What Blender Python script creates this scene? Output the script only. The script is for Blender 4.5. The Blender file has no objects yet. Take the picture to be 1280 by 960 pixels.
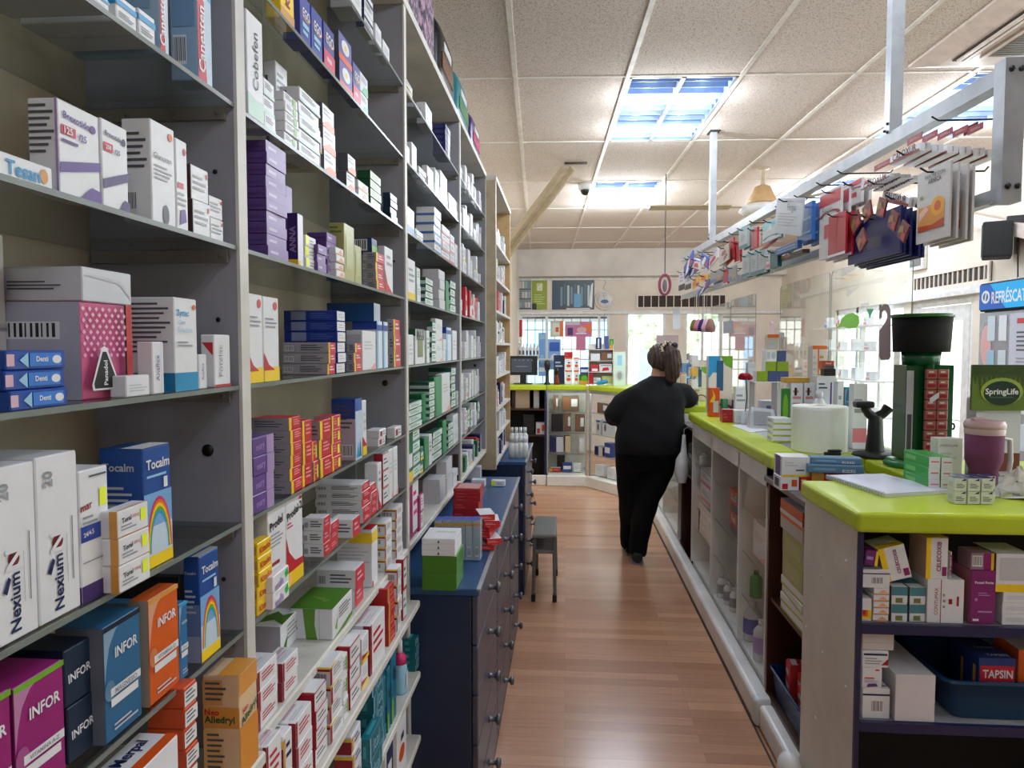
import bpy, bmesh, math, random
from mathutils import Vector, Matrix, Euler
random.seed(7)
PI = math.pi
scene = bpy.context.scene
COL = scene.collection

# ------------------------------------------------------------------ camera
FOC, PIT, YAW, CH = 890.0, math.radians(2.95), math.radians(4.35), 1.58
fwd = Vector((-math.sin(YAW)*math.cos(PIT), math.cos(YAW)*math.cos(PIT), -math.sin(PIT)))
rgt = Vector((math.cos(YAW), math.sin(YAW), 0))
upv = rgt.cross(fwd)
cd = bpy.data.cameras.new('camera')
cam = bpy.data.objects.new('camera', cd)
COL.objects.link(cam)
cd.sensor_width = 36; cd.lens = FOC/1280*36; cd.clip_start = .02
m = Matrix((rgt, upv, -fwd)).transposed().to_4x4(); m.translation = (0, 0, CH)
cam.matrix_world = m
scene.camera = cam

def ray(x, y):
    return rgt*(x-640)/FOC + upv*(480-y)/FOC + fwd
def onp(x, y, n, d):                      # measured point of the photo on the plane n.p = d
    r = ray(x, y); n = Vector(n); o = Vector((0, 0, CH))
    return o + r*((d-n.dot(o))/n.dot(r))
def onx(x, y, X): return onp(x, y, (1, 0, 0), X)
def ony(x, y, Y): return onp(x, y, (0, 1, 0), Y)
def onz(x, y, Z): return onp(x, y, (0, 0, 1), Z)
RA = .0537; RD = 1.156+RA*2.02            # the hanging rail runs along x + RA*y = RD
def onr(x, y, off=0): return onp(x, y, (1, RA, 0), RD+off)
def railx(Y, off=0): return RD+off-RA*Y

# ------------------------------------------------------------------ colours and materials
def lin(c): return tuple(((v/255)/12.92 if v/255 <= .04045 else ((v/255+.055)/1.055)**2.4) for v in c)
P = dict(W=(226, 227, 230), w=(196, 197, 203), g=(150, 152, 158), d=(84, 86, 92), k=(22, 22, 26), R=(196, 30, 46), r=(150, 22, 40),
         p=(92, 58, 140), q=(62, 36, 104), l=(168, 140, 196), b=(34, 66, 160), n=(24, 34, 84), c=(40, 150, 205), C=(150, 200, 228),
         G=(36, 140, 74), e=(12, 86, 50), L=(112, 172, 36), y=(244, 206, 30), o=(232, 110, 32), O=(214, 82, 20), m=(206, 40, 110), M=(142, 26, 104),
         t=(18, 118, 130), T=(0, 92, 108), v=(150, 156, 92), V=(116, 124, 62), N=(18, 34, 58), B=(34, 96, 140), i=(214, 176, 190), a=(214, 152, 66),
         s=(214, 206, 190), f=(238, 252, 60), x=(120, 78, 50), h=(176, 190, 200))
def C_(c): return lin(P[c]) if isinstance(c, str) else lin(c)

def newmat(name, col=None, rough=.5, metal=0, spec=.5):
    mt = bpy.data.materials.new(name); mt.use_nodes = True
    b = mt.node_tree.nodes['Principled BSDF']
    if col is not None: b.inputs['Base Color'].default_value = (*lin(col), 1)
    b.inputs['Roughness'].default_value = rough; b.inputs['Metallic'].default_value = metal
    b.inputs['Specular IOR Level'].default_value = spec
    return mt, mt.node_tree, b
def noise_mix(nt, b, c1, c2, scale, detail=4, rough=.6, vec=None, lo=.35, hi=.65, coord='Object'):
    n = nt.nodes.new('ShaderNodeTexNoise'); n.inputs['Scale'].default_value = scale; n.inputs['Detail'].default_value = detail
    n.inputs['Roughness'].default_value = rough
    tc = nt.nodes.new('ShaderNodeTexCoord')
    if vec:
        mp = nt.nodes.new('ShaderNodeMapping'); mp.inputs['Scale'].default_value = vec
        nt.links.new(tc.outputs[coord], mp.inputs['Vector']); nt.links.new(mp.outputs['Vector'], n.inputs['Vector'])
    else: nt.links.new(tc.outputs[coord], n.inputs['Vector'])
    r = nt.nodes.new('ShaderNodeValToRGB'); r.color_ramp.elements[0].position = lo; r.color_ramp.elements[1].position = hi
    r.color_ramp.elements[0].color = (*lin(c1), 1); r.color_ramp.elements[1].color = (*lin(c2), 1)
    nt.links.new(n.outputs['Fac'], r.inputs['Fac']); nt.links.new(r.outputs['Color'], b.inputs['Base Color'])
    return n, r
def bump(nt, b, src, strength=.2, dist=.01):
    bp = nt.nodes.new('ShaderNodeBump'); bp.inputs['Strength'].default_value = strength; bp.inputs['Distance'].default_value = dist
    nt.links.new(src, bp.inputs['Height']); nt.links.new(bp.outputs['Normal'], b.inputs['Normal'])

MAT = {}
def solid(name, c, rough=.5, metal=0, var=.06, scale=14, spec=.5):
    mt, nt, b = newmat(name, c, rough, metal, spec)
    noise_mix(nt, b, tuple(v*(1-var) for v in c), tuple(min(255, v*(1+var*.6)) for v in c), scale)
    MAT[name] = mt; return mt
# printed card: the ink colour is stored per face, paper grain is procedural
def printed(name, rough, spec=.5):
    mt, nt, b = newmat(name, None, rough, 0, spec)
    at = nt.nodes.new('ShaderNodeVertexColor'); at.layer_name = 'Col'
    n = nt.nodes.new('ShaderNodeTexNoise'); n.inputs['Scale'].default_value = 60; n.inputs['Detail'].default_value = 2
    tc = nt.nodes.new('ShaderNodeTexCoord'); nt.links.new(tc.outputs['Object'], n.inputs['Vector'])
    mr = nt.nodes.new('ShaderNodeMapRange'); mr.inputs['To Min'].default_value = .94; mr.inputs['To Max'].default_value = 1.04
    nt.links.new(n.outputs['Fac'], mr.inputs['Value'])
    mx = nt.nodes.new('ShaderNodeMix'); mx.data_type = 'RGBA'; mx.blend_type = 'MULTIPLY'; mx.inputs['Factor'].default_value = 1
    nt.links.new(at.outputs['Color'], mx.inputs['A']); nt.links.new(mr.outputs['Result'], mx.inputs['B'])
    nt.links.new(mx.outputs['Result'], b.inputs['Base Color'])
    MAT[name] = mt
printed('card', .38); printed('matte', .75, .3); printed('plastic', .25)
solid('shelf_paint', (150, 151, 160), .45, scale=5); solid('shelf_edge', (206, 203, 196), .5, scale=6); solid('back_board', (148, 136, 117), .7, scale=3)
solid('board', (208, 205, 196), .5, scale=8); solid('glass_edge', (118, 126, 120), .3); solid('bracket', (120, 116, 108), .5)
solid('tan_wood', (184, 168, 140), .5); solid('light_wood', (196, 160, 112), .5)
solid('blue_paint', (22, 42, 72), .4, scale=3); solid('blue_top', (44, 82, 128), .28, scale=5); solid('drawer_face', (70, 70, 86), .35, scale=6)
solid('knob', (110, 112, 116), .35, .5); solid('lime', (186, 204, 40), .3, scale=6, var=.04); solid('white_lam', (232, 230, 226), .35, scale=3)
solid('panel_white', (218, 212, 204), .45, scale=3); solid('navy', (26, 30, 74), .4); solid('inner_grey', (150, 150, 156), .5)
solid('brown', (66, 34, 20), .4, scale=6); solid('grey_top', (122, 112, 116), .4); solid('black', (18, 18, 20), .45); solid('dark', (34, 32, 32), .7)
solid('alu', (168, 172, 176), .4, .35); solid('cream', (226, 216, 202), .8, scale=2, var=.05); solid('fascia', (212, 206, 198), .8, scale=2)
solid('white_trim', (222, 222, 220), .45); solid('tbar', (226, 218, 208), .5); solid('rubber', (26, 26, 26), .8)
solid('steel_grey', (104, 106, 104), .45); solid('stool_grey', (126, 122, 116), .5); solid('skin', (196, 140, 112), .55); solid('shirt', (19, 19, 22), .85, scale=30, spec=.3)
solid('trousers', (11, 11, 12), .9, scale=30, spec=.2); solid('hair', (62, 45, 36), .5, scale=40, var=.3); solid('street', (205, 205, 200), .9); solid('building', (232, 230, 222), .9)
solid('foliage', (190, 206, 170), .9, scale=5, var=.4); solid('door_blue', (150, 190, 230), .5); solid('vent_dark', (60, 50, 44), .8); solid('ac_white', (222, 206, 196), .45)
solid('tube_white', (235, 238, 240), .4)

solid('reflector', (120, 146, 196), .5); solid('louvre_alu', (150, 166, 190), .4, .2)
def glassy(name, tint, rough=.02, refl=1.0):
    mt = bpy.data.materials.new(name); mt.use_nodes = True; nt = mt.node_tree; nt.nodes.clear()
    out = nt.nodes.new('ShaderNodeOutputMaterial'); mix = nt.nodes.new('ShaderNodeMixShader')
    tr = nt.nodes.new('ShaderNodeBsdfTransparent'); tr.inputs['Color'].default_value = (*tint, 1)
    gl = nt.nodes.new('ShaderNodeBsdfGlossy'); gl.inputs['Roughness'].default_value = rough
    ge = nt.nodes.new('ShaderNodeNewGeometry'); dt = nt.nodes.new('ShaderNodeVectorMath'); dt.operation = 'DOT_PRODUCT'
    nt.links.new(ge.outputs['Incoming'], dt.inputs[0]); nt.links.new(ge.outputs['Normal'], dt.inputs[1])
    def math_(op, a, b_=None):                              # Schlick reflectance of a thin sheet, the same from both sides
        q = nt.nodes.new('ShaderNodeMath'); q.operation = op
        for i, v in enumerate((a, b_)):
            if v is None: continue
            if isinstance(v, (int, float)): q.inputs[i].default_value = v
            else: nt.links.new(v, q.inputs[i])
        return q.outputs[0]
    p5 = math_('POWER', math_('SUBTRACT', 1.0, math_('ABSOLUTE', dt.outputs['Value'])), 5.0)
    fac = math_('MULTIPLY', math_('ADD', math_('MULTIPLY', p5, .94), .045), refl)
    nt.links.new(fac, mix.inputs['Fac'])
    nt.links.new(tr.outputs[0], mix.inputs[1]); nt.links.new(gl.outputs[0], mix.inputs[2]); nt.links.new(mix.outputs[0], out.inputs['Surface'])
    MAT[name] = mt
glassy('shelf_glass', (.84, .87, .86), .04); glassy('clear', (.96, .98, .97), .01); glassy('pane', (.97, .98, .98), .01); glassy('case_glass', (.985, .99, .985), .02, .25)

def emis(name, col, st):
    mt = bpy.data.materials.new(name); mt.use_nodes = True; nt = mt.node_tree; nt.nodes.clear()
    out = nt.nodes.new('ShaderNodeOutputMaterial'); e = nt.nodes.new('ShaderNodeEmission')
    e.inputs['Color'].default_value = (*col, 1); e.inputs['Strength'].default_value = st
    nt.links.new(e.outputs[0], out.inputs['Surface']); MAT[name] = mt
emis('tube_lit', (.55, .76, 1.0), 2.6); emis('tube_lit_green', (.60, .94, .85), 2.6); emis('screen', (.10, .12, .14), .6); emis('sign_lit', (.06, .42, .80), .9); emis('case_led', (.9, .97, 1.0), 30)

# floor: laminate strips laid across the aisle
mt, nt, b = newmat('laminate', None, .2)
tc = nt.nodes.new('ShaderNodeTexCoord'); br = nt.nodes.new('ShaderNodeTexBrick')
br.inputs['Scale'].default_value = 1; br.inputs['Brick Width'].default_value = .86; br.inputs['Row Height'].default_value = .067
br.inputs['Mortar Size'].default_value = .0007; br.offset = .37; br.offset_frequency = 2; br.squash = 1
br.inputs['Color1'].default_value = (*lin((206, 156, 122)), 1); br.inputs['Color2'].default_value = (*lin((176, 126, 96)), 1); br.inputs['Mortar'].default_value = (*lin((150, 104, 76)), 1)
nt.links.new(tc.outputs['Object'], br.inputs['Vector'])
mp = nt.nodes.new('ShaderNodeMapping'); mp.inputs['Scale'].default_value = (3, 46, 1); nt.links.new(tc.outputs['Object'], mp.inputs['Vector'])
nz = nt.nodes.new('ShaderNodeTexNoise'); nz.inputs['Scale'].default_value = 1.6; nz.inputs['Detail'].default_value = 6; nt.links.new(mp.outputs['Vector'], nz.inputs['Vector'])
mr = nt.nodes.new('ShaderNodeMapRange'); mr.inputs['To Min'].default_value = .78; mr.inputs['To Max'].default_value = 1.16; nt.links.new(nz.outputs['Fac'], mr.inputs['Value'])
mx = nt.nodes.new('ShaderNodeMix'); mx.data_type = 'RGBA'; mx.blend_type = 'MULTIPLY'; mx.inputs['Factor'].default_value = 1
nt.links.new(br.outputs['Color'], mx.inputs['A']); nt.links.new(mr.outputs['Result'], mx.inputs['B']); nt.links.new(mx.outputs['Result'], b.inputs['Base Color'])
b.inputs['Roughness'].default_value = .24; MAT['laminate'] = mt
# mineral-fibre ceiling tile: pin holes
mt, nt, b = newmat('ceiling_tile', None, .9, 0, .2)
n, r = noise_mix(nt, b, (150, 136, 126), (220, 207, 197), 150, 2, .7, None, .36, .46)
bump(nt, b, n.outputs['Fac'], .15, .004); MAT['ceiling_tile'] = mt
# leopard scrunchie, brushed steel, patterned packs
mt, nt, b = newmat('leopard', None, .8); noise_mix(nt, b, (40, 30, 24), (214, 196, 170), 70, 1, .5, None, .44, .52); MAT['leopard'] = mt
mt, nt, b = newmat('fabric_print', None, .6); noise_mix(nt, b, (50, 34, 60), (176, 140, 160), 34, 3, .6, None, .42, .60); MAT['fabric_print'] = mt
mt, nt, b = newmat('arnica_print', None, .4); noise_mix(nt, b, (226, 120, 30), (244, 214, 150), 16, 2, .5, None, .38, .62); MAT['arnica_print'] = mt
mt, nt, b = newmat('glossy_poster', None, .25); noise_mix(nt, b, (30, 62, 84), (190, 214, 206), 22, 3, .6, (3, 1, 1), .36, .66); MAT['glossy_poster'] = mt
mt, nt, b = newmat('street_view', None, .9); noise_mix(nt, b, (190, 200, 150), (252, 252, 248), 2.2, 3, .6, None, .35, .6); MAT['street_view'] = mt

# ------------------------------------------------------------------ mesh builder
class MB:
    def __init__(s): s.v = []; s.f = []; s.c = []; s.mi = []; s.sm = []
    def add(s, vs, fs, col=(.8, .8, .8), mi=0, sm=False, M=None):
        o = len(s.v)
        s.v += [tuple(M @ Vector(v)) if M is not None else tuple(v) for v in vs]
        for f in fs: s.f.append([i+o for i in f]); s.c.append(col); s.mi.append(mi); s.sm.append(sm)
        return s
    def box(s, x0, x1, y0, y1, z0, z1, col=(.8, .8, .8), mi=0, M=None):
        vs = [(x, y, z) for x in (x0, x1) for y in (y0, y1) for z in (z0, z1)]
        return s.add(vs, [(0, 1, 3, 2), (4, 6, 7, 5), (0, 4, 5, 1), (2, 3, 7, 6), (0, 2, 6, 4), (1, 5, 7, 3)], col, mi, False, M)
    def bevbox(s, x0, x1, y0, y1, z0, z1, bv, col=(.8, .8, .8), mi=0, M=None, seg=2, sm=False):
        bm = bmesh.new(); bmesh.ops.create_cube(bm, size=1)
        for v in bm.verts: v.co = ((x0+x1)/2+v.co.x*(x1-x0), (y0+y1)/2+v.co.y*(y1-y0), (z0+z1)/2+v.co.z*(z1-z0))
        bmesh.ops.bevel(bm, geom=bm.edges[:], offset=bv, segments=seg, affect='EDGES', profile=.5)
        bm.verts.ensure_lookup_table(); bm.verts.index_update()
        s.add([v.co[:] for v in bm.verts], [[v.index for v in f.verts] for f in bm.faces], col, mi, sm, M); bm.free(); return s
    def bar(s, a, b, w, h=None, col=(.8, .8, .8), mi=0):
        a = Vector(a); b = Vector(b); h = h or w; d = b-a; L = d.length
        q = d.to_track_quat('Y', 'Z').to_matrix().to_4x4(); q.translation = a
        return s.box(-w/2, w/2, 0, L, -h/2, h/2, col, mi, q)
    def loft(s, rings, col=(.8, .8, .8), mi=0, caps=True, closed=False, sm=True):
        n = len(rings[0]); vs = [p for r in rings for p in r]; fs = []
        m = len(rings)
        for i in range(m if closed else m-1):
            for j in range(n):
                k = (j+1) % n; i2 = (i+1) % m
                fs.append((i*n+j, i*n+k, i2*n+k, i2*n+j))
        s.add(vs, fs, col, mi, sm)
        if caps and not closed:
            s.add(rings[0], [tuple(reversed(range(n)))], col, mi); s.add(rings[-1], [tuple(range(n))], col, mi)
        return s
    def tube(s, pts, r, n=10, col=(.8, .8, .8), mi=0, caps=True):
        pts = [Vector(p) for p in pts]; rs = r if isinstance(r, (list, tuple)) else [r]*len(pts); rings = []
        pu = None
        for i, p in enumerate(pts):
            d = (pts[min(i+1, len(pts)-1)]-pts[max(i-1, 0)]).normalized()
            u = pu-d*pu.dot(d) if pu is not None else d.orthogonal()
            if u.length < 1e-6: u = d.orthogonal()
            u.normalize(); pu = u; w = d.cross(u)
            rings.append([tuple(p+(u*math.cos(2*PI*j/n)+w*math.sin(2*PI*j/n))*rs[i]) for j in range(n)])
        return s.loft(rings, col, mi, caps)
    def lathe(s, prof, n=28, c=(0, 0, 0), col=(.8, .8, .8), mi=0, M=None):
        rings = [[(c[0]+r*math.cos(2*PI*j/n), c[1]+r*math.sin(2*PI*j/n), c[2]+z) for j in range(n)] for r, z in prof]
        if M is not None: rings = [[tuple(M @ Vector(p)) for p in r] for r in rings]
        return s.loft(rings, col, mi)
    def ell(s, c, rx, ry, rz, n=16, m=10, col=(.8, .8, .8), mi=0, M=None):
        rings = []
        for i in range(m+1):
            t = -PI/2+PI*i/m; k = max(math.cos(t), .02)
            rings.append([(rx*k*math.cos(2*PI*j/n), ry*k*math.sin(2*PI*j/n), rz*math.sin(t)) for j in range(n)])
        Mt = Matrix.Translation(c) @ (M or Matrix())
        return s.loft([[tuple(Mt @ Vector(p)) for p in r] for r in rings], col, mi)
    def mesh(s, name, mats):
        me = bpy.data.meshes.new(name); me.from_pydata(s.v, [], s.f)
        mats = mats if isinstance(mats, (list, tuple)) else [mats]
        for k in mats: me.materials.append(MAT[k])
        me.polygons.foreach_set('material_index', s.mi); me.polygons.foreach_set('use_smooth', s.sm)
        ca = me.color_attributes.new('Col', 'FLOAT_COLOR', 'CORNER'); buf = []
        for f, c in zip(s.f, s.c): buf += [c[0], c[1], c[2], 1.0]*len(f)
        ca.data.foreach_set('color', buf); me.update(); return me
    def build(s, name, mats, parent=None, loc=None, rot=0):
        o = bpy.data.objects.new(name, s.mesh(name, mats)); COL.objects.link(o)
        if parent: o.parent = parent
        if loc is not None: o.location = loc
        if rot: o.rotation_euler.z = rot
        return o
USED = set()
def tag(o, label, cat, group=None, kind=None):
    o['label'] = label; o['category'] = cat
    if group: o['group'] = group
    if kind: o['kind'] = kind
    USED.add(label); return o
def thing(name, label, cat, loc=(0, 0, 0), rotz=0, group=None):
    o = bpy.data.objects.new(name, None); o.empty_display_size = .02; COL.objects.link(o)
    o.location = loc; o.rotation_euler.z = rotz; return tag(o, label, cat, group)
def struct(name, mb, mats):
    o = mb.build(name, mats); o['kind'] = 'structure'; return o

# lettering: the built-in font turned into flat meshes
TX = {}
def text_mesh(t, bold):
    k = (t, bold)
    if k not in TX:
        cu = bpy.data.curves.new('t', 'FONT'); cu.body = t; cu.size = 1; cu.resolution_u = 2; cu.offset = .022 if bold else 0
        ob = bpy.data.objects.new('t', cu); COL.objects.link(ob)
        dg = bpy.context.evaluated_depsgraph_get(); me = bpy.data.meshes.new_from_object(ob.evaluated_get(dg))
        vs = [v.co.copy() for v in me.vertices]; fs = [list(p.vertices) for p in me.polygons]
        bpy.data.objects.remove(ob); bpy.data.curves.remove(cu); bpy.data.meshes.remove(me)
        x0 = min(v.x for v in vs); x1 = max(v.x for v in vs); y0 = min(v.y for v in vs); y1 = max(v.y for v in vs)
        TX[k] = ([(v.x-(x0+x1)/2, v.y-(y0+y1)/2, 0) for v in vs], fs, x1-x0, y1-y0)
    return TX[k]

# a face frame: origin at the lower-left of the face, u to the right, v up, n out
def frame(face, D, W, H):
    if face == 'F': return Vector((D/2, -W/2, 0)), Vector((0, 1, 0)), Vector((0, 0, 1)), W, H
    if face == 'S': return Vector((-D/2, -W/2, 0)), Vector((1, 0, 0)), Vector((0, 0, 1)), D, H
    if face == 'T': return Vector((D/2, -W/2, H)), Vector((0, 1, 0)), Vector((-1, 0, 0)), W, D
    if face == 'E': return Vector((D/2, W/2, 0)), Vector((-1, 0, 0)), Vector((0, 0, 1)), D, H
def paint(mb, tb, ops, D, W, H):
    eps = .0005; lay = {}
    for op in ops:
        kind, face = op[0], op[1]
        o, u, v, w, h = frame(face, D, W, H); n = u.cross(v)
        lay[face] = lay.get(face, 0)+1; o = o+n*(eps+.00012*lay[face])
        pt = lambda a, b: tuple(o+u*(a*w)+v*(b*h))
        if kind == 'q':
            _, _, a0, b0, a1, b1, c = op; mb.add([pt(a0, b0), pt(a1, b0), pt(a1, b1), pt(a0, b1)], [(0, 1, 2, 3)], C_(c))
        elif kind == 'p':
            mb.add([pt(*q) for q in op[2]], [tuple(range(len(op[2])))], C_(op[3]))
        elif kind == 'e':
            _, _, a, b_, ra, rb, c = op; mb.add([pt(a+ra*math.cos(2*PI*i/20), b_+rb*math.sin(2*PI*i/20)) for i in range(20)], [tuple(range(20))], C_(c))
        elif kind == 'l':                                   # ruled small print
            _, _, a0, b0, a1, b1, k, c = op
            for i in range(k):
                y = b1-(b1-b0)*(i+.2)/k; t = (b1-b0)/k*.42; e = a0+(a1-a0)*(.62+.38*((i*37+11) % 10)/10)
                mb.add([pt(a0, y-t), pt(e, y-t), pt(e, y), pt(a0, y)], [(0, 1, 2, 3)], C_(c))
        elif kind == 'b':                                   # barcode
            _, _, a0, b0, a1, b1 = op; mb.add([pt(a0, b0), pt(a1, b0), pt(a1, b1), pt(a0, b1)], [(0, 1, 2, 3)], C_('W')); o += n*.0002
            for i in range(9):
                x = a0+(a1-a0)*(.06+.1*i); t = (a1-a0)*(.03+.03*((i*7) % 3)/2)
                mb.add([pt(x, b0+(b1-b0)*.12), pt(x+t, b0+(b1-b0)*.12), pt(x+t, b1-(b1-b0)*.08), pt(x, b1-(b1-b0)*.08)], [(0, 1, 2, 3)], C_('k'))
        elif kind == 'a':                                   # arch: cu, base v, radii, thickness, colours outward
            _, _, cu, cv, ru, rv, th, cols = op
            for ci, c in enumerate(cols):
                k0 = 1-th*ci/len(cols); k1 = 1-th*(ci+1)/len(cols)
                for i in range(14):
                    a, b2 = PI*i/14, PI*(i+1)/14
                    mb.add([pt(cu+ru*k*math.cos(q), cv+rv*k*math.sin(q)) for k, q in ((k0, a), (k0, b2), (k1, b2), (k1, a))], [(0, 1, 2, 3)], C_(c))
        elif kind == 't':                                   # lettering
            _, _, s, a, b_, frac, c = op[:7]; rot = op[7] if len(op) > 7 else 0; bold = op[8] if len(op) > 8 else True; hs = op[9] if len(op) > 9 else 1
            vs, fs, tw, thh = text_mesh(s, bold); L = frac*(h if 45 < rot % 180 < 135 else w); k = L/tw
            cr, sr = math.cos(math.radians(rot)), math.sin(math.radians(rot)); ce = o+u*(a*w)+v*(b_*h)+n*.0004
            (tb.append(MB()) or tb[-1] if isinstance(tb, list) else tb).add([tuple(ce+u*((x*cr-y*hs*sr)*k)+v*((x*sr+y*hs*cr)*k)) for x, y, _ in vs], fs, C_(c))

DES = {}                                                    # name -> (description, body colour, print)
CACHE = {}
def carton_meshes(des, D, W, H):
    k = (des, round(D, 3), round(W, 3), round(H, 3))
    if k not in CACHE:
        desc, body, ops = DES[des][:3]; mb = MB(); tb = []
        bv = min(.0012, .08*min(D, W, H)); mb.bevbox(-D/2, D/2, -W/2, W/2, 0, H, bv, C_(body), seg=1)
        fl = tuple(v*.72 for v in C_(body))
        mb.add([(D/2-.012, -W/2+.002, H+.0003), (D/2-.011, -W/2+.002, H+.0003), (D/2-.011, W/2-.002, H+.0003), (D/2-.012, W/2-.002, H+.0003)], [(0, 1, 2, 3)], fl) if D > .03 else None
        paint(mb, tb, ops, D, W, H)
        CACHE[k] = (mb.mesh('medicine_box', 'card'), [q.mesh('lettering', 'card') for q in tb])
    return CACHE[k]
JOBS = []
def carton(des, loc, rotz, D, W, H, label, group=None, name='carton', cat='carton', tilt=None):
    if len(label.split()) > 16 or len(label.split()) < 4: print('LABEL', len(label.split()), label)
    M = Matrix.LocRotScale(Vector(loc), Euler((tilt[0] if tilt else 0, tilt[1] if tilt else 0, rotz)), None)
    JOBS.append((name, des, D, W, H, M, label, cat, group))
def proj_area(M, D, W, H):                                  # how large the carton shows in the photograph
    xs, ys = [], []
    for x in (-D/2, D/2):
        for y in (-W/2, W/2):
            for z in (0, H):
                q = M @ Vector((x, y, z))-Vector((0, 0, CH)); k = q.dot(fwd)
                if k < .05: continue
                xs.append(640+FOC*q.dot(rgt)/k); ys.append(480-FOC*q.dot(upv)/k)
    if not xs: return 0
    w = min(1280, max(xs))-max(0, min(xs)); h = min(960, max(ys))-max(0, min(ys))
    return max(w, 0)*max(h, 0)
def flush_cartons():
    JOBS.sort(key=lambda j: -proj_area(j[5], j[2], j[3], j[4])); small = MB(); k = 0
    for name, des, D, W, H, M, label, cat, group in JOBS:
        a, b = carton_meshes(des, D, W, H)
        if name == 'medicine_box':
            k += 1
            if k > 300:                                     # the very small ones of the rows: one mass
                for me in [a]+b:
                    cl = me.color_attributes['Col'].data; li = 0; o = len(small.v)
                    small.v += [tuple(M @ v.co) for v in me.vertices]
                    for p in me.polygons: small.f.append([i+o for i in p.vertices]); small.c.append(tuple(cl[p.loop_start].color[:3])); small.mi.append(0); small.sm.append(False)
                continue
        o = bpy.data.objects.new(name, a); COL.objects.link(o); o.matrix_world = M
        for t_ in b:
            c = bpy.data.objects.new('lettering', t_); COL.objects.link(c); c.parent = o
        tag(o, label, cat, group)
    if small.f:
        o = small.build('small_medicine_boxes', 'card'); tag(o, 'the many small distant cartons filling the shelves and counters', 'medicine boxes', None, 'stuff')
ORD = ['top', 'second', 'third', 'fourth', 'fifth', 'sixth', 'seventh', 'eighth', 'ninth', 'tenth', 'eleventh', 'twelfth', 'thirteenth', 'fourteenth', 'fifteenth', 'sixteenth', 'seventeenth', 'eighteenth', 'nineteenth', 'twentieth']
# ------------------------------------------------------------------ carton designs
sideprint = [('l', 'S', .1, .25, .85, .8, 7, 'g')]
def D_(k, desc, body, *ops): DES[k] = (desc, body, list(ops))
lnF = ('l', 'F', .1, .2, .9, .45, 3, 'g')
bcS = ('b', 'S', .12, .12, .5, .32)
D_('canesten', 'tall pale blue carton', (150, 180, 206), ('q', 'F', 0, 0, 1, 1, (190, 208, 226)), ('p', 'F', [(0, .02), (.62, .02), (.45, .35), (.5, .62), (0, .7)], 'R'), ('t', 'F', 'Canesten', .26, .33, .5, 'W', 90), ('q', 'F', .35, .66, 1, .8, 'c'), ('q', 'S', .08, .4, .9, .95, (120, 156, 190)), ('b', 'S', .1, .12, .6, .34))
D_('bluecap', 'white carton with blue band', 'W', ('q', 'F', 0, .62, 1, .82, 'c'), lnF, ('q', 'S', 0, .62, 1, .82, 'c'))
D_('suntube', 'flat white carton with orange sun', 'W', ('t', 'F', 'Tesan', .62, .45, .42, 'c'), ('e', 'F', .88, .5, .05, .32, 'a'), ('q', 'S', .1, .2, .9, .8, 'w'))
D_('brexo', 'white carton with purple band', 'W', ('t', 'F', 'Brexotide', .42, .84, .62, 'p', -3), ('q', 'F', .06, .64, .40, .74, 'R'), ('t', 'F', '125', .22, .69, .2, 'W'), ('t', 'F', '/25', .55, .67, .2, 'p'), ('e', 'F', .82, .82, .075, .045, 'p'), ('q', 'F', .06, .56, .44, .59, 'p'), ('p', 'F', [(0, .22), (1, .38), (1, .48), (0, .33)], 'p'), ('p', 'F', [(.45, 0), (.75, .16), (1, .14), (1, 0)], 'p'), ('l', 'S', .05, .4, .92, .95, 8, 'd'), ('q', 'S', .92, 0, 1, 1, 'l'))
D_('brexod', 'white carton with dark violet band', 'W', ('t', 'F', 'Brexotide', .42, .84, .62, 'q', -3), ('q', 'F', .06, .64, .40, .74, 'R'), ('t', 'F', '250', .22, .69, .2, 'W'), ('t', 'F', '/25', .55, .67, .2, 'q'), ('e', 'F', .82, .82, .075, .045, 'n'), ('p', 'F', [(0, .2), (1, .38), (1, .48), (0, .31)], 'q'), ('p', 'F', [(.6, 0), (.8, .14), (1, .12), (1, 0)], 'q'))
D_('glamox', 'plain white carton with small print', 'W', ('t', 'F', 'Glanoxen', .45, .66, .74, 'k', 0, False), ('l', 'F', .12, .42, .9, .58, 4, 'g'), ('e', 'F', .8, .9, .09, .04, 'o'), ('e', 'F', .55, .1, .13, .1, 'd'), ('l', 'S', .08, .5, .9, .88, 6, 'd'), ('b', 'S', .1, .1, .5, .3))
D_('glamoxr', 'narrow white carton with red word', 'W', ('q', 'F', .1, .46, .6, .52, 'R'), ('l', 'F', .1, .25, .9, .42, 3, 'g'), ('e', 'F', .75, .88, .12, .04, 'R'), ('p', 'F', [(.2, .05), (.8, .1), (.7, .24), (.3, .22)], 'p'))
D_('brownend', 'small white carton with brown end', 'W', ('q', 'S', 0, 0, 1, 1, (60, 26, 24)), ('l', 'F', .1, .25, .9, .75, 3, 'g'), ('e', 'F', .88, .8, .05, .09, 'R'))
D_('greenend', 'small white carton with dark end', 'W', ('q', 'S', 0, 0, 1, 1, (22, 50, 36)), ('l', 'F', .1, .25, .9, .75, 3, 'g'), ('e', 'F', .88, .8, .05, .09, 'R'))
D_('oldwhite', 'large worn off-white carton', (206, 200, 196), ('q', 'F', 0, .42, 1, .44, 'g'), ('q', 'S', 0, .42, 1, .44, 'g'), ('b', 'S', .5, .1, .8, .32))
netops = []
for i_ in range(7):
    for j_ in range(9):
        netops.append(('p', 'F', [(.06+.12*i_+.06*(j_ % 2), .96-.06*j_), (.10+.12*i_+.06*(j_ % 2), .935-.06*j_), (.06+.12*i_+.06*(j_ % 2), .91-.06*j_), (.02+.12*i_+.06*(j_ % 2), .935-.06*j_)], (232, 190-4*j_, 206)))
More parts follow.
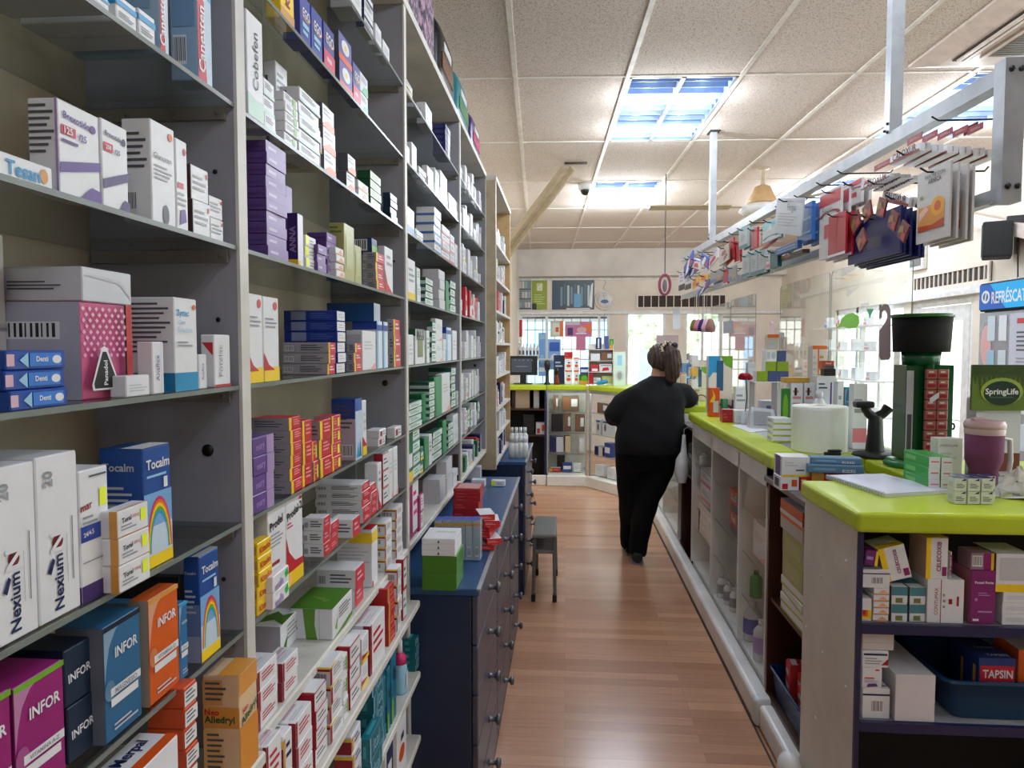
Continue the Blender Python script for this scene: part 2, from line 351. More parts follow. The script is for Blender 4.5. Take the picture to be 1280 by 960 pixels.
D_('panadol', 'pink carton with black triangle emblem', (206, 96, 140), ('q', 'S', 0, 0, 1, 1, (176, 176, 190)), *netops, ('q', 'F', .86, 0, 1, 1, (186, 60, 60)), ('p', 'F', [(.08, .09), (.62, .09), (.66, .15), (.40, .53), (.34, .55), (.28, .53), (.06, .15)], 'W'), ('p', 'F', [(.12, .11), (.58, .11), (.62, .16), (.38, .49), (.30, .49), (.10, .16)], 'k'), ('t', 'F', 'Panadol', .35, .27, .26, 'W', 90), ('b', 'S', .25, .62, .8, .8))
D_('lid', 'upturned white tray lid over pink cartons', (206, 208, 214), ('p', 'F', [(.02, .75), (.3, .7), (.72, .62), (.95, .2), (.98, .2), (.75, .72), (.3, .8)], 'w'), ('b', 'S', .1, .3, .3, .8), ('l', 'S', .55, .3, .9, .6, 3, 'd'))
D_('bluetube', 'blue toothpaste carton', (24, 70, 160), ('q', 'F', 0, .2, .12, .8, 'i'), ('p', 'F', [(.2, .5), (.34, .9), (.34, .1)], 'C'), ('q', 'F', .36, .18, .9, .86, (48, 120, 210)), ('t', 'F', 'Denti', .56, .55, .2, 'W'), ('e', 'F', .82, .52, .08, .22, 'W'), ('q', 'T', 0, .3, 1, .7, 'b'))
D_('whitelow', 'low white carton', 'W', ('l', 'F', .1, .2, .9, .6, 3, 'w'))
D_('whitetube', 'white vertical carton', 'W', ('t', 'F', 'Anaflex', .4, .5, .5, 'p', 90, False), ('q', 'F', .7, 0, .74, 1, 'w'))
D_('zyrtec', 'white carton with cyan base', 'W', ('q', 'F', 0, 0, 1, .2, (30, 140, 190)), ('q', 'S', 0, 0, 1, .2, (30, 120, 170)), ('t', 'F', 'Zyrtec', .34, .83, .54, 'c'), ('t', 'F', 'Gotas', .3, .74, .3, 'C'), ('t', 'F', 'Solucion', .42, .66, .6, 'C', 0, False), ('e', 'F', .86, .91, .07, .03, 'o'), ('l', 'F', .1, .47, .8, .54, 2, 'g'), ('l', 'S', .05, .4, .95, .95, 11, 'd'))
D_('redtri', 'white carton with red triangle', 'W', ('p', 'S', [(.1, .85), (.9, .85), (.9, .6)], 'R'), ('q', 'F', 0, 0, 1, .05, 'R'), ('t', 'F', 'Fotelac', .35, .5, .6, 'g', 90, False))
D_('nexium', 'tall white carton with maroon emblem', 'W', ('t', 'F', 'Nexium', .45, .22, .34, 'n', 90), ('e', 'F', .45, .47, .13, .045, (110, 24, 34)), ('t', 'F', 'N', .45, .47, .12, 'W', 90), ('t', 'F', '20', .25, .86, .1, 'g', 90), ('q', 'F', .8, .2, .82, .6, 'd'), ('q', 'F', .66, .2, .67, .5, 'g'), ('p', 'F', [(.18, .3), (.3, .38), (.36, .36), (.26, .28)], 'n'))
D_('purpfoot', 'white carton with purple foot', 'W', ('q', 'F', 0, 0, 1, .13, 'q'), ('q', 'S', 0, 0, 1, .13, 'q'), ('t', 'F', 'mar', .2, .72, .4, 'r', 8), ('q', 'F', 0, .46, .68, .58, 'b'), ('t', 'F', '24/4.5', .25, .52, .35, 'W', 6), ('q', 'F', .66, .70, .9, .84, 'f'), ('l', 'F', .06, .58, .6, .66, 2, 'g'), ('q', 'F', .04, .3, .9, .31, 'g'), ('q', 'F', .3, .94, .9, .955, 'd'))
rain = ['m', 'o', 'y', 'L', 'c']
D_('tocalm', 'blue carton with rainbow arch', (30, 76, 150), ('q', 'F', 0, .0, 1, .62, (120, 170, 216)), ('q', 'F', 0, .08, 1, .34, (196, 212, 226)), ('q', 'S', 0, 0, 1, .55, (110, 130, 168)), ('q', 'S', 0, .0, 1, .25, (160, 166, 186)), ('a', 'F', .52, .12, .46, .46, .32, rain), ('q', 'F', 0, 0, 1, .1, 'y'), ('t', 'F', 'Tocalm', .5, .86, .84, 'W'), ('q', 'F', .1, .75, .8, .77, 'C'), ('t', 'S', 'Tocalm', .45, .85, .72, 'w'), ('l', 'S', .1, .45, .8, .7, 5, 'w'), ('q', 'F', .7, .64, .84, .73, 'W'), ('q', 'T', 0, 0, 1, .5, 'W'))
D_('orangeside', 'small white carton with orange side', 'W', ('q', 'S', .55, 0, 1, 1, 'a'), ('t', 'F', 'Toral', .26, .62, .3, 'k', 4), ('t', 'F', '10mg', .56, .64, .2, 'R', 4, False), ('q', 'F', .72, .35, .9, .82, 'f'), ('l', 'F', .08, .2, .6, .45, 2, 'g'), ('q', 'T', 0, 0, 1, .1, 'a'))
def infor(k, desc, body, trim, side, sub):
    D_(k, desc, body, ('q', 'S', 0, 0, 1, 1, side), ('p', 'F', [(0, 1), (.55, 1), (.3, .93), (.14, .82), (.06, .68), (0, .5)], tuple(min(255, int(v*.5+110)) for v in P[body] if 1) if isinstance(body, str) else tuple(min(255, int(v*.5+110)) for v in body)), ('q', 'F', 0, .955, 1, 1, trim), ('t', 'F', 'INFOR', .58, .74, .62, 'W', 0, True, 1.15), ('e', 'F', .12, .44, .13, .09, tuple(min(255, int(v*.7+60)) for v in (P[body] if isinstance(body, str) else body))), ('q', 'F', .14, .38, .96, .45, 'W'), ('q', 'F', .14, .29, .88, .36, 'W'), ('t', 'F', sub, .54, .415, .6, 'g'), ('l', 'F', .2, .06, .9, .14, 2, 'w'))
infor('inform', 'magenta effervescent carton', (150, 30, 112), 'L', (120, 30, 92), 'VITAMINA A-Z')
infor('inforb', 'teal blue effervescent carton', (42, 102, 144), 'N', (104, 112, 126), 'MAGNESIO')
infor('inforo', 'orange effervescent carton', (214, 92, 26), 'a', (176, 160, 140), 'VITAMINA D')
infor('infors', 'small blue effervescent carton', (40, 110, 160), 'c', 'g', 'ZINC')
D_('infork', 'navy effervescent carton lying flat', (24, 44, 68), ('t', 'F', 'INFOR', .5, .5, .8, 'W', 4, True, 1.1), ('q', 'T', 0, 0, 1, 1, (18, 34, 54)))
D_('darkbox', 'black carton', 'k')
D_('merpal', 'orange and white carton', 'W', ('q', 'F', .0, 0, .7, .7, 'O'), ('q', 'S', 0, 0, 1, 1, 'O'), ('t', 'T', 'Merpal', .5, .62, .6, 'n'), ('q', 'T', 0, 0, 1, .28, 'O'))
D_('orangestk', 'orange carton with white label', (206, 78, 34), ('q', 'F', 0, .1, 1, .85, 'W'), ('l', 'F', .1, .2, .9, .8, 3, 'd'))
D_('neoall', 'tall amber and white carton', (222, 190, 150), ('q', 'F', 0, .8, 1, 1, (216, 150, 70)), ('q', 'F', 0, 0, 1, .5, (214, 138, 50)), ('q', 'S', .0, .5, 1, .7, 'a'), ('p', 'S', [(0, 0), (.6, 0), (.4, .48), (0, .48)], (226, 178, 110)), ('q', 'S', 0, .72, .55, .96, (214, 160, 92)), ('t', 'S', 'Neo', .25, .655, .40, 'R'), ('t', 'S', 'Alledryl', .46, .575, .84, 'e'), ('t', 'F', 'Neo', .3, .64, .3, 'R', 12), ('t', 'F', 'Alledryl', .5, .56, .84, 'e', 12), ('l', 'S', .1, .1, .6, .46, 7, 'd'), ('l', 'S', .08, .75, .7, .95, 4, 'd'), ('q', 'T', 0, 0, 1, .6, (220, 150, 60)))
# second bay
D_('whiteblue', 'white and blue carton', 'W', ('q', 'S', 0, 0, 1, 1, 'n'), ('q', 'F', 0, .55, 1, .7, 'n'), lnF)
D_('whitepl', 'white carton', 'W', ('l', 'F', .12, .3, .9, .7, 3, 'w'), ('q', 'S', .1, .2, .5, .5, 'w'))
D_('yellowtall', 'tall yellow carton', 'y', ('t', 'F', 'KARO', .5, .62, .7, 'r', 90), ('q', 'F', 0, 0, 1, .2, 'a'))
D_('ego', 'royal blue carton', (38, 60, 158), ('e', 'F', .55, .62, .42, .12, 'a'), ('e', 'F', .55, .63, .38, .1, (38, 60, 158)), ('t', 'F', 'EGO', .55, .64, .66, 'W', 0, True, 1.3), ('q', 'F', .2, .34, .8, .44, 'C'), ('q', 'F', .2, .2, .7, .28, 'C'))
D_('egom', 'royal blue carton with crimson base', (44, 52, 140), ('e', 'F', .55, .68, .42, .12, 'a'), ('e', 'F', .55, .69, .38, .1, (44, 52, 140)), ('t', 'F', 'EGO', .55, .70, .66, 'W', 0, True, 1.3), ('q', 'F', 0, 0, 1, .42, (214, 40, 80)), ('q', 'F', .25, .2, .7, .3, 'i'))
D_('flower', 'lilac carton with daisy', (96, 92, 160), ('e', 'F', .5, .6, .3, .25, 'W'), ('e', 'F', .5, .6, .1, .09, 'y'), ('q', 'F', 0, 0, 1, .24, (226, 90, 60)), ('q', 'S', 0, 0, 1, 1, 'd'))
D_('whitegreen', 'white carton with green corner', 'W', ('p', 'F', [(.1, 0), (1, 0), (1, .5), (.5, .4)], (90, 180, 130)), ('l', 'F', .1, .55, .9, .85, 3, 'g'))
D_('cobefen', 'tall white carton with slanted lettering', 'W', ('t', 'F', 'Cobefen', .5, .56, .56, 'k', 90, False), ('p', 'F', [(0, .22), (.5, .18), (1, .2), (1, 0), (0, 0)], (184, 214, 196)), ('q', 'S', .5, .7, .7, .74, 'k'))
D_('whitemint', 'white carton with mint edge', 'W', ('q', 'F', 0, 0, 1, .22, (186, 216, 204)), ('l', 'F', .1, .4, .85, .8, 3, 'g'), ('q', 'S', .1, .3, .35, .7, 'd'))
D_('whitelime', 'white carton with lime sticker', 'W', ('q', 'F', .6, .2, .85, .85, 'L'), ('l', 'F', .08, .3, .6, .8, 3, 'g'))
D_('whiteorange', 'white carton with orange wave', 'W', ('p', 'F', [(0, .1), (.5, .4), (1, .3), (1, 0), (0, 0)], 'o'), ('q', 'S', 0, 0, 1, 1, 'd'), ('l', 'F', .1, .5, .8, .85, 2, 'g'))
D_('purplep', 'purple carton', (96, 66, 134), ('q', 'F', 0, 0, 1, 1, (134, 108, 164)), ('q', 'F', .12, .35, .5, .6, (190, 176, 206)), ('q', 'S', .1, .3, .9, .5, (78, 50, 116)))
D_('purplebar', 'purple carton with barcode', (96, 66, 134), ('q', 'F', 0, 0, 1, 1, (134, 108, 164)), ('b', 'S', .1, .15, .9, .85))
D_('anna', 'upright violet and white carton', (226, 222, 232), ('q', 'S', 0, 0, 1, 1, 'q'), ('t', 'S', 'ANNA', .5, .5, .5, 'l', 90), ('q', 'S', 0, 0, 1, .12, 'y'), ('q', 'F', 0, 0, .4, .1, 'y'))
D_('creamy', 'white carton with yellow tab', 'W', ('q', 'F', 0, .2, .3, 1, 'f'), ('l', 'F', .4, .2, .9, .7, 2, 'g'))
D_('peach', 'white carton with orange edge', 'W', ('q', 'F', 0, .0, 1, .2, 'a'), ('p', 'F', [(.3, .3), (.9, .3), (.6, .8)], (232, 170, 140)))
D_('olive', 'olive carton', (168, 168, 104), ('l', 'S', .1, .8, .9, .95, 2, 'V'), ('q', 'F', .15, .2, .85, .8, (178, 180, 122)))
D_('greenstk', 'dark green carton with cream front', (16, 84, 46), ('q', 'F', .0, .1, 1, .95, (206, 214, 180)), ('l', 'F', .1, .2, .9, .8, 3, 'G'))
D_('tealstk', 'navy carton with white front', (16, 50, 76), ('q', 'F', 0, .1, 1, .9, 'w'), ('l', 'F', .1, .2, .9, .8, 3, 'd'))
D_('greyred', 'grey carton with red front', (164, 162, 168), ('q', 'F', 0, 0, 1, 1, (206, 50, 60)), ('q', 'F', 0, 0, .18, 1, 'y'), ('l', 'F', .3, .3, .9, .8, 2, 'W'), ('b', 'S', .05, .2, .25, .7), ('l', 'S', .4, .2, .92, .8, 3, 'd'))
D_('navybar', 'navy carton with white barcode', (34, 66, 106), ('b', 'S', .15, .1, .85, .9), ('q', 'F', 0, 0, 1, .5, 'L'))
D_('redcurve', 'white carton with red curve', 'W', ('p', 'F', [(0, .5), (.3, .2), (.8, .05), (1, 0), (0, 0)], 'R'), ('l', 'F', .2, .55, .9, .85, 2, 'g'))
D_('yelfoot', 'tall white carton with yellow foot', 'W', ('q', 'F', 0, 0, 1, .17, 'y'), ('p', 'F', [(0, .34), (.3, .2), (.7, .13), (0, .13)], 'R'), ('e', 'F', .76, .9, .12, .05, (216, 80, 80)), ('l', 'F', .1, .62, .9, .76, 3, 'g'), ('q', 'S', 0, 0, 1, .17, 'y'))
D_('bluestk', 'royal blue carton with white front', (30, 56, 150), ('q', 'F', 0, .06, 1, .94, 'W'), ('l', 'F', .15, .25, .9, .75, 2, 'w'), ('q', 'S', .14, .1, .42, .92, (140, 150, 186)), ('l', 'S', .5, .2, .95, .8, 3, (80, 104, 180)))
D_('bigblue', 'blue carton with pale edge', (30, 84, 140), ('q', 'F', 0, 0, 1, 1, 'h'), ('q', 'S', 0, 0, 1, 1, (24, 74, 132)))
D_('lightblue', 'white and pale blue carton', (214, 226, 240), ('q', 'S', 0, .82, 1, 1, 'b'), ('q', 'F', 0, 0, .3, 1, 'C'), ('q', 'F', 0, .8, 1, .92, 'b'))
D_('whitebig', 'broad white carton', 'W', ('l', 'F', .12, .5, .85, .75, 3, 'w'), ('p', 'F', [(.5, 0), (1, .2), (1, 0)], (240, 170, 170)), ('q', 'S', .05, .2, .9, .9, 'w'))
D_('lilactxt', 'purple carton with lilac end', (104, 74, 142), ('q', 'F', .64, 0, 1, 1, (170, 146, 190)), ('t', 'F', 'mary', .34, .42, .4, 'l', 6), ('q', 'S', 0, 0, 1, 1, 'p'))
D_('redyel', 'red carton with yellow stripe', (204, 48, 56), ('q', 'S', 0, 0, 1, 1, (160, 158, 164)), ('q', 'F', 0, 0, .2, 1, 'y'), ('l', 'F', .35, .3, .9, .85, 3, (240, 170, 170)), ('l', 'S', .1, .2, .9, .8, 3, 'd'))
D_('redyelg', 'red carton with yellow price sticker', (208, 52, 66), ('q', 'S', 0, 0, 1, 1, (160, 158, 164)), ('q', 'F', 0, 0, .15, 1, 'y'), ('q', 'F', .62, .15, .82, .8, 'f'), ('l', 'F', .2, .3, .55, .85, 3, (240, 170, 170)))
D_('blueoma', 'tall blue-topped carton', (190, 178, 190), ('q', 'F', 0, 0, 1, 1, (196, 210, 228)), ('q', 'S', 0, .68, 1, 1, (40, 74, 150)), ('q', 'F', 0, .8, 1, 1, (50, 96, 176)), ('l', 'S', .05, .5, .9, .92, 6, 'd'), ('b', 'S', .4, .06, .9, .26), ('p', 'F', [(.1, .04), (.4, .3), (.5, .04)], 'c'), ('p', 'F', [(.45, .04), (.7, .34), (.9, .04)], 't'), ('q', 'T', 0, 0, 1, 1, (30, 60, 130)))
D_('whitered', 'white carton with red base', 'W', ('q', 'F', 0, 0, 1, .16, 'y'), ('p', 'F', [(0, .35), (1, .16), (0, .16)], 'R'), ('l', 'F', .2, .4, .9, .8, 3, 'w'))
D_('flatwhite', 'flat white carton', 'W', ('q', 'F', .1, .2, .4, .8, 'r'), ('l', 'F', .5, .2, .9, .8, 2, 'g'))
D_('prodel', 'white carton with slanted black name', 'W', ('t', 'F', 'Prodel', .45, .82, .74, 'k', 8), ('l', 'F', .08, .56, .9, .72, 4, 'g'), ('q', 'F', .1, .37, .6, .41, 'r'), ('p', 'F', [(0, 0), (.1, 0), (0, .12)], 'R'), ('p', 'S', [(.5, 0), (1, .35), (1, 0)], 'R'))
D_('prodel2', 'white carton with red curve and yellow foot', 'W', ('t', 'F', 'Prodel-2', .5, .84, .9, 'k', 10), ('p', 'F', [(0, .58), (.15, .4), (.5, .26), (1, .24), (1, .16), (0, .16)], 'R'), ('q', 'F', 0, 0, 1, .16, 'y'), ('e', 'F', .86, .96, .08, .02, 'R'), ('l', 'F', .05, .66, .4, .74, 2, 'R'))
D_('kitadol', 'yellow carton with red word', 'y', ('t', 'F', 'Kitadol', .5, .5, .8, 'R', 4), ('q', 'S', .1, .2, .9, .8, 'a'))
D_('bluenote', 'white carton with green sticker', 'W', ('p', 'F', [(.7, .7), (.9, .95), (.95, .5), (.8, .3)], (40, 190, 70)), ('t', 'F', 'mala', .36, .35, .5, 'l', 8))
D_('redwhite', 'white carton with red end', 'W', ('q', 'F', 0, 0, 1, 1, (206, 48, 60)), ('l', 'F', .2, .25, .85, .8, 2, 'i'), ('b', 'S', .04, .2, .24, .7), ('l', 'S', .35, .25, .95, .8, 3, 'd'))
D_('redbox', 'crimson carton with white front', (172, 24, 42), ('q', 'F', 0, .08, 1, .95, 'W'), ('l', 'F', .12, .3, .9, .75, 2, 'd'), ('t', 'S', 'Pril', .4, .5, .3, 'r'), ('q', 'T', .06, .0, 1, 1, 'W'))
D_('redcol', 'white carton with crimson corner', 'W', ('q', 'S', .78, 0, 1, 1, 'r'), ('q', 'F', 0, 0, .1, 1, 'r'), ('l', 'F', .2, .3, .9, .8, 3, 'R'), ('t', 'T', 'COXALIBRE', .5, .7, .8, 'r', 0, False), ('q', 'T', .1, .4, .8, .5, 'i'), ('l', 'T', .1, .1, .8, .3, 2, 'w'))
D_('redcap', 'yellow and red banded carton', 'W', ('q', 'S', 0, .78, 1, .9, 'r'), ('q', 'S', 0, .9, 1, 1, 'y'), ('q', 'F', 0, 0, .14, 1, 'r'), ('q', 'F', 0, .9, .5, 1, 'y'), ('l', 'F', .25, .3, .9, .8, 3, 'g'), ('b', 'S', .1, .25, .8, .7))
D_('yelband', 'white carton with red lid and yellow band', 'W', ('q', 'S', 0, .76, 1, .94, 'y'), ('q', 'F', 0, .76, 1, .94, 'y'), ('q', 'T', 0, 0, 1, 1, 'R'), ('l', 'S', .05, .4, .95, .7, 5, 'w'), ('q', 'F', 0, .0, .2, .1, 'R'))
D_('greenbig', 'large white carton with green top', 'W', ('q', 'T', 0, 0, 1, 1, (76, 128, 30)), ('p', 'S', [(.3, 1), (.6, 1), (.58, .5), (.64, 0), (.38, 0), (.34, .5)], (96, 146, 40)), ('q', 'S', .68, 0, .7, 1, 'w'), ('p', 'F', [(0, 0), (1, .25), (1, .1), (.6, 0)], (96, 146, 40)), ('l', 'F', .3, .45, .95, .85, 4, 'd'), ('p', 'F', [(.1, .3), (.25, .6), (.2, .2)], 'L'), ('t', 'S', 'Digeril', .1, .4, .6, 'd', 90), ('t', 'T', 'Digeril', .45, .5, .5, (150, 180, 90), 60, False))
D_('greenwave', 'white carton with green wave top', 'W', ('p', 'T', [(.1, 0), (.75, 0), (.6, .35), (.8, .7), (.55, 1), (.2, 1), (.35, .5)], (76, 128, 30)), ('p', 'F', [(.1, .15), (.35, .5), (.3, .1)], (60, 120, 30)), ('l', 'F', .35, .3, .95, .85, 4, 'g'), ('q', 'S', 0, 0, 1, 1, (190, 182, 192)))
D_('redorange', 'red carton with orange edge', (190, 36, 40), ('q', 'F', 0, 0, .25, 1, 'a'), ('l', 'F', .35, .2, .9, .8, 2, (240, 140, 110)), ('q', 'T', .1, .1, 1, 1, 'W'))
D_('teal', 'teal carton', (10, 104, 116), ('t', 'F', 'Ital', .5, .5, .5, 'C', 0, False), ('q', 'S', .3, .2, .6, .7, (60, 150, 160)), ('q', 'T', .2, .3, .8, .7, (60, 150, 160)), ('q', 'F', 0, 0, .06, 1, 'C'))
D_('tealtall', 'tall teal carton', (16, 110, 140), ('q', 'F', 0, 0, .4, .3, 'L'), ('t', 'F', 'b', .6, .6, .5, 'N'))
D_('mer', 'carton with crimson side', 'W', ('q', 'S', 0, .0, 1, .7, 'r'), ('q', 'S', 0, .72, 1, .88, 'y'), ('q', 'F', 0, .1, .2, .9, 'a'), ('t', 'T', 'MER', .6, .5, .5, 'n'), ('l', 'F', .3, .3, .9, .8, 2, 'n'))
D_('navypanel', 'white carton with navy panel', 'W', ('q', 'F', .1, .2, .9, .9, 'n'), ('q', 'F', .25, .4, .7, .6, 'W'))
D_('orangedot', 'white carton with orange dot', 'W', ('e', 'F', .5, .35, .3, .12, 'O'), ('q', 'F', 0, .9, 1, 1, 'O'), ('q', 'F', .4, .55, .7, .65, 'n'))
# third bay onward
D_('greenwhite', 'green and white carton', (26, 84, 62), ('q', 'F', 0, .12, 1, .9, (214, 228, 222)), ('q', 'S', 0, 0, 1, .5, (190, 202, 200)), ('l', 'F', .15, .3, .85, .75, 2, 'G'))
D_('greentall', 'tall green carton', (14, 104, 58), ('q', 'F', .2, 0, 1, 1, (60, 150, 100)), ('q', 'S', 0, .7, 1, .86, 'e'))
D_('mintwhite', 'white carton with green edge', 'W', ('q', 'F', 0, 0, .22, 1, (30, 130, 80)), ('l', 'F', .35, .4, .9, .8, 3, 'g'))
D_('greenyel', 'green carton with yellow base', (26, 120, 80), ('q', 'F', 0, 0, 1, .22, 'y'), ('q', 'F', .1, .3, .9, .6, 'W'))
D_('maxi', 'olive and white upright carton', 'W', ('q', 'F', .2, .2, .8, .72, 'V'), ('t', 'F', 'MAXI', .5, .86, .8, 'k'), ('q', 'S', 0, .8, 1, 1, 'e'))
D_('whiteblue2', 'white carton with blue stripe', 'W', ('q', 'F', 0, .05, 1, .3, (60, 110, 180)), ('q', 'S', 0, .05, 1, .3, (60, 110, 180)), ('l', 'F', .2, .5, .9, .8, 2, 'g'))
D_('navystk', 'navy carton with silver edge', (30, 32, 92), ('q', 'F', .5, 0, 1, 1, 'w'), ('l', 'S', .1, .2, .9, .8, 3, (80, 84, 140)))
D_('pinkwhite', 'white carton with pink stripe', 'W', ('q', 'F', 0, .1, 1, .32, (224, 130, 140)), ('l', 'F', .1, .5, .9, .8, 2, 'g'))
D_('magwhite', 'magenta and white carton', (150, 30, 90), ('q', 'F', .3, .08, 1, .95, 'W'), ('l', 'F', .4, .3, .9, .8, 3, 'm'))
D_('greybox', 'grey-white bulk carton', (200, 198, 202), ('q', 'F', .06, .1, .94, .9, (212, 212, 216)))
D_('brownbox', 'dark brown carton', (60, 40, 30), ('q', 'F', .2, 0, 1, 1, (206, 180, 150)))
D_('yellowbit', 'white carton with yellow base', 'W', ('q', 'F', 0, 0, 1, .18, 'y'), ('l', 'F', .1, .4, .9, .8, 3, 'g'))
D_('pinktall', 'pink and red carton', (214, 120, 130), ('q', 'F', .2, .3, .9, .8, 'R'))
D_('navytall', 'tall navy carton', (30, 34, 80), ('q', 'F', .3, .1, .6, .9, 'w'))
D_('redtall', 'tall red carton', (190, 40, 56), ('q', 'F', .2, .1, .9, .45, 'W'))
# counter and near unit
D_('celecox', 'white carton with yellow side and magenta name', 'W', ('q', 'F', 0, 0, .22, 1, 'y'), ('q', 'S', 0, 0, 1, 1, (190, 160, 140)), ('t', 'F', 'CELECOXIB', .58, .55, .72, 'M', 90), ('q', 'F', .74, .08, .95, .3, 'M'), ('q', 'T', 0, 0, 1, .3, 'y'))
D_('celetop', 'yellow-topped carton in a stack', 'W', ('q', 'F', .0, .0, .22, 1, 'y'), ('t', 'F', 'CELECOXIB', .6, .5, .8, 'M', 90), ('l', 'S', .1, .1, .9, .9, 6, 'x'), ('q', 'T', 0, 0, 1, 1, 'y'))
D_('contumax', 'white carton with crimson line', 'W', ('q', 'F', .36, 0, .38, 1, 'r'), ('t', 'F', 'CONTUMAX', .24, .5, .62, 'r', 90, False), ('q', 'F', .58, .44, .68, .56, 'r'), ('q', 'F', .8, .4, .86, .62, 'r'), ('q', 'T', 0, .5, 1, 1, 'r'), ('l', 'F', .42, .3, .5, .7, 3, 'g'))
D_('possel', 'magenta carton with white lettering', (132, 36, 108), ('q', 'S', 0, 0, 1, 1, (176, 110, 130)), ('t', 'F', 'Possel Forte', .52, .78, .74, 'W'), ('e', 'F', .22, .46, .06, .03, 'l'), ('l', 'F', .3, .52, .8, .6, 2, 'l'), ('q', 'F', .3, .22, .86, .25, 'l'), ('q', 'F', .1, .06, .34, .1, 'W'))
D_('tealsplit', 'teal and white carton', 'W', ('q', 'F', 0, .5, 1, 1, (70, 130, 140)), ('q', 'T', 0, .3, 1, .8, (70, 130, 140)), ('q', 'F', .25, .08, .8, .36, 'V'), ('q', 'F', .7, .1, 1, .5, 'W'), ('q', 'S', 0, 0, 1, 1, (90, 104, 110)))
D_('yelline', 'flat white carton with red and yellow line', 'W', ('q', 'F', 0, 0, 1, .14, 'a'), ('q', 'F', .08, .35, .7, .7, (226, 120, 110)), ('q', 'S', 0, 0, 1, 1, 'V'))
D_('sunset', 'white carton with red and yellow glow', 'W', ('q', 'F', 0, .1, 1, .5, 'y'), ('q', 'F', 0, .2, .6, .5, 'o'), ('q', 'F', 0, .28, .35, .48, 'R'))
D_('violety', 'violet carton with yellow edge', (110, 40, 110), ('q', 'F', .78, 0, 1, 1, 'y'), ('q', 'F', .1, .4, .6, .6, 'l'))
D_('greymag', 'grey carton with purple and yellow end', (150, 120, 136), ('b', 'F', .06, .2, .5, .85), ('q', 'F', .56, 0, .88, 1, 'M'), ('q', 'F', .88, 0, 1, 1, 'y'))
D_('wtyel', 'clear-wrapped white carton with yellow foot', 'W', ('q', 'F', 0, 0, 1, .2, 'y'), ('q', 'F', .1, .3, .9, .9, 'w'), ('q', 'S', .0, 0, 1, 1, 'x'))
D_('wtlines', 'white carton with black rule', 'W', ('q', 'F', 0, .76, 1, .82, 'n'), ('b', 'F', .3, .2, .75, .62), ('q', 'T', 0, .1, 1, .14, 'n'), ('l', 'T', .1, .3, .8, .8, 3, 'g'))
D_('wtnavy', 'white carton with navy print', 'W', ('q', 'F', .05, .72, .95, .84, 'n'), ('l', 'F', .1, .15, .8, .6, 3, 'g'), ('p', 'F', [(.72, .15), (1, .55), (1, .15)], 'r'))
D_('bulkwhite', 'big plain white carton', (216, 212, 216), ('q', 'T', .55, .3, .75, .42, 'w'))
D_('tapsin', 'navy carton with red banner', (30, 54, 120), ('q', 'F', .04, .5, .98, .84, 'R'), ('t', 'F', 'TAPSIN', .52, .67, .82, 'W', 0, True, 1.3), ('t', 'F', 'Compuesto', .26, .36, .34, 'C', 0, False), ('t', 'F', 'NOCHE', .3, .22, .42, 'W'), ('q', 'F', .6, .1, .95, .16, 'a'), ('t', 'T', 'TAPSIN', .6, .3, .6, 'W'), ('q', 'S', .6, .2, .8, .8, 'a'))
D_('orangewhite', 'orange and white carton', (216, 96, 40), ('q', 'T', 0, 0, 1, 1, 'W'), ('q', 'F', 0, 0, 1, .3, 'W'))
D_('greenlap', 'slim green carton with white end', (60, 168, 70), ('q', 'F', 0, 0, 1, 1, 'W'), ('q', 'F', .2, .5, .9, .62, (220, 110, 110)), ('q', 'S', .1, .3, .5, .7, (120, 200, 110)))
D_('navytop', 'small white carton with navy cap', (214, 216, 206), ('q', 'T', 0, 0, 1, 1, 'n'), ('l', 'F', .15, .2, .9, .6, 3, 'd'), ('p', 'F', [(.5, .8), (.9, 1), (.9, .8)], 'n'), ('q', 'S', .2, .3, .8, .7, 'w'))
D_('greenlines', 'flat white carton with lime edge', 'W', ('q', 'F', 0, .0, 1, .26, (176, 186, 40)), ('l', 'S', .1, .3, .9, .7, 2, 'p'))
D_('greensq', 'lime green square carton', (140, 166, 30), ('q', 'S', 0, 0, 1, 1, 'W'))
D_('bluesq', 'slate blue square carton', (66, 78, 130), ('q', 'S', 0, 0, 1, 1, 'w'))
D_('facewhite', 'white carton with face picture', 'W', ('e', 'F', .7, .5, .2, .3, 'h'), ('q', 'F', .1, .2, .4, .8, 'w'))
D_('orangetop', 'white carton with orange lid', (206, 190, 176), ('q', 'F', 0, .78, 1, 1, 'o'), ('q', 'F', .1, .1, .9, .6, 'w'))
D_('orangetall', 'tall white carton with orange edge', (226, 220, 214), ('q', 'F', .38, 0, .46, 1, 'o'), ('q', 'F', 0, .96, 1, 1, 'o'), ('l', 'F', .5, .5, .9, .9, 6, 'a'), ('l', 'F', .06, .5, .34, .9, 6, 'w'))
D_('orangered', 'orange carton with small logo', (204, 84, 52), ('t', 'F', 'Nexil', .5, .7, .5, 'W'), ('q', 'F', .2, 0, 1, .4, 'd'))
D_('whitearch', 'white carton with dark arch picture', 'W', ('a', 'F', .42, .15, .22, .42, .45, ['d', 'x']), ('l', 'F', .1, .78, .6, .9, 2, 'd'), ('q', 'F', .72, .1, .8, .9, 'p'))
D_('pinkstripes', 'white carton with pink rows', 'W', ('l', 'F', .15, .1, .9, .9, 7, (220, 140, 140)), ('q', 'F', .3, .78, .5, .92, 'k'))
D_('swabs', 'clear bag-like carton with swabs picture', (196, 198, 206), ('q', 'F', .2, .2, .9, .8, (86, 104, 150)), ('e', 'F', .6, .5, .2, .14, 'W'))
D_('yellowbag', 'ochre carton', (196, 152, 50), ('q', 'F', .1, .4, .9, .6, 'a'))
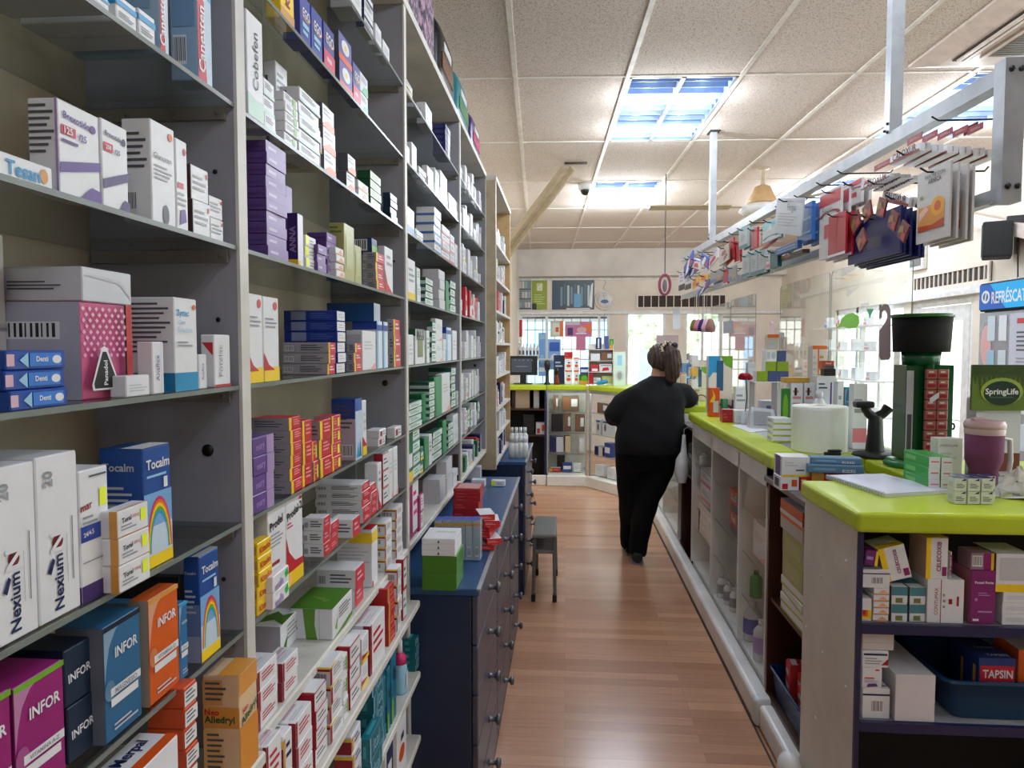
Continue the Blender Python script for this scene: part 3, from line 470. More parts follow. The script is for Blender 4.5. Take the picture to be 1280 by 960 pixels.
D_('greenoff', 'green and orange carton', (40, 110, 40), ('q', 'F', 0, 0, 1, .4, 'a'), ('e', 'F', .5, .6, .3, .3, 'L'), ('q', 'S', 0, 0, 1, 1, 'W'))
D_('blueclip', 'white carton with blue band and yellow base', 'W', ('q', 'S', .2, 0, .8, 1, 'p'), ('q', 'F', 0, 0, 1, .1, 'y'), ('q', 'F', .5, .3, .8, .36, 'n'), ('l', 'F', .1, .5, .6, .75, 2, 'w'))
D_('bluegrey', 'long steel-blue carton', (92, 134, 166), ('q', 'F', .1, .3, .5, .6, (130, 166, 190)), ('b', 'F', .62, .1, .85, .45), ('q', 'F', .0, .85, 1, 1, (140, 176, 200)))
D_('redbits', 'white carton with red flashes', 'W', ('q', 'F', .1, .1, .4, .5, 'R'), ('q', 'F', .6, .3, .9, .8, 'O'), ('q', 'S', .2, .2, .8, .8, 'n'))
D_('redflap', 'red carton with white bands', (206, 52, 58), ('l', 'F', .1, .1, .9, .9, 3, 'W'), ('q', 'T', .1, .1, .9, .35, 'W'), ('q', 'T', .2, .55, .9, .65, 'W'))
D_('packgreen', 'white carton over green carton', (70, 132, 30), ('q', 'F', 0, 0, 1, 1, (66, 122, 20)))
D_('packwhite', 'white carton with green logo', 'W', ('p', 'F', [(.46, .2), (.54, .3), (.5, .85)], (30, 120, 80)), ('t', 'T', 'Allergil', .6, .6, .6, 'L', 0, False), ('q', 'S', .3, .3, .9, .5, 'a'))
D_('slimblue', 'slim grey carton with blue top', (160, 176, 184), ('q', 'T', 0, 0, 1, 1, (60, 80, 170)), ('q', 'F', 0, .86, 1, .92, 'a'), ('b', 'F', .3, .1, .8, .34), ('q', 'S', 0, 0, 1, 1, 'w'))
D_('crimson', 'crimson flat carton', (170, 26, 38), ('l', 'F', .08, .25, .5, .75, 2, (210, 90, 90)), ('q', 'T', .1, .1, .95, .9, (206, 150, 150)), ('q', 'S', 0, 0, 1, 1, (190, 70, 70)))
D_('redpile', 'red carton with white lid', (206, 40, 40), ('l', 'F', .1, .3, .8, .7, 2, (240, 170, 160)), ('q', 'T', 0, 0, 1, 1, 'W'))
# ------------------------------------------------------------------ left wall of shelving
XF, XB, CEIL = -.47, -.69, 3.045
ZL = [2.335, 2.13, 1.925, 1.725, 1.525, 1.325, 1.165, .985, .83, .615, .42]
BAYY = {1: (-.25, .995), 2: (1.02, 2.055), 3: (2.08, 3.125), 4: (3.15, 4.13), 5: (4.19, 5.19)}
BAYN = {1: 'nearest bay', 2: 'second bay', 3: 'third bay', 4: 'fourth bay', 5: 'tan end unit'}
SHN = ['top', 'second', 'third', 'fourth', 'fifth', 'sixth', 'seventh', 'eighth', 'ninth', 'tenth', 'lowest']
def place_name(bay, si):
    k = si-2 if bay == 1 else si
    if bay in (1, 2) and si >= 7: return ['upper white board', 'second white board', 'third white board', 'lowest white board'][si-7]+', '+BAYN[bay]
    return SHN[k]+' shelf, '+BAYN[bay]
def shelf_unit(bay, label):
    y0, y1 = BAYY[bay]; root = thing('shelving_unit', label, 'shelving', (XB, y0, 0), 0, None)
    r = lambda mb: mb
    def part(name, mats, fn, kind=None):
        mb = MB(); fn(mb); return mb.build(name, mats, root)
    W = y1-y0; xf = XF-XB
    bot = 0 if bay <= 2 else .958
    part('back_panel', 'back_board', lambda m_: m_.box(-.02, 0, -.011 if bay == 1 else .003, W+.011, bot, 2.56))
    t = .0125
    for yy in ([W+t] if bay > 1 else [W+t]):
        sp = part('side_panel', ['shelf_paint', 'shelf_edge'], lambda m_: (m_.box(0, xf-.001, yy-t, yy+t, bot, 2.56), m_.box(xf-.001, xf+.004, yy-t-.001, yy+t+.001, bot, 2.56, mi=1)))
        hb = MB()
        for hz in ((1.43, .05) if bay == 1 else (1.475, .06),):
            hb.lathe([(.0001, 0), (.009, 0), (.009, .0012), (.0001, .0012)], 16, (0, 0, 0), M=Matrix.Translation((xf-hz[1], yy-t-.0005, hz[0])) @ Matrix.Rotation(PI/2, 4, 'X'))
        for hz in (1.06, 1.24, 1.62, 1.83):
            hb.lathe([(.0001, 0), (.0035, 0), (.0035, .001), (.0001, .001)], 8, (0, 0, 0), M=Matrix.Translation((xf-.03, yy-t-.0005, hz)) @ Matrix.Rotation(PI/2, 4, 'X'))
        h = hb.build('cable_hole', 'black', sp)
    for i, z in enumerate(ZL):
        if bay >= 3 and i > 7: continue
        if i < 7:
            s = part('glass_shelf', ['shelf_glass', 'glass_edge'], lambda m_: (m_.box(.002, xf-.0015, .001, W-.001, z-.006, z), m_.box(xf-.0015, xf, .001, W-.001, z-.006, z, mi=1)))
            for yy in (W-.008,):
                mb = MB(); mb.box(.005, xf-.012, yy, yy+.0075, z-.024, z-.0065)
                for k in (.3, .6, .9): mb.lathe([(.0001, 0), (.003, 0), (.003, .002), (.0001, .002)], 8, M=Matrix.Translation((xf*k, yy, z-.015)) @ Matrix.Rotation(PI/2, 4, 'X'))
                mb.build('bracket', 'bracket', root)
        else:
            e = {7: .03 if bay == 1 else .005, 8: .04, 9: .04, 10: .04}[i]
            part('white_board', 'board', lambda m_: m_.bevbox(.002, xf+e, .001 if bay != 2 or i < 8 else -.0, W-.001 if i == 7 else W-.001, z-.02, z, .003, seg=1))
    part('top_board', 'shelf_edge', lambda m_: m_.box(0, xf+.006, -.0 if bay > 1 else -.011, W+.0245, 2.56, 2.585))
    return root
shelf_unit(1, 'grey and white shelving bay with glass shelves nearest the camera on the left')
shelf_unit(2, 'second shelving bay of the left wall, before the blue drawers')
shelf_unit(3, 'third shelving bay, above the near half of the blue drawer cabinet')
shelf_unit(4, 'fourth shelving bay, full of white cartons, beside the tan end unit')
# tan end unit (slightly proud of the others)
r5 = thing('shelving_unit', 'tan wooden shelving unit at the far end of the left wall', 'shelving', (XB, 4.145, 0))
X5 = -.41
mb = MB(); mb.box(0, X5-XB, 0, .04, .859, 2.545); mb.build('side_panel', 'tan_wood', r5)
mb = MB(); mb.box(0, X5-XB, 1.045, 1.075, .859, 2.545); mb.build('side_panel', 'light_wood', r5)
mb = MB(); mb.box(-.02, 0, 0, 1.075, .859, 2.545); mb.build('back_panel', 'back_board', r5)
mb = MB(); mb.box(0, X5-XB+.004, 0, 1.075, 2.545, 2.57); mb.build('top_board', 'shelf_edge', r5)
Z5 = [2.20, 1.99, 1.80, 1.61, 1.41, 1.21, 1.05, .89]
for z in Z5:
    mb = MB(); mb.box(.002, X5-XB, .041, 1.044, z-.016, z); mb.build('shelf_board', 'board', r5)

# ------------------------------------------------------------------ what stands on the shelves, measured left edge, right edge, top edge
STK = []
def R(bay, si, des, p0, p1, yt, pl=None, n=1, deep=1, s=.006, z=None, X=None, dmax=.2):
    z = ZL[si] if z is None else z; X = (XF if X is None else X)-s
    if bay in (1, 2) and si >= 8: X += .035
    if bay == 1 and si == 7: X += .022
    a = onx(p0, yt, X); yt1 = yt+(433-yt)*(p1-p0)/(708-p0); b_ = onx(p1, yt1, X)
    W = max(b_.y-a.y-.0012, .006); H = max((a.z-z)/n, .006)
    if pl is None: D = min(dmax, max(.05, .11))/max(1, 1)
    else:
        q = ony(pl, yt, a.y); D = max(.02, min(X-q.x, (X-XB)-.004))
    D = D/deep if deep > 1 else D
    STK.append(dict(des=des, bay=bay, si=si, y=a.y, W=W, H=H, D=D, n=n, deep=deep, X=X, z=z, yc=(a.y+b_.y)/2))
B = 1
for a in [(2, 'bluecap', 94, 137, -32), (2, 'bluecap', 145, 171, -10), (2, 'bluecap', 173, 194, 8), (2, 'canesten', 244, 262, -70, 209), (2, 'canesten', 197, 208, -75),
          (3, 'suntube', -45, 66, 172, None), (3, 'brexo', 71, 124, 121, 32, 1, 1), (3, 'brexod', 126, 160, 146, 100), (3, 'glamox', 188, 218, 147, 150), (3, 'glamoxr', 219, 234, 171, 200),
          (3, 'brownend', 239, 261, 204, 234, 2), (3, 'greenend', 262, 279, 243, 256, 2),
          (4, 'panadol', 100, 157, 377, None, 1, 1, .03), (4, 'bluetube', 8, 83, 438, None, 3, 1, .0), (4, 'whitelow', 158, 188, 470, 150), (4, 'whitetube', 190, 205, 427, 184), (4, 'zyrtec', 217, 246, 371, 160), (4, 'whitetube', 249, 259, 443, 246), (4, 'redtri', 268, 288, 418, 250),
          (5, 'nexium', -14, 43, 588, None), (5, 'nexium', 45, 97, 573, None), (5, 'purpfoot', 98, 135, 590, None, 1, 1, .006), (5, 'tocalm', 178, 213, 562, 122), (5, 'orangeside', 147, 187, 640, 137, 3, 1, -.012),
          (6, 'inform', -60, 14, 905, None), (6, 'inform', 17, 80, 862, None), (6, 'infork', 82, 117, 815, None, 2, 1, .02), (6, 'inforb', 128, 175, 787, 68), (6, 'inforo', 184, 222, 752, 158), (6, 'infors', 223, 234, 757, None), (6, 'darkbox', 224, 232, 722, None, 1, 1, .09), (6, 'tocalm', 249, 273, 697, 228),
          (7, 'neoall', 298, 321, 846, 252, 1, 1, -.005), (7, 'orangestk', 230, 246, 862, 182, 7, 1, .012), (7, 'merpal', 165, 223, 975, 110, 1, 1, .0), (7, 'whiteblue2', 120, 158, 1005, 90, 1, 1, 0)]:
    R(1, *a)
for a in [(0, 'whitepl', 440, 452, -30, 412), (0, 'whiteblue', 456, 467, -14, 445, 2), (0, 'whitepl', 470, 477, 28, 465), (0, 'whitepl', 479, 487, 48, 474),
          (1, 'yellowtall', 350, 367, -60, 330), (1, 'ego', 375, 388, -12, 352), (1, 'ego', 389, 403, 5, 372), (1, 'egom', 404, 418, 24, 388), (1, 'flower', 424, 440, 36, 414, 2), (1, 'egom', 441, 450, 75, 432), (1, 'whitegreen', 451, 461, 88, 443, 2),
          (2, 'cobefen', 308, 328, 9, 300, 1, 1, 0), (2, 'whitemint', 329, 343, 95, None, 3), (2, 'whitemint', 346, 360, 75, 330, 2, 1, .05), (2, 'whitelime', 356, 373, 112, 340, 5, 1, .0), (2, 'whitemint', 374, 400, 107, 348, 5), (2, 'whiteorange', 404, 419, 127, 398, 3), (2, 'anna', 400, 404, 170, None, 2, 1, .01),
          (2, 'whiteorange', 434, 444, 191, 421, 2), (2, 'peach', 449, 461, 224, 446, 2), (2, 'greenstk', 463, 476, 212, 446, 4), (2, 'tealstk', 488, 496, 240, 478, 4),
          (3, 'purplep', 332, 357, 174, 305, 10), (3, 'anna', 372, 379, 266, 364), (3, 'purplep', 358, 365, 232, None, 1, 1, .03), (3, 'creamy', 382, 396, 293, 378, 3), (3, 'purplep', 397, 408, 305, 380, 3, 1, 0), (3, 'purplep', 408, 420, 290, 383, 5, 1, .02), (3, 'peach', 420, 430, 308, 415, 4), (3, 'olive', 430, 443, 278, 410), (3, 'olive', 443, 452, 305, 438), (3, 'greyred', 470, 480, 315, 453, 4), (3, 'redcurve', 481, 491, 307, 476),
          (4, 'yelfoot', 309, 328, 366, None), (4, 'yelfoot', 329, 348, 370, None), (4, 'greyred', 410, 419, 428, 352, 3), (4, 'bluestk', 421, 431, 388, 354, 6), (4, 'greyred', 443, 452, 429, 432, 3, 1, 0), (4, 'whitebig', 453, 470, 413, 432, 1), (4, 'lightblue', 471, 478, 401, 440, 1), (4, 'lightblue', 479, 485, 402, 452), (4, 'greyred', 492, 500, 399, 484, 3),
          (5, 'lilactxt', 316, 342, 549, None, 4, 1, 0), (5, 'redyel', 362, 377, 523, 314, 6), (5, 'redyel', 378, 390, 527, 340, 3), (5, 'redyelg', 391, 398, 553, None, 2), (5, 'redyel', 399, 414, 527, 385, 3), (5, 'redyelg', 415, 427, 521, 392, 4), (5, 'blueoma', 444, 452, 499, 414, 1, 1, .0), (5, 'whitered', 453, 458, 501, 448), (5, 'flatwhite', 474, 482, 538, 456, 2), (5, 'flatwhite', 494, 502, 535, 483, 1),
          (6, 'prodel', 335, 357, 638, 316), (6, 'prodel2', 357, 378, 627, None), (6, 'redwhite', 453, 463, 606, 394, 5), (6, 'redwhite', 464, 471, 607, 440, 4), (6, 'redwhite', 404, 412, 648, 378, 3), (6, 'redwhite', 413, 423, 655, None, 3), (6, 'redwhite', 441, 450, 650, 412, 1, 1, -.01), (6, 'kitadol', 322, 339, 680, 314, 5, 1, 0), (6, 'redyel', 355, 366, 703, 339, 2), (6, 'bluenote', 340, 361, 722, None, 2, 1, -.01),
          (6, 'redcurve', 472, 477, 580, 455, 1), (6, 'redbox', 478, 485, 568, 466, 3), (6, 'whitebig', 486, 491, 563, 474, 1), (6, 'whitebig', 492, 497, 560, None),
          (7, 'redcol', 354, 373, 830, 327, 2, 1, 0), (7, 'redcol', 322, 347, 842, None, 3, 1, 0), (7, 'greenwave', 350, 374, 784, 318, 1, 1, .075), (7, 'greenbig', 416, 440, 762, 362, 1, 1, 0), (7, 'redwhite', 444, 455, 713, 395, 2), (7, 'yelband', 465, 472, 662, 420), (7, 'redcap', 481, 490, 655, 458, 4), (7, 'redcap', 494, 503, 637, 474, 5),
          (8, 'redcol', 334, 352, 935, 312, 2), (8, 'redcol', 370, 391, 905, 330, 3), (8, 'redbox', 394, 408, 868, 360, 4), (8, 'redcap', 412, 428, 835, 392, 4), (8, 'whitelime', 429, 435, 822, None, 3), (8, 'redbox', 437, 450, 810, 420, 3), (8, 'redcol', 463, 481, 783, 424, 1), (8, 'whitered', 452, 461, 800, None, 2), (9, 'tealtall', 484, 488, 838, None), (8, 'mer', 355, 366, 922, 325, 2), (8, 'redbox', 478, 484, 734, 462, 2, 1, .03), (8, 'redorange', 485, 493, 737, None, 4), (8, 'redcap', 496, 502, 712, 482, 4), (8, 'redbox', 504, 508, 700, 494, 2),
          (9, 'mer', 440, 452, 922, 417, 4), (9, 'teal', 466, 482, 852, 445, 5), (9, 'teal', 463, 478, 925, 450, 2, 1, -.012), (9, 'tealtall', 489, 495, 806, 478), (9, 'teal', 520, 525, 800, 500, 5),
          (10, 'navypanel', 482, 492, 925, 476), (10, 'orangedot', 496, 508, 903, 488)]:
    R(2, *a)
for a in [(0, 'yellowbit', 505, 516, 93, None, 2), (0, 'whitepl', 519, 528, 128, None), (0, 'whitepl', 532, 540, 127, 520, 2), (0, 'navystk', 557, 563, 154, 541, 6),
          (1, 'whitepl', 507, 512, 179), (1, 'whitepl', 515, 521, 177, 509), (1, 'whitepl', 524, 532, 207, 514, 2), (1, 'whitepl', 535, 542, 206, 528, 2), (1, 'mintwhite', 543, 549, 209, 536, 2), (1, 'whitepl', 550, 559, 212, 544, 2), (1, 'whitepl', 562, 573, 240, 556, 2),
          (2, 'whiteblue2', 508, 518, 256, 505), (2, 'whiteblue2', 543, 551, 258, 520, 5), (2, 'mintwhite', 519, 529, 285, None, 2), (2, 'pinkwhite', 553, 562, 280, 545, 4), (2, 'pinkwhite', 563, 568, 292, 558, 3), (2, 'whitepl', 569, 574, 304, 563, 2),
          (3, 'yellowbit', 510, 519, 322, None), (3, 'mintwhite', 520, 526, 333, None, 2), (3, 'greenwhite', 532, 541, 346, 524, 4), (3, 'greybox', 549, 556, 336, 528, 4), (3, 'greentall', 557, 561, 350, 552, 2), (3, 'greenwhite', 563, 569, 350, 556, 4),
          (4, 'whitepl', 510, 517, 418, None), (4, 'maxi', 519, 531, 411, 509), (4, 'mintwhite', 532, 537, 413), (4, 'greenwhite', 540, 545, 402, 534, 4), (4, 'whitebig', 545, 553, 398, 541, 2), (4, 'whitepl', 554, 558, 424, None, 2), (4, 'lightblue', 558, 564, 409, 551), (4, 'whitepl', 566, 571, 413),
          (5, 'greenwhite', 511, 527, 505, None, 4, 1, 0), (5, 'greentall', 527, 534, 493, 511, 1, 1, .02), (5, 'greenwhite', 537, 543, 478, 512, 6), (5, 'greentall', 543, 552, 472, 535), (5, 'whitebig', 552, 563, 468, 544), (5, 'greenwhite', 564, 569, 460, 535, 5), (5, 'mintwhite', 570, 575, 490, None, 2),
          (6, 'greenyel', 510, 516, 545), (6, 'greenwhite', 516, 525, 538, 511, 4), (6, 'greenyel', 525, 529, 560, None, 2), (6, 'greentall', 530, 534, 548, 524), (6, 'mintwhite', 535, 540, 545, None), (6, 'greenwhite', 541, 552, 541, 530, 4), (6, 'greentall', 553, 558, 527, 546), (6, 'greenwhite', 560, 566, 530, 552, 4), (6, 'whitepl', 567, 573, 520, 558, 2),
          (7, 'magwhite', 512, 523, 602, 508), (7, 'magwhite', 524, 529, 620, None, 2, 1, 0), (7, 'greybox', 550, 557, 600, 528, 1), (7, 'greybox', 558, 566, 577, 545, 2), (7, 'whitepl', 567, 572, 590, 560, 2), (7, 'brownbox', 573, 578, 568, 566)]:
    R(3, *a)
rn = random.Random(3)
# far bays: whole rows of small packs, each its own carton
def row(bay, si, p0, p1, zs, X, kinds, hmin, hmax, span=.17):
    y = onx(p0, 430, X).y; y1 = onx(p1, 430, X).y
    while y < y1-.02:
        w = rn.uniform(.045, .085); w = min(w, y1-y)
        n = rn.choice([1, 1, 2, 3]); h = rn.uniform(hmin, hmax)
        STK.append(dict(des=rn.choice(kinds), bay=bay, si=si, y=y, W=w-.004, H=h/n, D=rn.uniform(.07, .13), n=n, deep=1, X=X-.008-rn.uniform(0, .02), z=zs, yc=y+w/2))
        y += w+rn.uniform(.002, .02)
wk = ['whitepl', 'whitebig', 'greybox', 'mintwhite', 'whitepl', 'pinkwhite']
for si, kinds, hm in [(0, wk, .13), (1, wk, .13), (2, wk+['yellowbit'], .16), (3, ['pinktall', 'redtall', 'navytall', 'whitepl', 'whitebig', 'whitepl'], .15), (4, wk, .15), (5, wk, .14), (6, wk+['greenwhite'], .13), (7, ['greenwhite', 'greentall', 'navystk', 'redtall', 'yellowbit', 'whitepl'], .11)]:
    row(4, si, 579, 605, ZL[si], XF, kinds, .07, hm)
for i, z in enumerate(Z5):
    row(5, i, 622, 635, z, X5, [wk, ['navytall', 'pinkwhite', 'peach', 'whitepl', 'yellowbit'], ['navytall', 'pinktall', 'redtall', 'whitepl'], ['maxi', 'olive', 'whitepl'], wk, ['pinkwhite', 'navystk', 'pinktall'], wk, ['peach', 'whitepl', 'navystk']][i], .08, .14)

from collections import defaultdict
grp = defaultdict(list)
for s in STK: grp[(DES[s['des']][0], s['bay'], s['si'])].append(s)
def stack_names(L):
    k = len(L)
    if k == 1: return ['']
    if k == 2: return ['nearer', 'farther']
    return ['nearest', 'second nearest', 'third nearest', 'fourth nearest', 'fifth nearest', 'sixth nearest', 'seventh nearest', 'eighth nearest', 'ninth nearest', 'tenth nearest'][:k-1]+['farthest']
for (desc, bay, si), L in grp.items():
    L.sort(key=lambda s: s['y']); nm = stack_names(L)
    for s, w in zip(L, nm): s['nm'] = w
for s in STK:
    desc = DES[s['des']][0]; pl = place_name(s['bay'], s['si']); n = s['n']
    for j in range(n):
        for dd in range(s['deep']):
            k = n-1-j                                        # counted from the top
            posn = '' if n == 1 else ('top of' if k == 0 else 'bottom of' if j == 0 else ORD[k]+' in')
            if n == 1: lab = f"{(s['nm']+' ') if s['nm'] else ''}{desc} on the {pl}"
            else: lab = f"{desc}, {posn} its {(s['nm']+' ') if s['nm'] else ''}stack, {pl}"
            jx = rn.uniform(-.002, .0015) if n > 1 else 0; jr = rn.uniform(-.02, .02) if n > 1 else rn.uniform(-.012, .012)
            carton(s['des'], (s['X']-s['D']/2-dd*s['D']+jx, s['yc']+(rn.uniform(-.0008, .0008)), s['z']+.0004+j*s['H']), jr, s['D']-.001, s['W'], s['H']-.0004, lab, 'cartons on the '+pl, 'medicine_box', 'medicine box')
# cartons lying on other cartons of the left wall
def top_of(X0, X1, Y0, Y1, z, H, des, lab, grp_):
    carton(des, ((X0+X1)/2, (Y0+Y1)/2, z+.0005), 0, X1-X0, Y1-Y0, H, lab, grp_)
g1 = 'cartons on the third shelf, nearest bay'
a = onx(100, 377, XF-.036); b_ = onx(157, 388, XF-.036); pz = a.z
for k in range(2):
    carton('panadol', (XF-.036-.11-.058-k*.052, (a.y+b_.y)/2, ZL[4]+.0005), 0, .05, b_.y-a.y-.002, pz-ZL[4]-.001, ['pink carton behind the pink one with the black triangle', 'rearmost pink carton under the white tray lid'][k], g1)
top_of(XB+.006, XF-.031, a.y-.003, b_.y+.004, pz, .036, 'lid', 'upturned white tray lid over the pink cartons', None)
a = onx(421, 388, XF-.006); b_ = onx(470, 379, XF-.03); c_ = onx(476, 380, XF-.03)
z_ = onx(466, 401, XF-.006).z
carton('bigblue', (XF-.012-.06, (onx(466, 401, XF-.006).y+onx(478, 401, XF-.006).y)/2+.015, z_+.0006), 0, .12, .06, .045, 'dark blue carton lying on the pale blue cartons, fifth shelf, second bay', 'cartons on the fifth shelf, second bay')
a = onx(470, 315, XF-.006)
carton('navybar', (XF-.055, a.y+.028, a.z+.0006), 0, .075, .05, .036, 'navy carton with white barcode on top of grey cartons, fourth shelf, second bay', 'cartons on the fourth shelf, second bay')
for k in range(3):
    s = [q for q in STK if q['des'] == 'blueoma'][0]
top_ = [q for q in STK if q['des'] == 'blueoma'][0]
a = onx(20, 300, -.56)
carton('oldwhite', (-.63, .60, ZL[4]+.0005), 0, .10, .20, .17, 'large worn off-white carton behind the white tray lid', g1)
# dish-soap style spray bottle on the third white board
a = onx(500, 862, XF+.03)
t = thing('spray_bottle', 'slim pale blue bottle with magenta cap among teal cartons on the left', 'bottle', (XF+.01, onx(500, 850, XF+.01).y, ZL[9]))
mb = MB(); mb.lathe([(.0001, 0), (.019, 0), (.02, .01), (.02, .075), (.017, .085), (.0001, .085)], 20, col=C_('C')); mb.box(.0195, .0205, -.01, .012, .02, .06, C_('W')); mb.build('body', 'plastic', t)
mb = MB(); mb.lathe([(.0001, .085), (.019, .085), (.018, .105), (.009, .115), (.0001, .115)], 20, col=C_('m')); mb.build('collar', 'plastic', t)
mb = MB(); mb.lathe([(.0001, .115), (.008, .115), (.007, .15), (.0001, .152)], 16, col=C_('W')); mb.build('cap', 'plastic', t)
# little white bottles by the second divider post
for k, (zi, yy) in enumerate([(5, 1.045)]):
    t = thing('dropper_bottle', 'small white dropper bottle against the post, sixth shelf, second bay', 'bottle', (XF-.018, yy, ZL[zi]))
    mb = MB(); mb.lathe([(.0001, 0), (.012, 0), (.012, .03), (.006, .036), (.0001, .036)], 18, col=C_('W')); mb.build('body', 'plastic', t)
    mb = MB(); mb.lathe([(.0001, .036), (.007, .036), (.004, .06), (.0001, .062)], 14, col=C_('W')); mb.build('cap', 'plastic', t)
# packs on top of the shelving
def soft_pack(name, label, X, y0, y1, z, H, D, mat, band=None, handle=False, cat='pack'):
    t = thing(name, label, cat, (X-D/2, (y0+y1)/2, z), 0, 'packs on top of the shelving')
    W = y1-y0; mb = MB(); rings = []
    for i in range(9):
        f = i/8; k = 1-.35*max(0, f-.82)/.18-.12*max(0, .1-f)/.1
        rings.append([(D/2*k*math.copysign(abs(math.cos(q))**.35, math.cos(q)), W/2*(.97+.03*k)*math.copysign(abs(math.sin(q))**.35, math.sin(q)), H*f) for q in [2*PI*j/24 for j in range(24)]])
    mb.loft(rings, C_(mat) if mat in P else (1, 1, 1)); mb.build('wrapper', 'plastic' if mat in P else mat, t)
    if band:
        mb = MB(); mb.box(D/2-.002, D/2+.001, -W*.36, W*.36, H*.25, H*.5, C_(band)); mb.box(D/2-.002, D/2+.0015, -W*.25, W*.2, H*.56, H*.7, C_('W')); mb.build('print', 'plastic', t)
    if handle:
        mb = MB(); mb.tube([(0, -W*.2, H*.96), (0, -W*.12, H*1.12), (0, W*.12, H*1.12), (0, W*.2, H*.96)], .006, 8, C_('C')); mb.build('handle', 'plastic', t)
zt = 2.586
soft_pack('nappy_pack', 'dark purple patterned pack on top of the shelving nearest the camera', -.475, 2.06, 2.36, zt, .30, .17, 'fabric_print')
soft_pack('nappy_pack', 'second purple patterned pack on top of the shelving', -.475, 2.37, 2.62, zt, .27, .17, 'fabric_print')
soft_pack('nappy_pack', 'black and brown pack on top of the shelving', -.475, 2.70, 3.06, zt, .25, .17, 'k', 'x')
soft_pack('nappy_pack', 'teal green pack with carry handle on top of the shelving', -.475, 3.14, 3.52, zt, .22, .17, 't', 'G', True)
soft_pack('nappy_pack', 'purple and pink pack at the far end on top of the shelving', -.475, 3.62, 3.98, zt, .19, .16, 'q', 'm')
soft_pack('nappy_pack', 'green topped pack on the shelving at the top left, beside the purple packs', -.475, 1.82, 2.04, zt, .3, .17, 'L', 'W')
# ------------------------------------------------------------------ room shell
XL, XR, YB, YF = -.72, 3.2, 10.95, -1.8
def wallbox(name, parts, mats):
    mb = MB()
    for p in parts: mb.box(*p)
    return struct(name, mb, mats)
wallbox('floor', [(XL-.2, XR+.1, YF-.2, YB+.1, -.05, 0)], 'laminate')
wallbox('wall_left', [(XL-.15, XL, YF, YB, 0, CEIL)], 'cream')
wallbox('wall_front', [(XL, XR, YF-.15, YF, 0, CEIL)], 'cream')
zs, zt_ = .95, 2.09                                        # sill and head of the shop windows at the back
wallbox('wall_back', [(XL, XR, YB, YB+.12, 2.12, CEIL), (XL, .66, YB, YB+.12, 0, zs), (.66, .90, YB, YB+.12, 0, 2.12), (1.50, 1.78, YB, YB+.12, 0, 2.12), (1.78, 2.32, YB, YB+.12, 0, 1.35), (2.32, XR, YB, YB+.12, 0, 2.12)], 'cream')
# right wall: openings y 5.92..6.88 (door), 7.1..8.75 (shop window)
wallbox('wall_right', [(XR, XR+.12, YF, 1.1, 0, CEIL), (XR, XR+.12, 1.1, 4.9, 2.62, CEIL), (XR, XR+.12, 1.1, 4.9, 0, .35), (XR, XR+.12, 4.9, 5.9, 0, CEIL), (XR, XR+.12, 5.9, 6.92, 2.02, CEIL), (XR, XR+.12, 6.92, 7.06, 0, CEIL), (XR, XR+.12, 7.06, 8.8, 2.02, CEIL), (XR, XR+.12, 7.06, 8.8, 0, .5), (XR, XR+.12, 8.8, YB, 0, CEIL)], 'cream')
mb = MB(); mb.bevbox(XL, XR, 10.72, YB, 2.64, CEIL, .004); struct('trim_1', mb, 'fascia')
mb = MB(); mb.box(XL, XR, 10.9, YB, 2.085, 2.125); mb.box(XL, XR, 10.92, YB, 2.60, 2.64); struct('trim_2', mb, 'white_trim')
mb = MB(); mb.box(XR-.03, XR, 5.3, 7.3, 2.035, 2.075); mb.box(XR-.05, XR, 5.3, 7.3, 2.0, 2.035); struct('trim_3', mb, 'white_trim')

# ceiling grid (slightly skewed to the shelving)
GA = math.radians(2.12); GX = Vector((math.cos(GA), math.sin(GA), 0)); GY = Vector((-math.sin(GA), math.cos(GA), 0)); G0 = Vector((.327, 3.967, 0)); TW, TL = .61, 1.22
LIGHTS = {(0, 0), (0, 2), (3, 0), (0, -2), (3, 2), (0, -4)}  # aisle cells over and behind the camera: unseen fixtures added for fill light
def gp(i, j, z): p = G0+GX*(i*TW)+GY*(j*TL); return (p.x, p.y, z)
mb = MB()
for i in range(-3, 6):
    for j in range(-5, 6):
        if (i, j) in LIGHTS: continue
        mb.add([gp(i, j, CEIL), gp(i, j+1, CEIL), gp(i+1, j+1, CEIL), gp(i+1, j, CEIL)], [(0, 1, 2, 3)])
struct('ceiling', mb, 'ceiling_tile')
mb = MB(); mb.box(XL-.3, XR+.4, YF-.3, YB+.3, CEIL+.15, CEIL+.2); struct('trim_4', mb, 'dark')
mb = MB()
for i in range(-2, 6): mb.bar(gp(i, -4.8, CEIL-.002), gp(i, 5.65, CEIL-.002), .024, .008)
for j in range(-4, 6): mb.bar(gp(-1.85, j, CEIL-.0015), gp(4.7, j, CEIL-.0015), .016, .006)
struct('trim_5', mb, 'tbar')
LE_ = 8.0
nmL = {(0, 0): 'recessed fluorescent ceiling light with louvres, nearest over the aisle', (0, 2): 'smaller-looking second fluorescent ceiling light farther down the aisle', (3, 0): 'fluorescent ceiling light above the hanging rail at the right', (3, 2): 'fluorescent ceiling light farther along behind the hanging rail', (0, -2): 'unseen fluorescent ceiling light added over the near aisle for ambience', (3, -2): 'fluorescent ceiling light over the near counter', (0, -4): 'unseen fluorescent ceiling light added behind the camera to brighten near faces'}
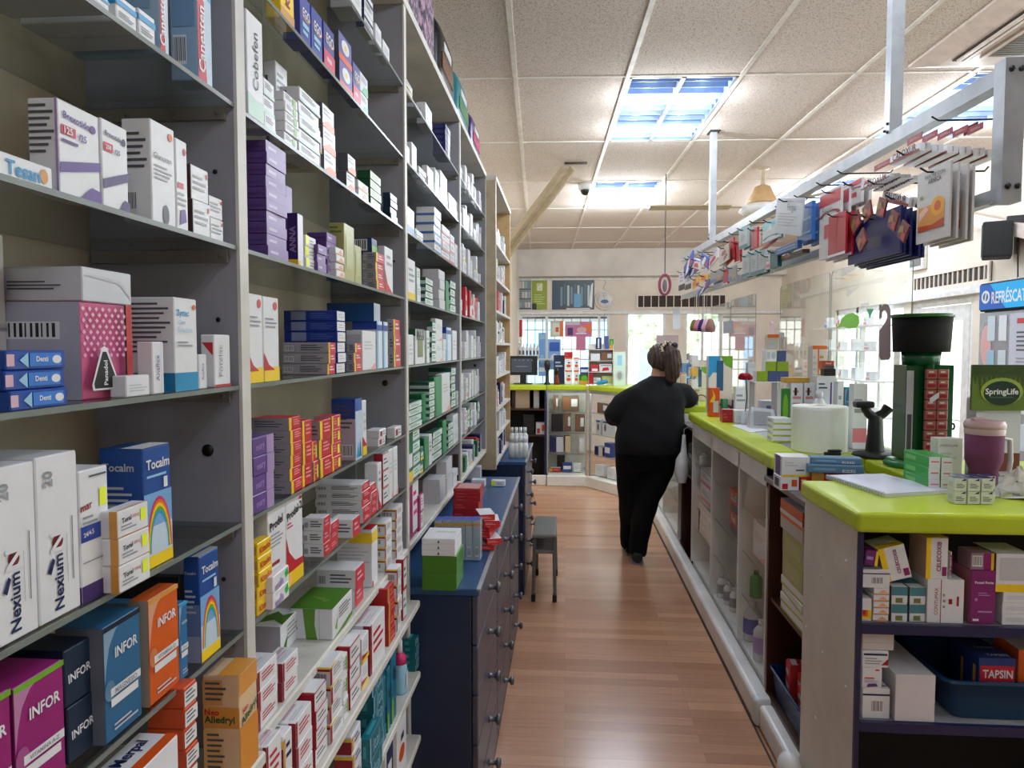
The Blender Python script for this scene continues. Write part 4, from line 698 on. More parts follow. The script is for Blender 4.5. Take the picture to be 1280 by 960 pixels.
for (i, j) in sorted(LIGHTS):
    c = gp(i+.5, j+.5, CEIL); t = thing('ceiling_light', nmL[(i, j)], 'ceiling light', c, GA, 'recessed ceiling lights')
    w, l = TW/2-.012, TL/2-.012
    mb = MB(); mb.box(-w, w, -l, l, .085, .09); mb.box(-w-.004, -w, -l, l, -.004, .09); mb.box(w, w+.004, -l, l, -.004, .09); mb.box(-w, w, -l-.004, -l, -.004, .09); mb.box(-w, w, l, l+.004, -.004, .09)
    mb.build('housing', 'reflector', t)
    mb = MB(); mb.box(-w, -w+.014, -l, l, -.006, .0); mb.box(w-.014, w, -l, l, -.006, 0); mb.box(-.012, .012, -l, l, -.006, .05); mb.box(-w, w, -l, -l+.014, -.006, 0); mb.box(-w, w, l-.014, l, -.006, 0); mb.build('frame', 'alu', t)
    for s, mt_ in ((-1, 'tube_lit'), (1, 'tube_lit_green' if (i, j) == (0, 0) else 'tube_lit')):
        mb = MB(); mb.tube([(s*w*.5, -l+.03, .055), (s*w*.5, l-.03, .055)], .014, 10); mb.build('fluorescent_tube', mt_, t)
    for s in (-1, 1):
        for yy in (-.3, .3):
            ld = bpy.data.lights.new('fluorescent_glow', 'POINT'); ld.energy = LE_*(1.9 if j == 2 else .75 if j == -4 else 1); ld.color = (.86, .93, 1.0); ld.shadow_soft_size = 0
            lo = bpy.data.objects.new('fluorescent_glow', ld); COL.objects.link(lo); lo.parent = t; lo.location = (s*w*.5, yy, -.09)
    mb = MB(); n = 12
    for k in range(n):
        y = -l+.03+(2*l-.06)*(k+.5)/n; mb.box(-w+.014, -.012, y-.0012, y+.0012, 0, .035); mb.box(.012, w-.014, y-.0012, y+.0012, 0, .035)
    mb.build('louvre', 'louvre_alu', t)

# security camera, diagonal brace
t = thing('security_camera', 'white dome security camera on the ceiling beside the far light', 'camera', (.165, 6.5, CEIL))
mb = MB(); mb.lathe([(.0001, 0), (.062, 0), (.062, -.05), (.05, -.062), (.0001, -.062)], 24); mb.build('housing', 'white_trim', t)
mb = MB(); mb.ell((0, -.01, -.062), .044, .044, .044, 18, 10); mb.build('dome', 'black', t)
mb = MB(); mb.bar((.0, 5.86, CEIL-.03), (-.60, 6.35, 2.36), .11, .05); mb.bar((.045, 5.83, CEIL-.03), (-.55, 6.32, 2.35), .02, .06)
tag(mb.build('diagonal_brace', 'tan_wood'), 'pale diagonal timber brace between ceiling and end of the left shelving', 'brace')
mb = MB(); mb.bar((-.02, 5.76, CEIL-.004), (.16, 5.77, CEIL-.004), .05, .006)
o = mb.build('ceiling_gap_shade', 'black'); o['kind'] = 'structure'  # black strip laid on the ceiling to stand in for a dark gap

# ------------------------------------------------------------------ blue drawer cabinets
def drawer_cabinet(label, x0, xf, y0, y1, z1, ncol, nrow, dl):
    t = thing('drawer_cabinet', label, 'drawer cabinet', (x0, y0, 0)); W = y1-y0; D = xf-x0
    mb = MB(); mb.bevbox(0, D-.02, 0, W, 0, z1-.022, .002, seg=1); mb.build('carcass', 'blue_paint', t)
    mb = MB(); mb.bevbox(0, D+.006, -.004, W+.004, z1-.022, z1, .003, seg=1); mb.build('worktop', ['blue_top'], t)
    mb = MB(); mb.box(D-.003, D+.009, -.004, W+.004, z1-.006, z1+.001); mb.build('edge_strip', 'alu', t)
    cw = W/ncol; rh = (z1-.022-.06)/nrow
    for c in range(ncol):
        for r in range(nrow):
            mb = MB(); mb.bevbox(D-.018, D, c*cw+.004, (c+1)*cw-.004, .06+r*rh+.003, .06+(r+1)*rh-.003, .003, seg=1)
            d = mb.build('drawer', 'drawer_face', t)
            mb = MB(); M = Matrix.Translation((D, (c+.5)*cw, .06+(r+.5)*rh)) @ Matrix.Rotation(PI/2, 4, 'Y')
            mb.lathe([(.0001, 0), (.012, 0), (.009, .005), (.007, .018), (.009, .024), (.017, .028), (.019, .034), (.015, .041), (.0001, .043)], 16, M=M); mb.build('knob', 'knob', d)
    mb = MB(); mb.box(D-.016, D-.006, 0, W, .0, .058); mb.build('plinth', 'blue_paint', t)
    return t
drawer_cabinet('long dark blue drawer cabinet with grey knobs under the left shelving', -.665, -.262, 2.085, 3.93, .857, 3, 5, 'd')
drawer_cabinet('second blue drawer cabinet beyond the step stool, bottles on top', -.665, -.255, 4.46, 5.36, .857, 2, 5, 'd')

# step stool
t = thing('step_stool', 'small grey two-tier step stool between the blue drawer cabinets', 'stool', (-.132, 4.62, 0))
for z, e in ((.415, 0), (.315, .012)):
    mb = MB(); mb.bevbox(-.074+e, .074-e, -.25+e, .25-e, z-.022, z, .006); mb.build('step', 'stool_grey', t)
    mb = MB(); mb.box(-.066+e, .066-e, -.24+e, .24-e, z, z+.002); mb.build('tread', 'steel_grey', t)
for sx in (-1, 1):
    for sy in (-1, 1):
        mb = MB(); mb.bar((sx*.06, sy*.22, .40), (sx*.068, sy*.255, .02), .016, .026); l = mb.build('leg', 'steel_grey', t)
        mb = MB(); mb.bevbox(sx*.066-.013, sx*.066+.013, sy*.257-.02, sy*.257+.02, 0, .045, .005); mb.build('rubber_foot', 'rubber', l)

# ------------------------------------------------------------------ long right counter
def gbox(mb, *a, **k): return mb.bevbox(*a, **k)
def counter(label, y0, y1, divs, x0=.85, x1=1.38, ends=(1, 1)):
    t = thing('display_counter', label, 'counter', (x0, y0, 0)); W = y1-y0; D = x1-x0
    mb = MB(); mb.box(.02, D, 0, W, 0, .125); mb.build('base', 'white_lam', t)
    mb = MB(); mb.box(D-.015, D, 0, W, .125, 1.08); mb.build('back_panel', 'white_lam', t)
    mb = MB(); mb.box(.004, .028, 0, W, .985, 1.07); mb.box(.0, D, 0, W, 1.07, 1.082); mb.build('frame_rail', 'white_lam', t)
    ys = [0]+list(divs)+[W]
    for k, y in enumerate(ys):
        y = min(max(y, .008), W-.008); mb = MB(); mb.box(.004, D-.015, y-.008, y+.008, .125, 1.07); mb.build('divider', 'white_lam', t)
    for k in range(len(ys)-1):
        a, b = ys[k]+.012, ys[k+1]-.012
        for z in (.36, .58, .80):
            mb = MB(); mb.box(.025, D-.02, a, b, z-.006, z); mb.box(.024, .025, a, b, z-.006, z, mi=1); mb.build('glass_shelf', ['case_glass', 'glass_edge'], t)
        mb = MB(); mb.box(.007, .011, a, b, .14, .985); mb.build('sliding_glass', 'case_glass', t)
    mb = MB(); mb.bevbox(-.022, D+.03, -.02 if ends[0] else 0, W+.02 if ends[1] else W, 1.082, 1.14, .014, seg=3); mb.build('worktop', 'lime', t)
    if label.startswith('long'): mb = MB(); mb.box(.125, D-.01, .01, W-.02, 1.1385, 1.1405); mb.build('grey_inset', 'inner_grey', t)
    return t
counter('long white glazed display counter with lime green top along the aisle', 3.07, 4.88, [.5, 1.16], x1=1.40)
counter('farther glazed counter with lime top beyond the woman', 5.45, 7.2, [.85])
# the lime top carries on over the brown cabinet to the corner
mb = MB(); mb.bevbox(.83, 1.43, 2.93, 3.049, 1.082, 1.14, .012, seg=3); tag(mb.build('worktop', 'lime'), 'short end piece of lime green worktop over the brown cabinet', 'worktop')
mb = MB(); mb.bevbox(1.19, 1.80, 2.585, 2.925, 1.08, 1.135, .010, seg=3); tag(mb.build('worktop', 'lime'), 'lime green linking worktop carrying the green round display stand', 'worktop')
mb = MB(); mb.box(1.30, 1.75, 2.62, 2.90, 0, 1.08); tag(mb.build('pedestal', 'white_lam'), 'white pedestal under the lime linking worktop', 'counter base')
# long white plinth with cable trunking
t = thing('plinth_trunking', 'long white plinth with rounded cable trunking along the counter foot', 'plinth', (.79, 2.66, 0))
mb = MB(); mb.bevbox(0, .075, .30, 4.55, 0, .115, .02, seg=3); mb.build('long_cover', 'white_lam', t)
mb = MB(); mb.bevbox(-.004, .08, .29, .36, 0, .12, .02, seg=3); mb.build('joint_collar', 'white_trim', t)
mb = MB(); mb.bevbox(.012, .075, -.10, .29, 0, .105, .018, seg=3); mb.build('near_cover', 'white_lam', t)
mb = MB(); mb.box(-.006, .0, -.1, 4.55, 0, .006); mb.build('floor_seal', 'black', t)
# brown cabinet in the gap of the counter
t = thing('brown_cabinet', 'open dark brown cabinet between the glazed counter and the near unit', 'cabinet', (.852, 2.535, 0)); W = .51
mb = MB(); mb.box(0, .40, W-.018, W, .1, 1.02); mb.build('side_panel', 'brown', t)
mb = MB(); mb.box(0, .40, 0, .018, .1, 1.02); mb.build('side_panel', 'brown', t)
mb = MB(); mb.box(.385, .40, 0, W, .1, 1.02); mb.build('back_panel', 'brown', t)
mb = MB(); mb.box(0, .40, .018, W-.018, .1, .12); mb.build('bottom', 'brown', t)
mb = MB(); mb.box(.012, .385, .019, W-.019, .515, .53); mb.build('shelf', 'brown', t)
mb = MB(); mb.bevbox(-.02, .40, -.003, W, 1.02, 1.042, .003, seg=1); mb.build('top', 'grey_top', t)
mb = MB(); mb.box(.03, .38, 0, W, 0, .1); mb.build('plinth', 'brown', t)
# dark open desk between the two counters
t = thing('brown_desk', 'dark brown open desk with printer between the two lime counters', 'desk', (.87, 4.93, 0)); W = .48
mb = MB(); mb.box(0, .5, 0, .02, 0, 1.0); mb.build('side_panel', 'brown', t)
mb = MB(); mb.box(0, .5, W-.02, W, 0, 1.0); mb.build('side_panel', 'brown', t)
mb = MB(); mb.box(.48, .5, .02, W-.02, 0, 1.0); mb.build('back_panel', 'brown', t)
mb = MB(); mb.box(0, .5, 0, W, 1.0, 1.02); mb.build('desktop', 'grey_top', t)
mb = MB(); mb.box(.0, .48, .021, W-.021, .66, .68); mb.build('shelf', 'brown', t)
t = thing('receipt_printer', 'black receipt printer on the shelf of the dark brown desk', 'printer', (1.03, 5.16, .681))
mb = MB(); mb.bevbox(-.13, .14, -.16, .16, 0, .2, .015); mb.build('casing', 'black', t)
mb = MB(); mb.box(-.132, -.128, -.1, .1, .1, .13); mb.build('paper_slot', 'alu', t)
# white bottle-shaped appliance hanging with its cable
t = thing('hanging_appliance', 'white hand appliance hanging by its cable beside the dark desk', 'appliance', (.835, 5.10, .0))
mb = MB(); mb.tube([(0, 0, .96), (0, 0, .88), (0, 0, .84), (-.01, 0, .78), (-.015, .0, .70), (-.01, 0, .62)], [.012, .018, .022, .045, .05, .03], 16); mb.build('casing', 'white_trim', t)
mb = MB(); mb.tube([(-.01, 0, .62), (0, 0, .45), (.01, .02, .3), (-.01, .01, .2), (.02, 0, .13)], .004, 6); mb.build('cable', 'black', t)
mb = MB(); mb.tube([(0, 0, .96), (.0, 0, 1.0), (.05, 0, 1.028)], .003, 6); mb.build('hook', 'alu', t)

# ------------------------------------------------------------------ near unit
t = thing('shelf_unit', 'near counter unit with white studded side, navy shelves and lime top', 'counter', (.826, 2.06, 0)); W = .45; D = .97
mb = MB(); mb.box(0, .011, 0, W, 0, 1.06); sp = mb.build('side_panel', 'panel_white', t)
for y, z in [(.08, .95), (.40, .97), (.25, .60), (.41, .62), (.06, .58), (.28, .84), (.39, .34), (.10, .30), (.40, .84), (.3, .36)]:
    mb = MB(); mb.ell((0, y, z), .004, .006, .006, 10, 6); mb.build('screw_cap', 'white_trim', sp)
mb = MB(); mb.box(-.0015, .0115, -.012, .0, 0, 1.06); mb.build('front_edge', 'navy', t)
mb = MB(); mb.box(D-.02, D, 0, W, 0, 1.06); mb.build('side_panel', 'panel_white', t)
mb = MB(); mb.box(.011, D-.02, W-.015, W, 0, 1.06); mb.build('back_panel', 'dark', t)
for z in (.795, .51):
    mb = MB(); mb.box(.012, D-.021, .004, W-.016, z-.024, z); s = mb.build('shelf_board', 'inner_grey', t)
    mb = MB(); mb.box(.012, D-.021, -.012, .004, z-.026, z+.002); mb.build('edge_strip', 'navy', s)
mb = MB(); mb.box(.012, D-.021, .02, W-.016, .0, .06); mb.build('bottom', 'dark', t)
mb = MB(); mb.bevbox(-.014, D+.05, -.03, W+.01, 1.062, 1.12, .012, seg=3); mb.build('worktop', 'lime', t)
# white round plug socket and its cable at the unit foot
t = thing('cable_outlet', 'round white cable outlet at the foot of the near white panel', 'outlet', (.775, 2.46, .0))
mb = MB(); mb.ell((0, 0, .125), .04, .05, .055, 18, 12); mb.lathe([(.0001, 0), (.045, 0), (.045, .05), (.0001, .05)], 18); mb.build('cover', 'white_lam', t)
mb = MB(); mb.tube([(.0, -.045, .14), (-.01, -.075, .16), (.01, -.09, .14), (.03, -.09, .10), (.046, -.085, .085)], .006, 8); mb.build('cable', 'steel_grey', t)

# ------------------------------------------------------------------ back counter
def seg_counter(label, A, Bp, glass):
    A = Vector((*A, 0)); Bp = Vector((*Bp, 0)); d = Bp-A; L = d.length; ang = math.atan2(d.y, d.x)
    t = thing('display_counter', label, 'counter', A, ang); D = .5
    mb = MB(); mb.bevbox(.0, L, -.05, D, 0, .12, .01, seg=2); mb.build('plinth', 'white_lam', t)
    if glass:
        mb = MB(); mb.box(0, L, D-.02, D, .12, 1.09); mb.build('back_panel', 'white_lam', t)
        for x in (0, L-.014): mb = MB(); mb.box(x, x+.014, 0, .014, .12, 1.09); mb.box(x, x+.014, 0, D-.02, .12, .13); mb.build('post', 'alu', t)
        mb = MB(); mb.box(.014, L-.014, 0, .016, 1.06, 1.09); mb.build('frame_rail', 'alu', t)
        for z in (.36, .60, .84): mb = MB(); mb.box(.015, L-.015, .03, D-.03, z-.006, z); mb.box(.015, L-.015, .029, .03, z-.006, z, mi=1); mb.build('glass_shelf', ['case_glass', 'glass_edge'], t)
        mb = MB(); mb.box(.014, L-.014, .005, .009, .135, 1.06); mb.build('front_glass', 'case_glass', t)
        mb = MB(); mb.tube([(.03, .045, 1.07), (L-.03, .045, 1.07)], .009, 8); mb.build('strip_light', 'case_led', t)
    mb = MB(); mb.bevbox(-.0, L+.0, -.02, D+.02, 1.092, 1.15, .012, seg=2); mb.build('worktop', 'lime', t)
    return t
seg_counter('glass showcase with lime top at the back of the shop', (-.215, 8.1), (.235, 8.1), True)
seg_counter('angled glass showcase joining the back counter and right counter', (.262, 8.08), (.80, 7.30), True)
t = thing('cash_desk', 'dark open cash desk with lime edge at the back left', 'desk', (-.69, 8.1, 0))
mb = MB(); mb.box(0, .465, .46, .48, 0, 1.09); mb.build('back_panel', 'dark', t)
mb = MB(); mb.box(.445, .465, 0, .46, 0, 1.09); mb.build('side_panel', 'navy', t)
mb = MB(); mb.box(0, .445, .02, .46, .86, .875); mb.build('shelf', 'brown', t)
mb = MB(); mb.box(0, .445, .1, .46, .55, .565); mb.build('shelf', 'brown', t)
mb = MB(); mb.bevbox(0, .465, -.02, .52, 1.092, 1.15, .012, seg=2); mb.build('worktop', 'lime', t)
mb = MB(); mb.bevbox(0, .467, -.02, .0, 0, .12, .008, seg=1); mb.build('plinth', 'white_lam', t)
# ------------------------------------------------------------------ the woman in black
def remeshed(mb, name, mat, parent, vox, smooth=6, shape=None):
    o = mb.build('tmp', mat); md = o.modifiers.new('r', 'REMESH'); md.mode = 'VOXEL'; md.voxel_size = vox; md.use_smooth_shade = True
    ms = o.modifiers.new('s', 'SMOOTH'); ms.factor = .5; ms.iterations = smooth
    dg = bpy.context.evaluated_depsgraph_get(); me = bpy.data.meshes.new_from_object(o.evaluated_get(dg)); bpy.data.objects.remove(o)
    me.name = name
    if shape: shape(me)
    me.polygons.foreach_set('use_smooth', [True]*len(me.polygons))
    o = bpy.data.objects.new(name, me); COL.objects.link(o); o.parent = parent
    return o
def ring(c, rx, ry, n=28, tilt=0, pw=1.0):
    return [(c[0]+rx*math.cos(q), c[1]+ry*math.sin(q), c[2]+tilt*math.cos(q)) for q in [2*PI*i/n for i in range(n)]]
wy = 5.30
per = thing('person', 'woman seen from behind in black top and trousers, leaning on the counter', 'person', (.60, wy, 0))
hx, hy, hz = .094, .02, 1.492                                # head centre (local)
body = MB()
body.ell((hx, hy+.01, hz), .076, .094, .105, 24, 16)
body.ell((hx-.004, hy+.05, hz-.05), .052, .055, .055, 16, 10)       # jaw
body.ell((hx-.002, hy+.108, hz-.008), .012, .018, .018, 10, 8)      # nose
body.ell((hx, hy+.095, hz-.048), .024, .012, .007, 10, 6)           # lips
for s in (-1, 1):
    body.ell((hx+s*.077, hy-.002, hz-.01), .011, .022, .032, 10, 8)   # ears
    body.ell((hx+s*.032, hy+.094, hz+.012), .014, .01, .008, 8, 6)    # eyes
body.tube([(.060, .0, 1.30), (.075, .005, 1.36), (hx-.004, hy, 1.43)], [.07, .056, .052], 18)
LS, LE, LWr = (-.115, .0, 1.265), (-.255, .01, 1.055), (-.20, .235, 1.06)
RS, RE, RWr = (.225, .0, 1.275), (.315, .09, 1.19), (.33, .30, 1.165)
for (S_, E_, W_, side) in ((LS, LE, LWr, -1), (RS, RE, RWr, 1)):
    B_ = (S_[0]*.6+.06*.4, S_[1], S_[2]-.02); body.tube([B_, ((S_[0]+E_[0])/2, (S_[1]+E_[1])/2, (S_[2]+E_[2])/2), E_, ((E_[0]+W_[0])/2, (E_[1]+W_[1])/2, (E_[2]+W_[2])/2), W_], [.05, .054, .047, .042, .029], 16)
    w = Vector(W_); f = (w-Vector(E_)).normalized(); f.z = 0; f.normalize(); sd = Vector((-f.y, f.x, 0))*(-side)
    body.loft([[tuple(w+f*t_+sd*(a*math.cos(q))+Vector((0, 0, .014*math.sin(q)))) for q in [2*PI*i/14 for i in range(14)]] for t_, a in ((-.01, .027), (.03, .036), (.07, .04), (.088, .036))])
    for k, (off, ln) in enumerate(((.030, .062), (.011, .074), (-.010, .068), (-.029, .052))):
        b0 = w+f*.078+sd*off; body.tube([b0, b0+f*ln*.5+Vector((0, 0, .004)), b0+f*ln*.85+Vector((0, 0, -.008)), b0+f*ln+Vector((0, 0, -.016))], [.0095, .009, .0085, .007], 8)
    b0 = w+f*.02-sd*.0+sd*.030; body.tube([b0, b0+f*.03+sd*.022, b0+f*.06+sd*.03+Vector((0, 0, -.006))], [.011, .010, .008], 8)
# torso and legs under the clothes keep the body one figure
body.loft([ring((.0, 0, .80), .19, .14), ring((.01, 0, .95), .19, .13), ring((.03, 0, 1.15), .17, .12), ring((.055, 0, 1.28), .15, .09), ring((.065, 0, 1.34), .06, .055)])
LEG = [[(-.105, .0, .86), (-.112, .02, .66), (-.115, .055, .46), (-.113, .07, .28), (-.112, .16, .085)], [(.105, .0, .86), (.075, -.005, .66), (.0, -.03, .46), (-.045, -.06, .27), (-.075, -.075, .085)]]
for L in LEG: body.tube(L, [.095, .08, .055, .045, .032], 16)
remeshed(body, 'body', 'skin', per, .0062, 3)
sh = MB()
sh.loft([ring((.012, -.01, .80), .250, .178), ring((.012, -.012, .84), .254, .184), ring((.016, -.01, .92), .252, .186), ring((.025, -.006, 1.02), .244, .176), ring((.038, 0, 1.12), .232, .162), ring((.05, 0, 1.21), .224, .146), ring((.058, 0, 1.275), .200, .118), ring((.066, 0, 1.325), .135, .088), ring((.072, 0, 1.355), .075, .066), ring((.075, .002, 1.372), .062, .06)])
for (S_, E_, W_) in ((LS, LE, LWr), (RS, RE, RWr)):
    S2 = (S_[0]*.62+.055*.38, S_[1], S_[2]-.012); e = Vector(E_); w = Vector(W_)
    sh.tube([S2, Vector(S_)*.5+e*.5, e, e*.9+w*.1, e*.78+w*.22], [.070, .086, .076, .066, .062], 20)
def wrinkle(me):
    for v in me.vertices:
        c = v.co; k = .0022*math.sin(c.z*34+c.x*11+2*math.sin(c.x*7+c.y*5)); v.co = c+v.normal*k
remeshed(sh, 'black_top', 'shirt', per, .009, 6, wrinkle)
tr = MB()
tr.loft([ring((.005, -.005, .90), .235, .16), ring((.0, -.01, .80), .238, .168), ring((-.002, -.008, .74), .222, .158), ring((-.004, -.004, .68), .19, .13)])
for L, rr in zip(LEG, ([.128, .118, .092, .080, .066], [.128, .116, .090, .078, .064])): tr.tube([L[0], L[1], L[2], L[3], (L[4][0], L[4][1]-.004, L[4][2]-.03)], rr, 20)
remeshed(tr, 'trousers', 'trousers', per, .009, 5, wrinkle)
for L, pit in ((LEG[0], 0.0), (LEG[1], .0)):
    fx, fy = L[4][0], L[4][1]; mb = MB()
    mb.loft([[(fx+w_*math.cos(q), fy+y_, z0+(h_-z0)/2*(1+math.sin(q))) for q in [2*PI*i/18 for i in range(18)]] for y_, w_, z0, h_ in ((-.075, .024, .012, .07), (-.06, .036, .008, .10), (-.02, .042, .008, .105), (.05, .046, .008, .085), (.12, .048, .008, .06), (.165, .034, .01, .045), (.18, .012, .014, .03))])
    s = mb.build('shoe', 'rubber', per)
    mb = MB(); mb.loft([[(fx+w_*math.cos(q), fy+y_, .006+.006*math.sin(q)) for q in [2*PI*i/18 for i in range(18)]] for y_, w_ in ((-.08, .026), (-.06, .04), (.05, .05), (.12, .051), (.17, .036), (.186, .012))]); mb.build('sole', 'stool_grey', s)
# hair gathered to the right with a leopard scrunchie
hr = MB()
hr.ell((hx, hy-.012, hz+.018), .098, .108, .102, 24, 16)
hr.ell((hx+.01, hy-.075, hz+.0), .07, .05, .085, 18, 12)
hr.ell((hx+.045, hy-.08, hz+.075), .04, .04, .045, 14, 10)
hr.tube([(hx+.04, hy-.085, hz+.085), (hx+.07, hy-.12, hz+.05), (hx+.082, hy-.12, hz-.03), (hx+.075, hy-.105, hz-.10), (hx+.06, hy-.095, hz-.155), (hx+.05, hy-.09, hz-.18)], [.034, .05, .056, .052, .038, .014], 16)
hr.tube([(hx+.03, hy-.09, hz+.08), (hx+.035, hy-.12, hz+.03), (hx+.045, hy-.115, hz-.06), (hx+.03, hy-.10, hz-.13)], [.02, .03, .03, .01], 12)
def strands(me):
    for v in me.vertices:
        c = v.co; v.co = c+v.normal*(.0022*math.sin(c.x*260+c.z*30)+.0016*math.sin(c.y*300+c.z*40))
h = remeshed(hr, 'hair', 'hair', per, .006, 3, strands)
mb = MB(); rings = []
for i in range(20):
    q = 2*PI*i/20; c = Vector((hx+.03+.036*math.cos(q), hy-.098, hz+.082+.036*math.sin(q))); r_ = .017+.005*math.sin(i*2.4)
    u = Vector((math.cos(q), 0, math.sin(q))); rings.append([tuple(c+u*(r_*math.cos(p))+Vector((0, 1, 0))*(r_*1.2*math.sin(p))) for p in [2*PI*j/10 for j in range(10)]])
mb.loft(rings, closed=True); sc_ = mb.build('scrunchie', 'leopard', per)
mb = MB(); mb.ell((hx+.085, hy-.10, hz+.10), .026, .022, .026, 12, 8); mb.ell((hx+.068, hy-.108, hz+.085), .018, .016, .014, 10, 8); mb.build('bow', 'black', sc_)
mb = MB()
for s in (-1, 1):
    mb.tube([(hx+s*.084, hy-.0, hz+.014), (hx+s*.086, hy+.06, hz+.016), (hx+s*.072, hy+.108, hz+.014)], .0028, 6)
    mb.tube([(hx+s*.034+.028*math.cos(q), hy+.116, hz+.006+.02*math.sin(q)) for q in [2*PI*i/16 for i in range(17)]], .0022, 6, caps=False)
mb.tube([(hx-.008, hy+.118, hz+.01), (hx+.008, hy+.118, hz+.01)], .002, 6); mb.build('glasses', 'black', per)
mb = MB(); c = Vector(LWr)*.14+Vector(LE)*.86; d = (Vector(LWr)-Vector(LE)).normalized()
mb.tube([c+d*.03, c+d*.055], [.067, .066], 18, C_((150, 70, 50))); mb.build('cuff', 'plastic', per)
# ------------------------------------------------------------------ helpers for the counters
D_('orangecan', 'orange carton with yellow flame', (222, 84, 24), ('p', 'F', [(.05, .5), (.4, .75), (.3, .95), (.6, .7), (.5, .5)], 'y'), ('q', 'F', .4, .15, .9, .55, 'w'), ('q', 'S', 0, 0, 1, 1, (216, 120, 40)))
D_('clar', 'white carton with blue and green top', (226, 214, 196), ('p', 'F', [(0, 1), (.5, 1), (.42, .7), (.2, .72), (0, .6)], 'c'), ('p', 'F', [(.5, 1), (1, 1), (1, .78), (.7, .84)], 'L'), ('q', 'F', .34, .4, .62, .92, 'B'), ('t', 'F', 'CLAR', .26, .3, .36, 'k'), ('a', 'F', .6, .04, .5, .14, .25, ['x']), ('q', 'S', 0, 0, 1, 1, 'w'))
D_('eyecard', 'pale green carton', (206, 226, 220), ('e', 'F', .5, .3, .36, .16, 'w'), ('e', 'F', .5, .3, .2, .11, 'g'), ('q', 'F', .3, .6, .7, .9, 'C'))
D_('navyplain', 'navy carton', (30, 44, 76), ('l', 'F', .15, .55, .85, .8, 2, 'h'))
D_('brownpic', 'brown picture carton', (96, 72, 64), ('q', 'F', .1, .1, .45, .9, 'x'), ('q', 'F', .55, .3, .9, .8, 'w'))
D_('greypic', 'grey appliance carton', (196, 198, 204), ('e', 'F', .5, .5, .2, .25, 'd'), ('q', 'F', .1, .8, .9, .92, 'b'))
D_('bluewhite', 'blue and white carton', (40, 66, 140), ('q', 'F', .1, .3, .9, .7, 'W'))
D_('predso', 'white open-flap carton', (222, 220, 216), ('t', 'F', 'PREDSOLINE', .45, .84, .7, 'd', 0, False), ('l', 'F', .1, .5, .8, .7, 2, 'w'), ('q', 'F', .6, 0, 1, .2, 'M'))
# hanging goods
D_('calox', 'white and maroon hanging carton', 'W', ('t', 'F', 'CALOXUR', .5, .74, .8, (90, 50, 50)), ('p', 'F', [(0, .3), (.3, .42), (.7, .42), (1, .34), (1, .1), (0, .06)], (150, 54, 56)), ('t', 'E', 'CALOX', .5, .5, .7, 'd', 90), ('q', 'S', .2, 0, .5, 1, 'w'))
D_('caloxhead', 'maroon header card', (150, 40, 48), ('l', 'F', .2, .3, .9, .7, 2, (206, 150, 150)))
D_('arnica', 'white pouch with arnica flower', (206, 202, 198), ('t', 'F', 'PARCHE CON', .55, .9, .6, 'd', 0, False), ('t', 'F', 'ARNICA', .55, .83, .4, 'd'), ('q', 'F', .06, .16, .86, .5, (222, 150, 70)), ('e', 'F', .66, .46, .2, .13, (238, 170, 40)), ('e', 'F', .66, .46, .1, .07, (214, 96, 20)), ('p', 'F', [(.06, .16), (.86, .16), (.86, .28), (.5, .22), (.06, .24)], (190, 70, 30)), ('p', 'F', [(.1, .3), (.4, .44), (.3, .5), (.1, .42)], (236, 190, 170)), ('q', 'F', .1, .62, .2, .66, 'v'))
D_('parche', 'white blister card with red band', (210, 206, 204), ('q', 'F', 0, .78, 1, .96, 'R'), ('a', 'F', .5, .62, .5, .08, .3, ['r']), ('q', 'F', .25, .3, .75, .5, (190, 80, 80)), ('t', 'F', 'Fergia', .4, .7, .5, 'g', 0, False))
D_('redpack', 'plain red pouch', (176, 22, 40), ('q', 'F', 0, 0, 1, .06, 'W'), ('q', 'F', .45, .1, .5, .95, (200, 50, 60)))
D_('navypouch', 'navy pouch', (18, 30, 96), ('q', 'F', .4, .25, .68, .5, (60, 60, 90)), ('l', 'F', .05, .04, .9, .2, 3, (50, 66, 130)), ('p', 'F', [(.04, .7), (.1, .8), (.16, .72), (.1, .66)], 'y'))
D_('darksmall', 'dark red and gold sachet card', (110, 40, 40), ('p', 'F', [(0, .2), (.6, .5), (.4, .8), (0, .6)], (150, 110, 40)), ('q', 'F', .5, .1, .95, .5, (180, 50, 60)))
D_('greycard', 'grey text card', (184, 190, 196), ('t', 'F', 'Fergia', .6, .72, .3, 'd', 0, False), ('l', 'F', .1, .2, .85, .6, 5, 'g'))
D_('bluepack', 'blue hanging pack', (36, 96, 170), ('q', 'F', .1, .55, .9, .62, 'C'), ('q', 'F', .1, .2, .9, .26, 'C'))
D_('brownhang', 'brown and blue hanging carton', (80, 70, 66), ('e', 'F', .3, .5, .25, .35, (190, 130, 80)), ('q', 'F', .6, .2, .95, .8, (60, 80, 120)))
D_('tealcard', 'white card with teal top', (206, 212, 212), ('q', 'F', 0, .6, 1, 1, (110, 190, 196)), ('a', 'F', .5, .12, .5, .14, .4, ['t']), ('p', 'F', [(.2, .5), (.5, .8), (.6, .5)], 'W'))
D_('tealbox', 'pale hanging carton with teal ends', (176, 186, 186), ('q', 'F', 0, 0, 1, .14, 't'), ('q', 'F', 0, .88, 1, 1, (110, 190, 196)), ('l', 'F', .2, .3, .8, .7, 4, 'g'))
D_('tealplain', 'dark teal hanging carton', (10, 92, 100), ('l', 'F', .2, .3, .8, .7, 3, 't'))
D_('redsheet', 'red hanging sheet', (186, 30, 46), ('q', 'F', .3, .1, .36, .9, 'r'))
D_('tancard', 'tan card with brown picture', (190, 178, 164), ('e', 'F', .5, .62, .26, .14, (150, 80, 70)), ('p', 'F', [(.5, .1), (.9, .3), (.8, .5), (.5, .3)], 'x'))
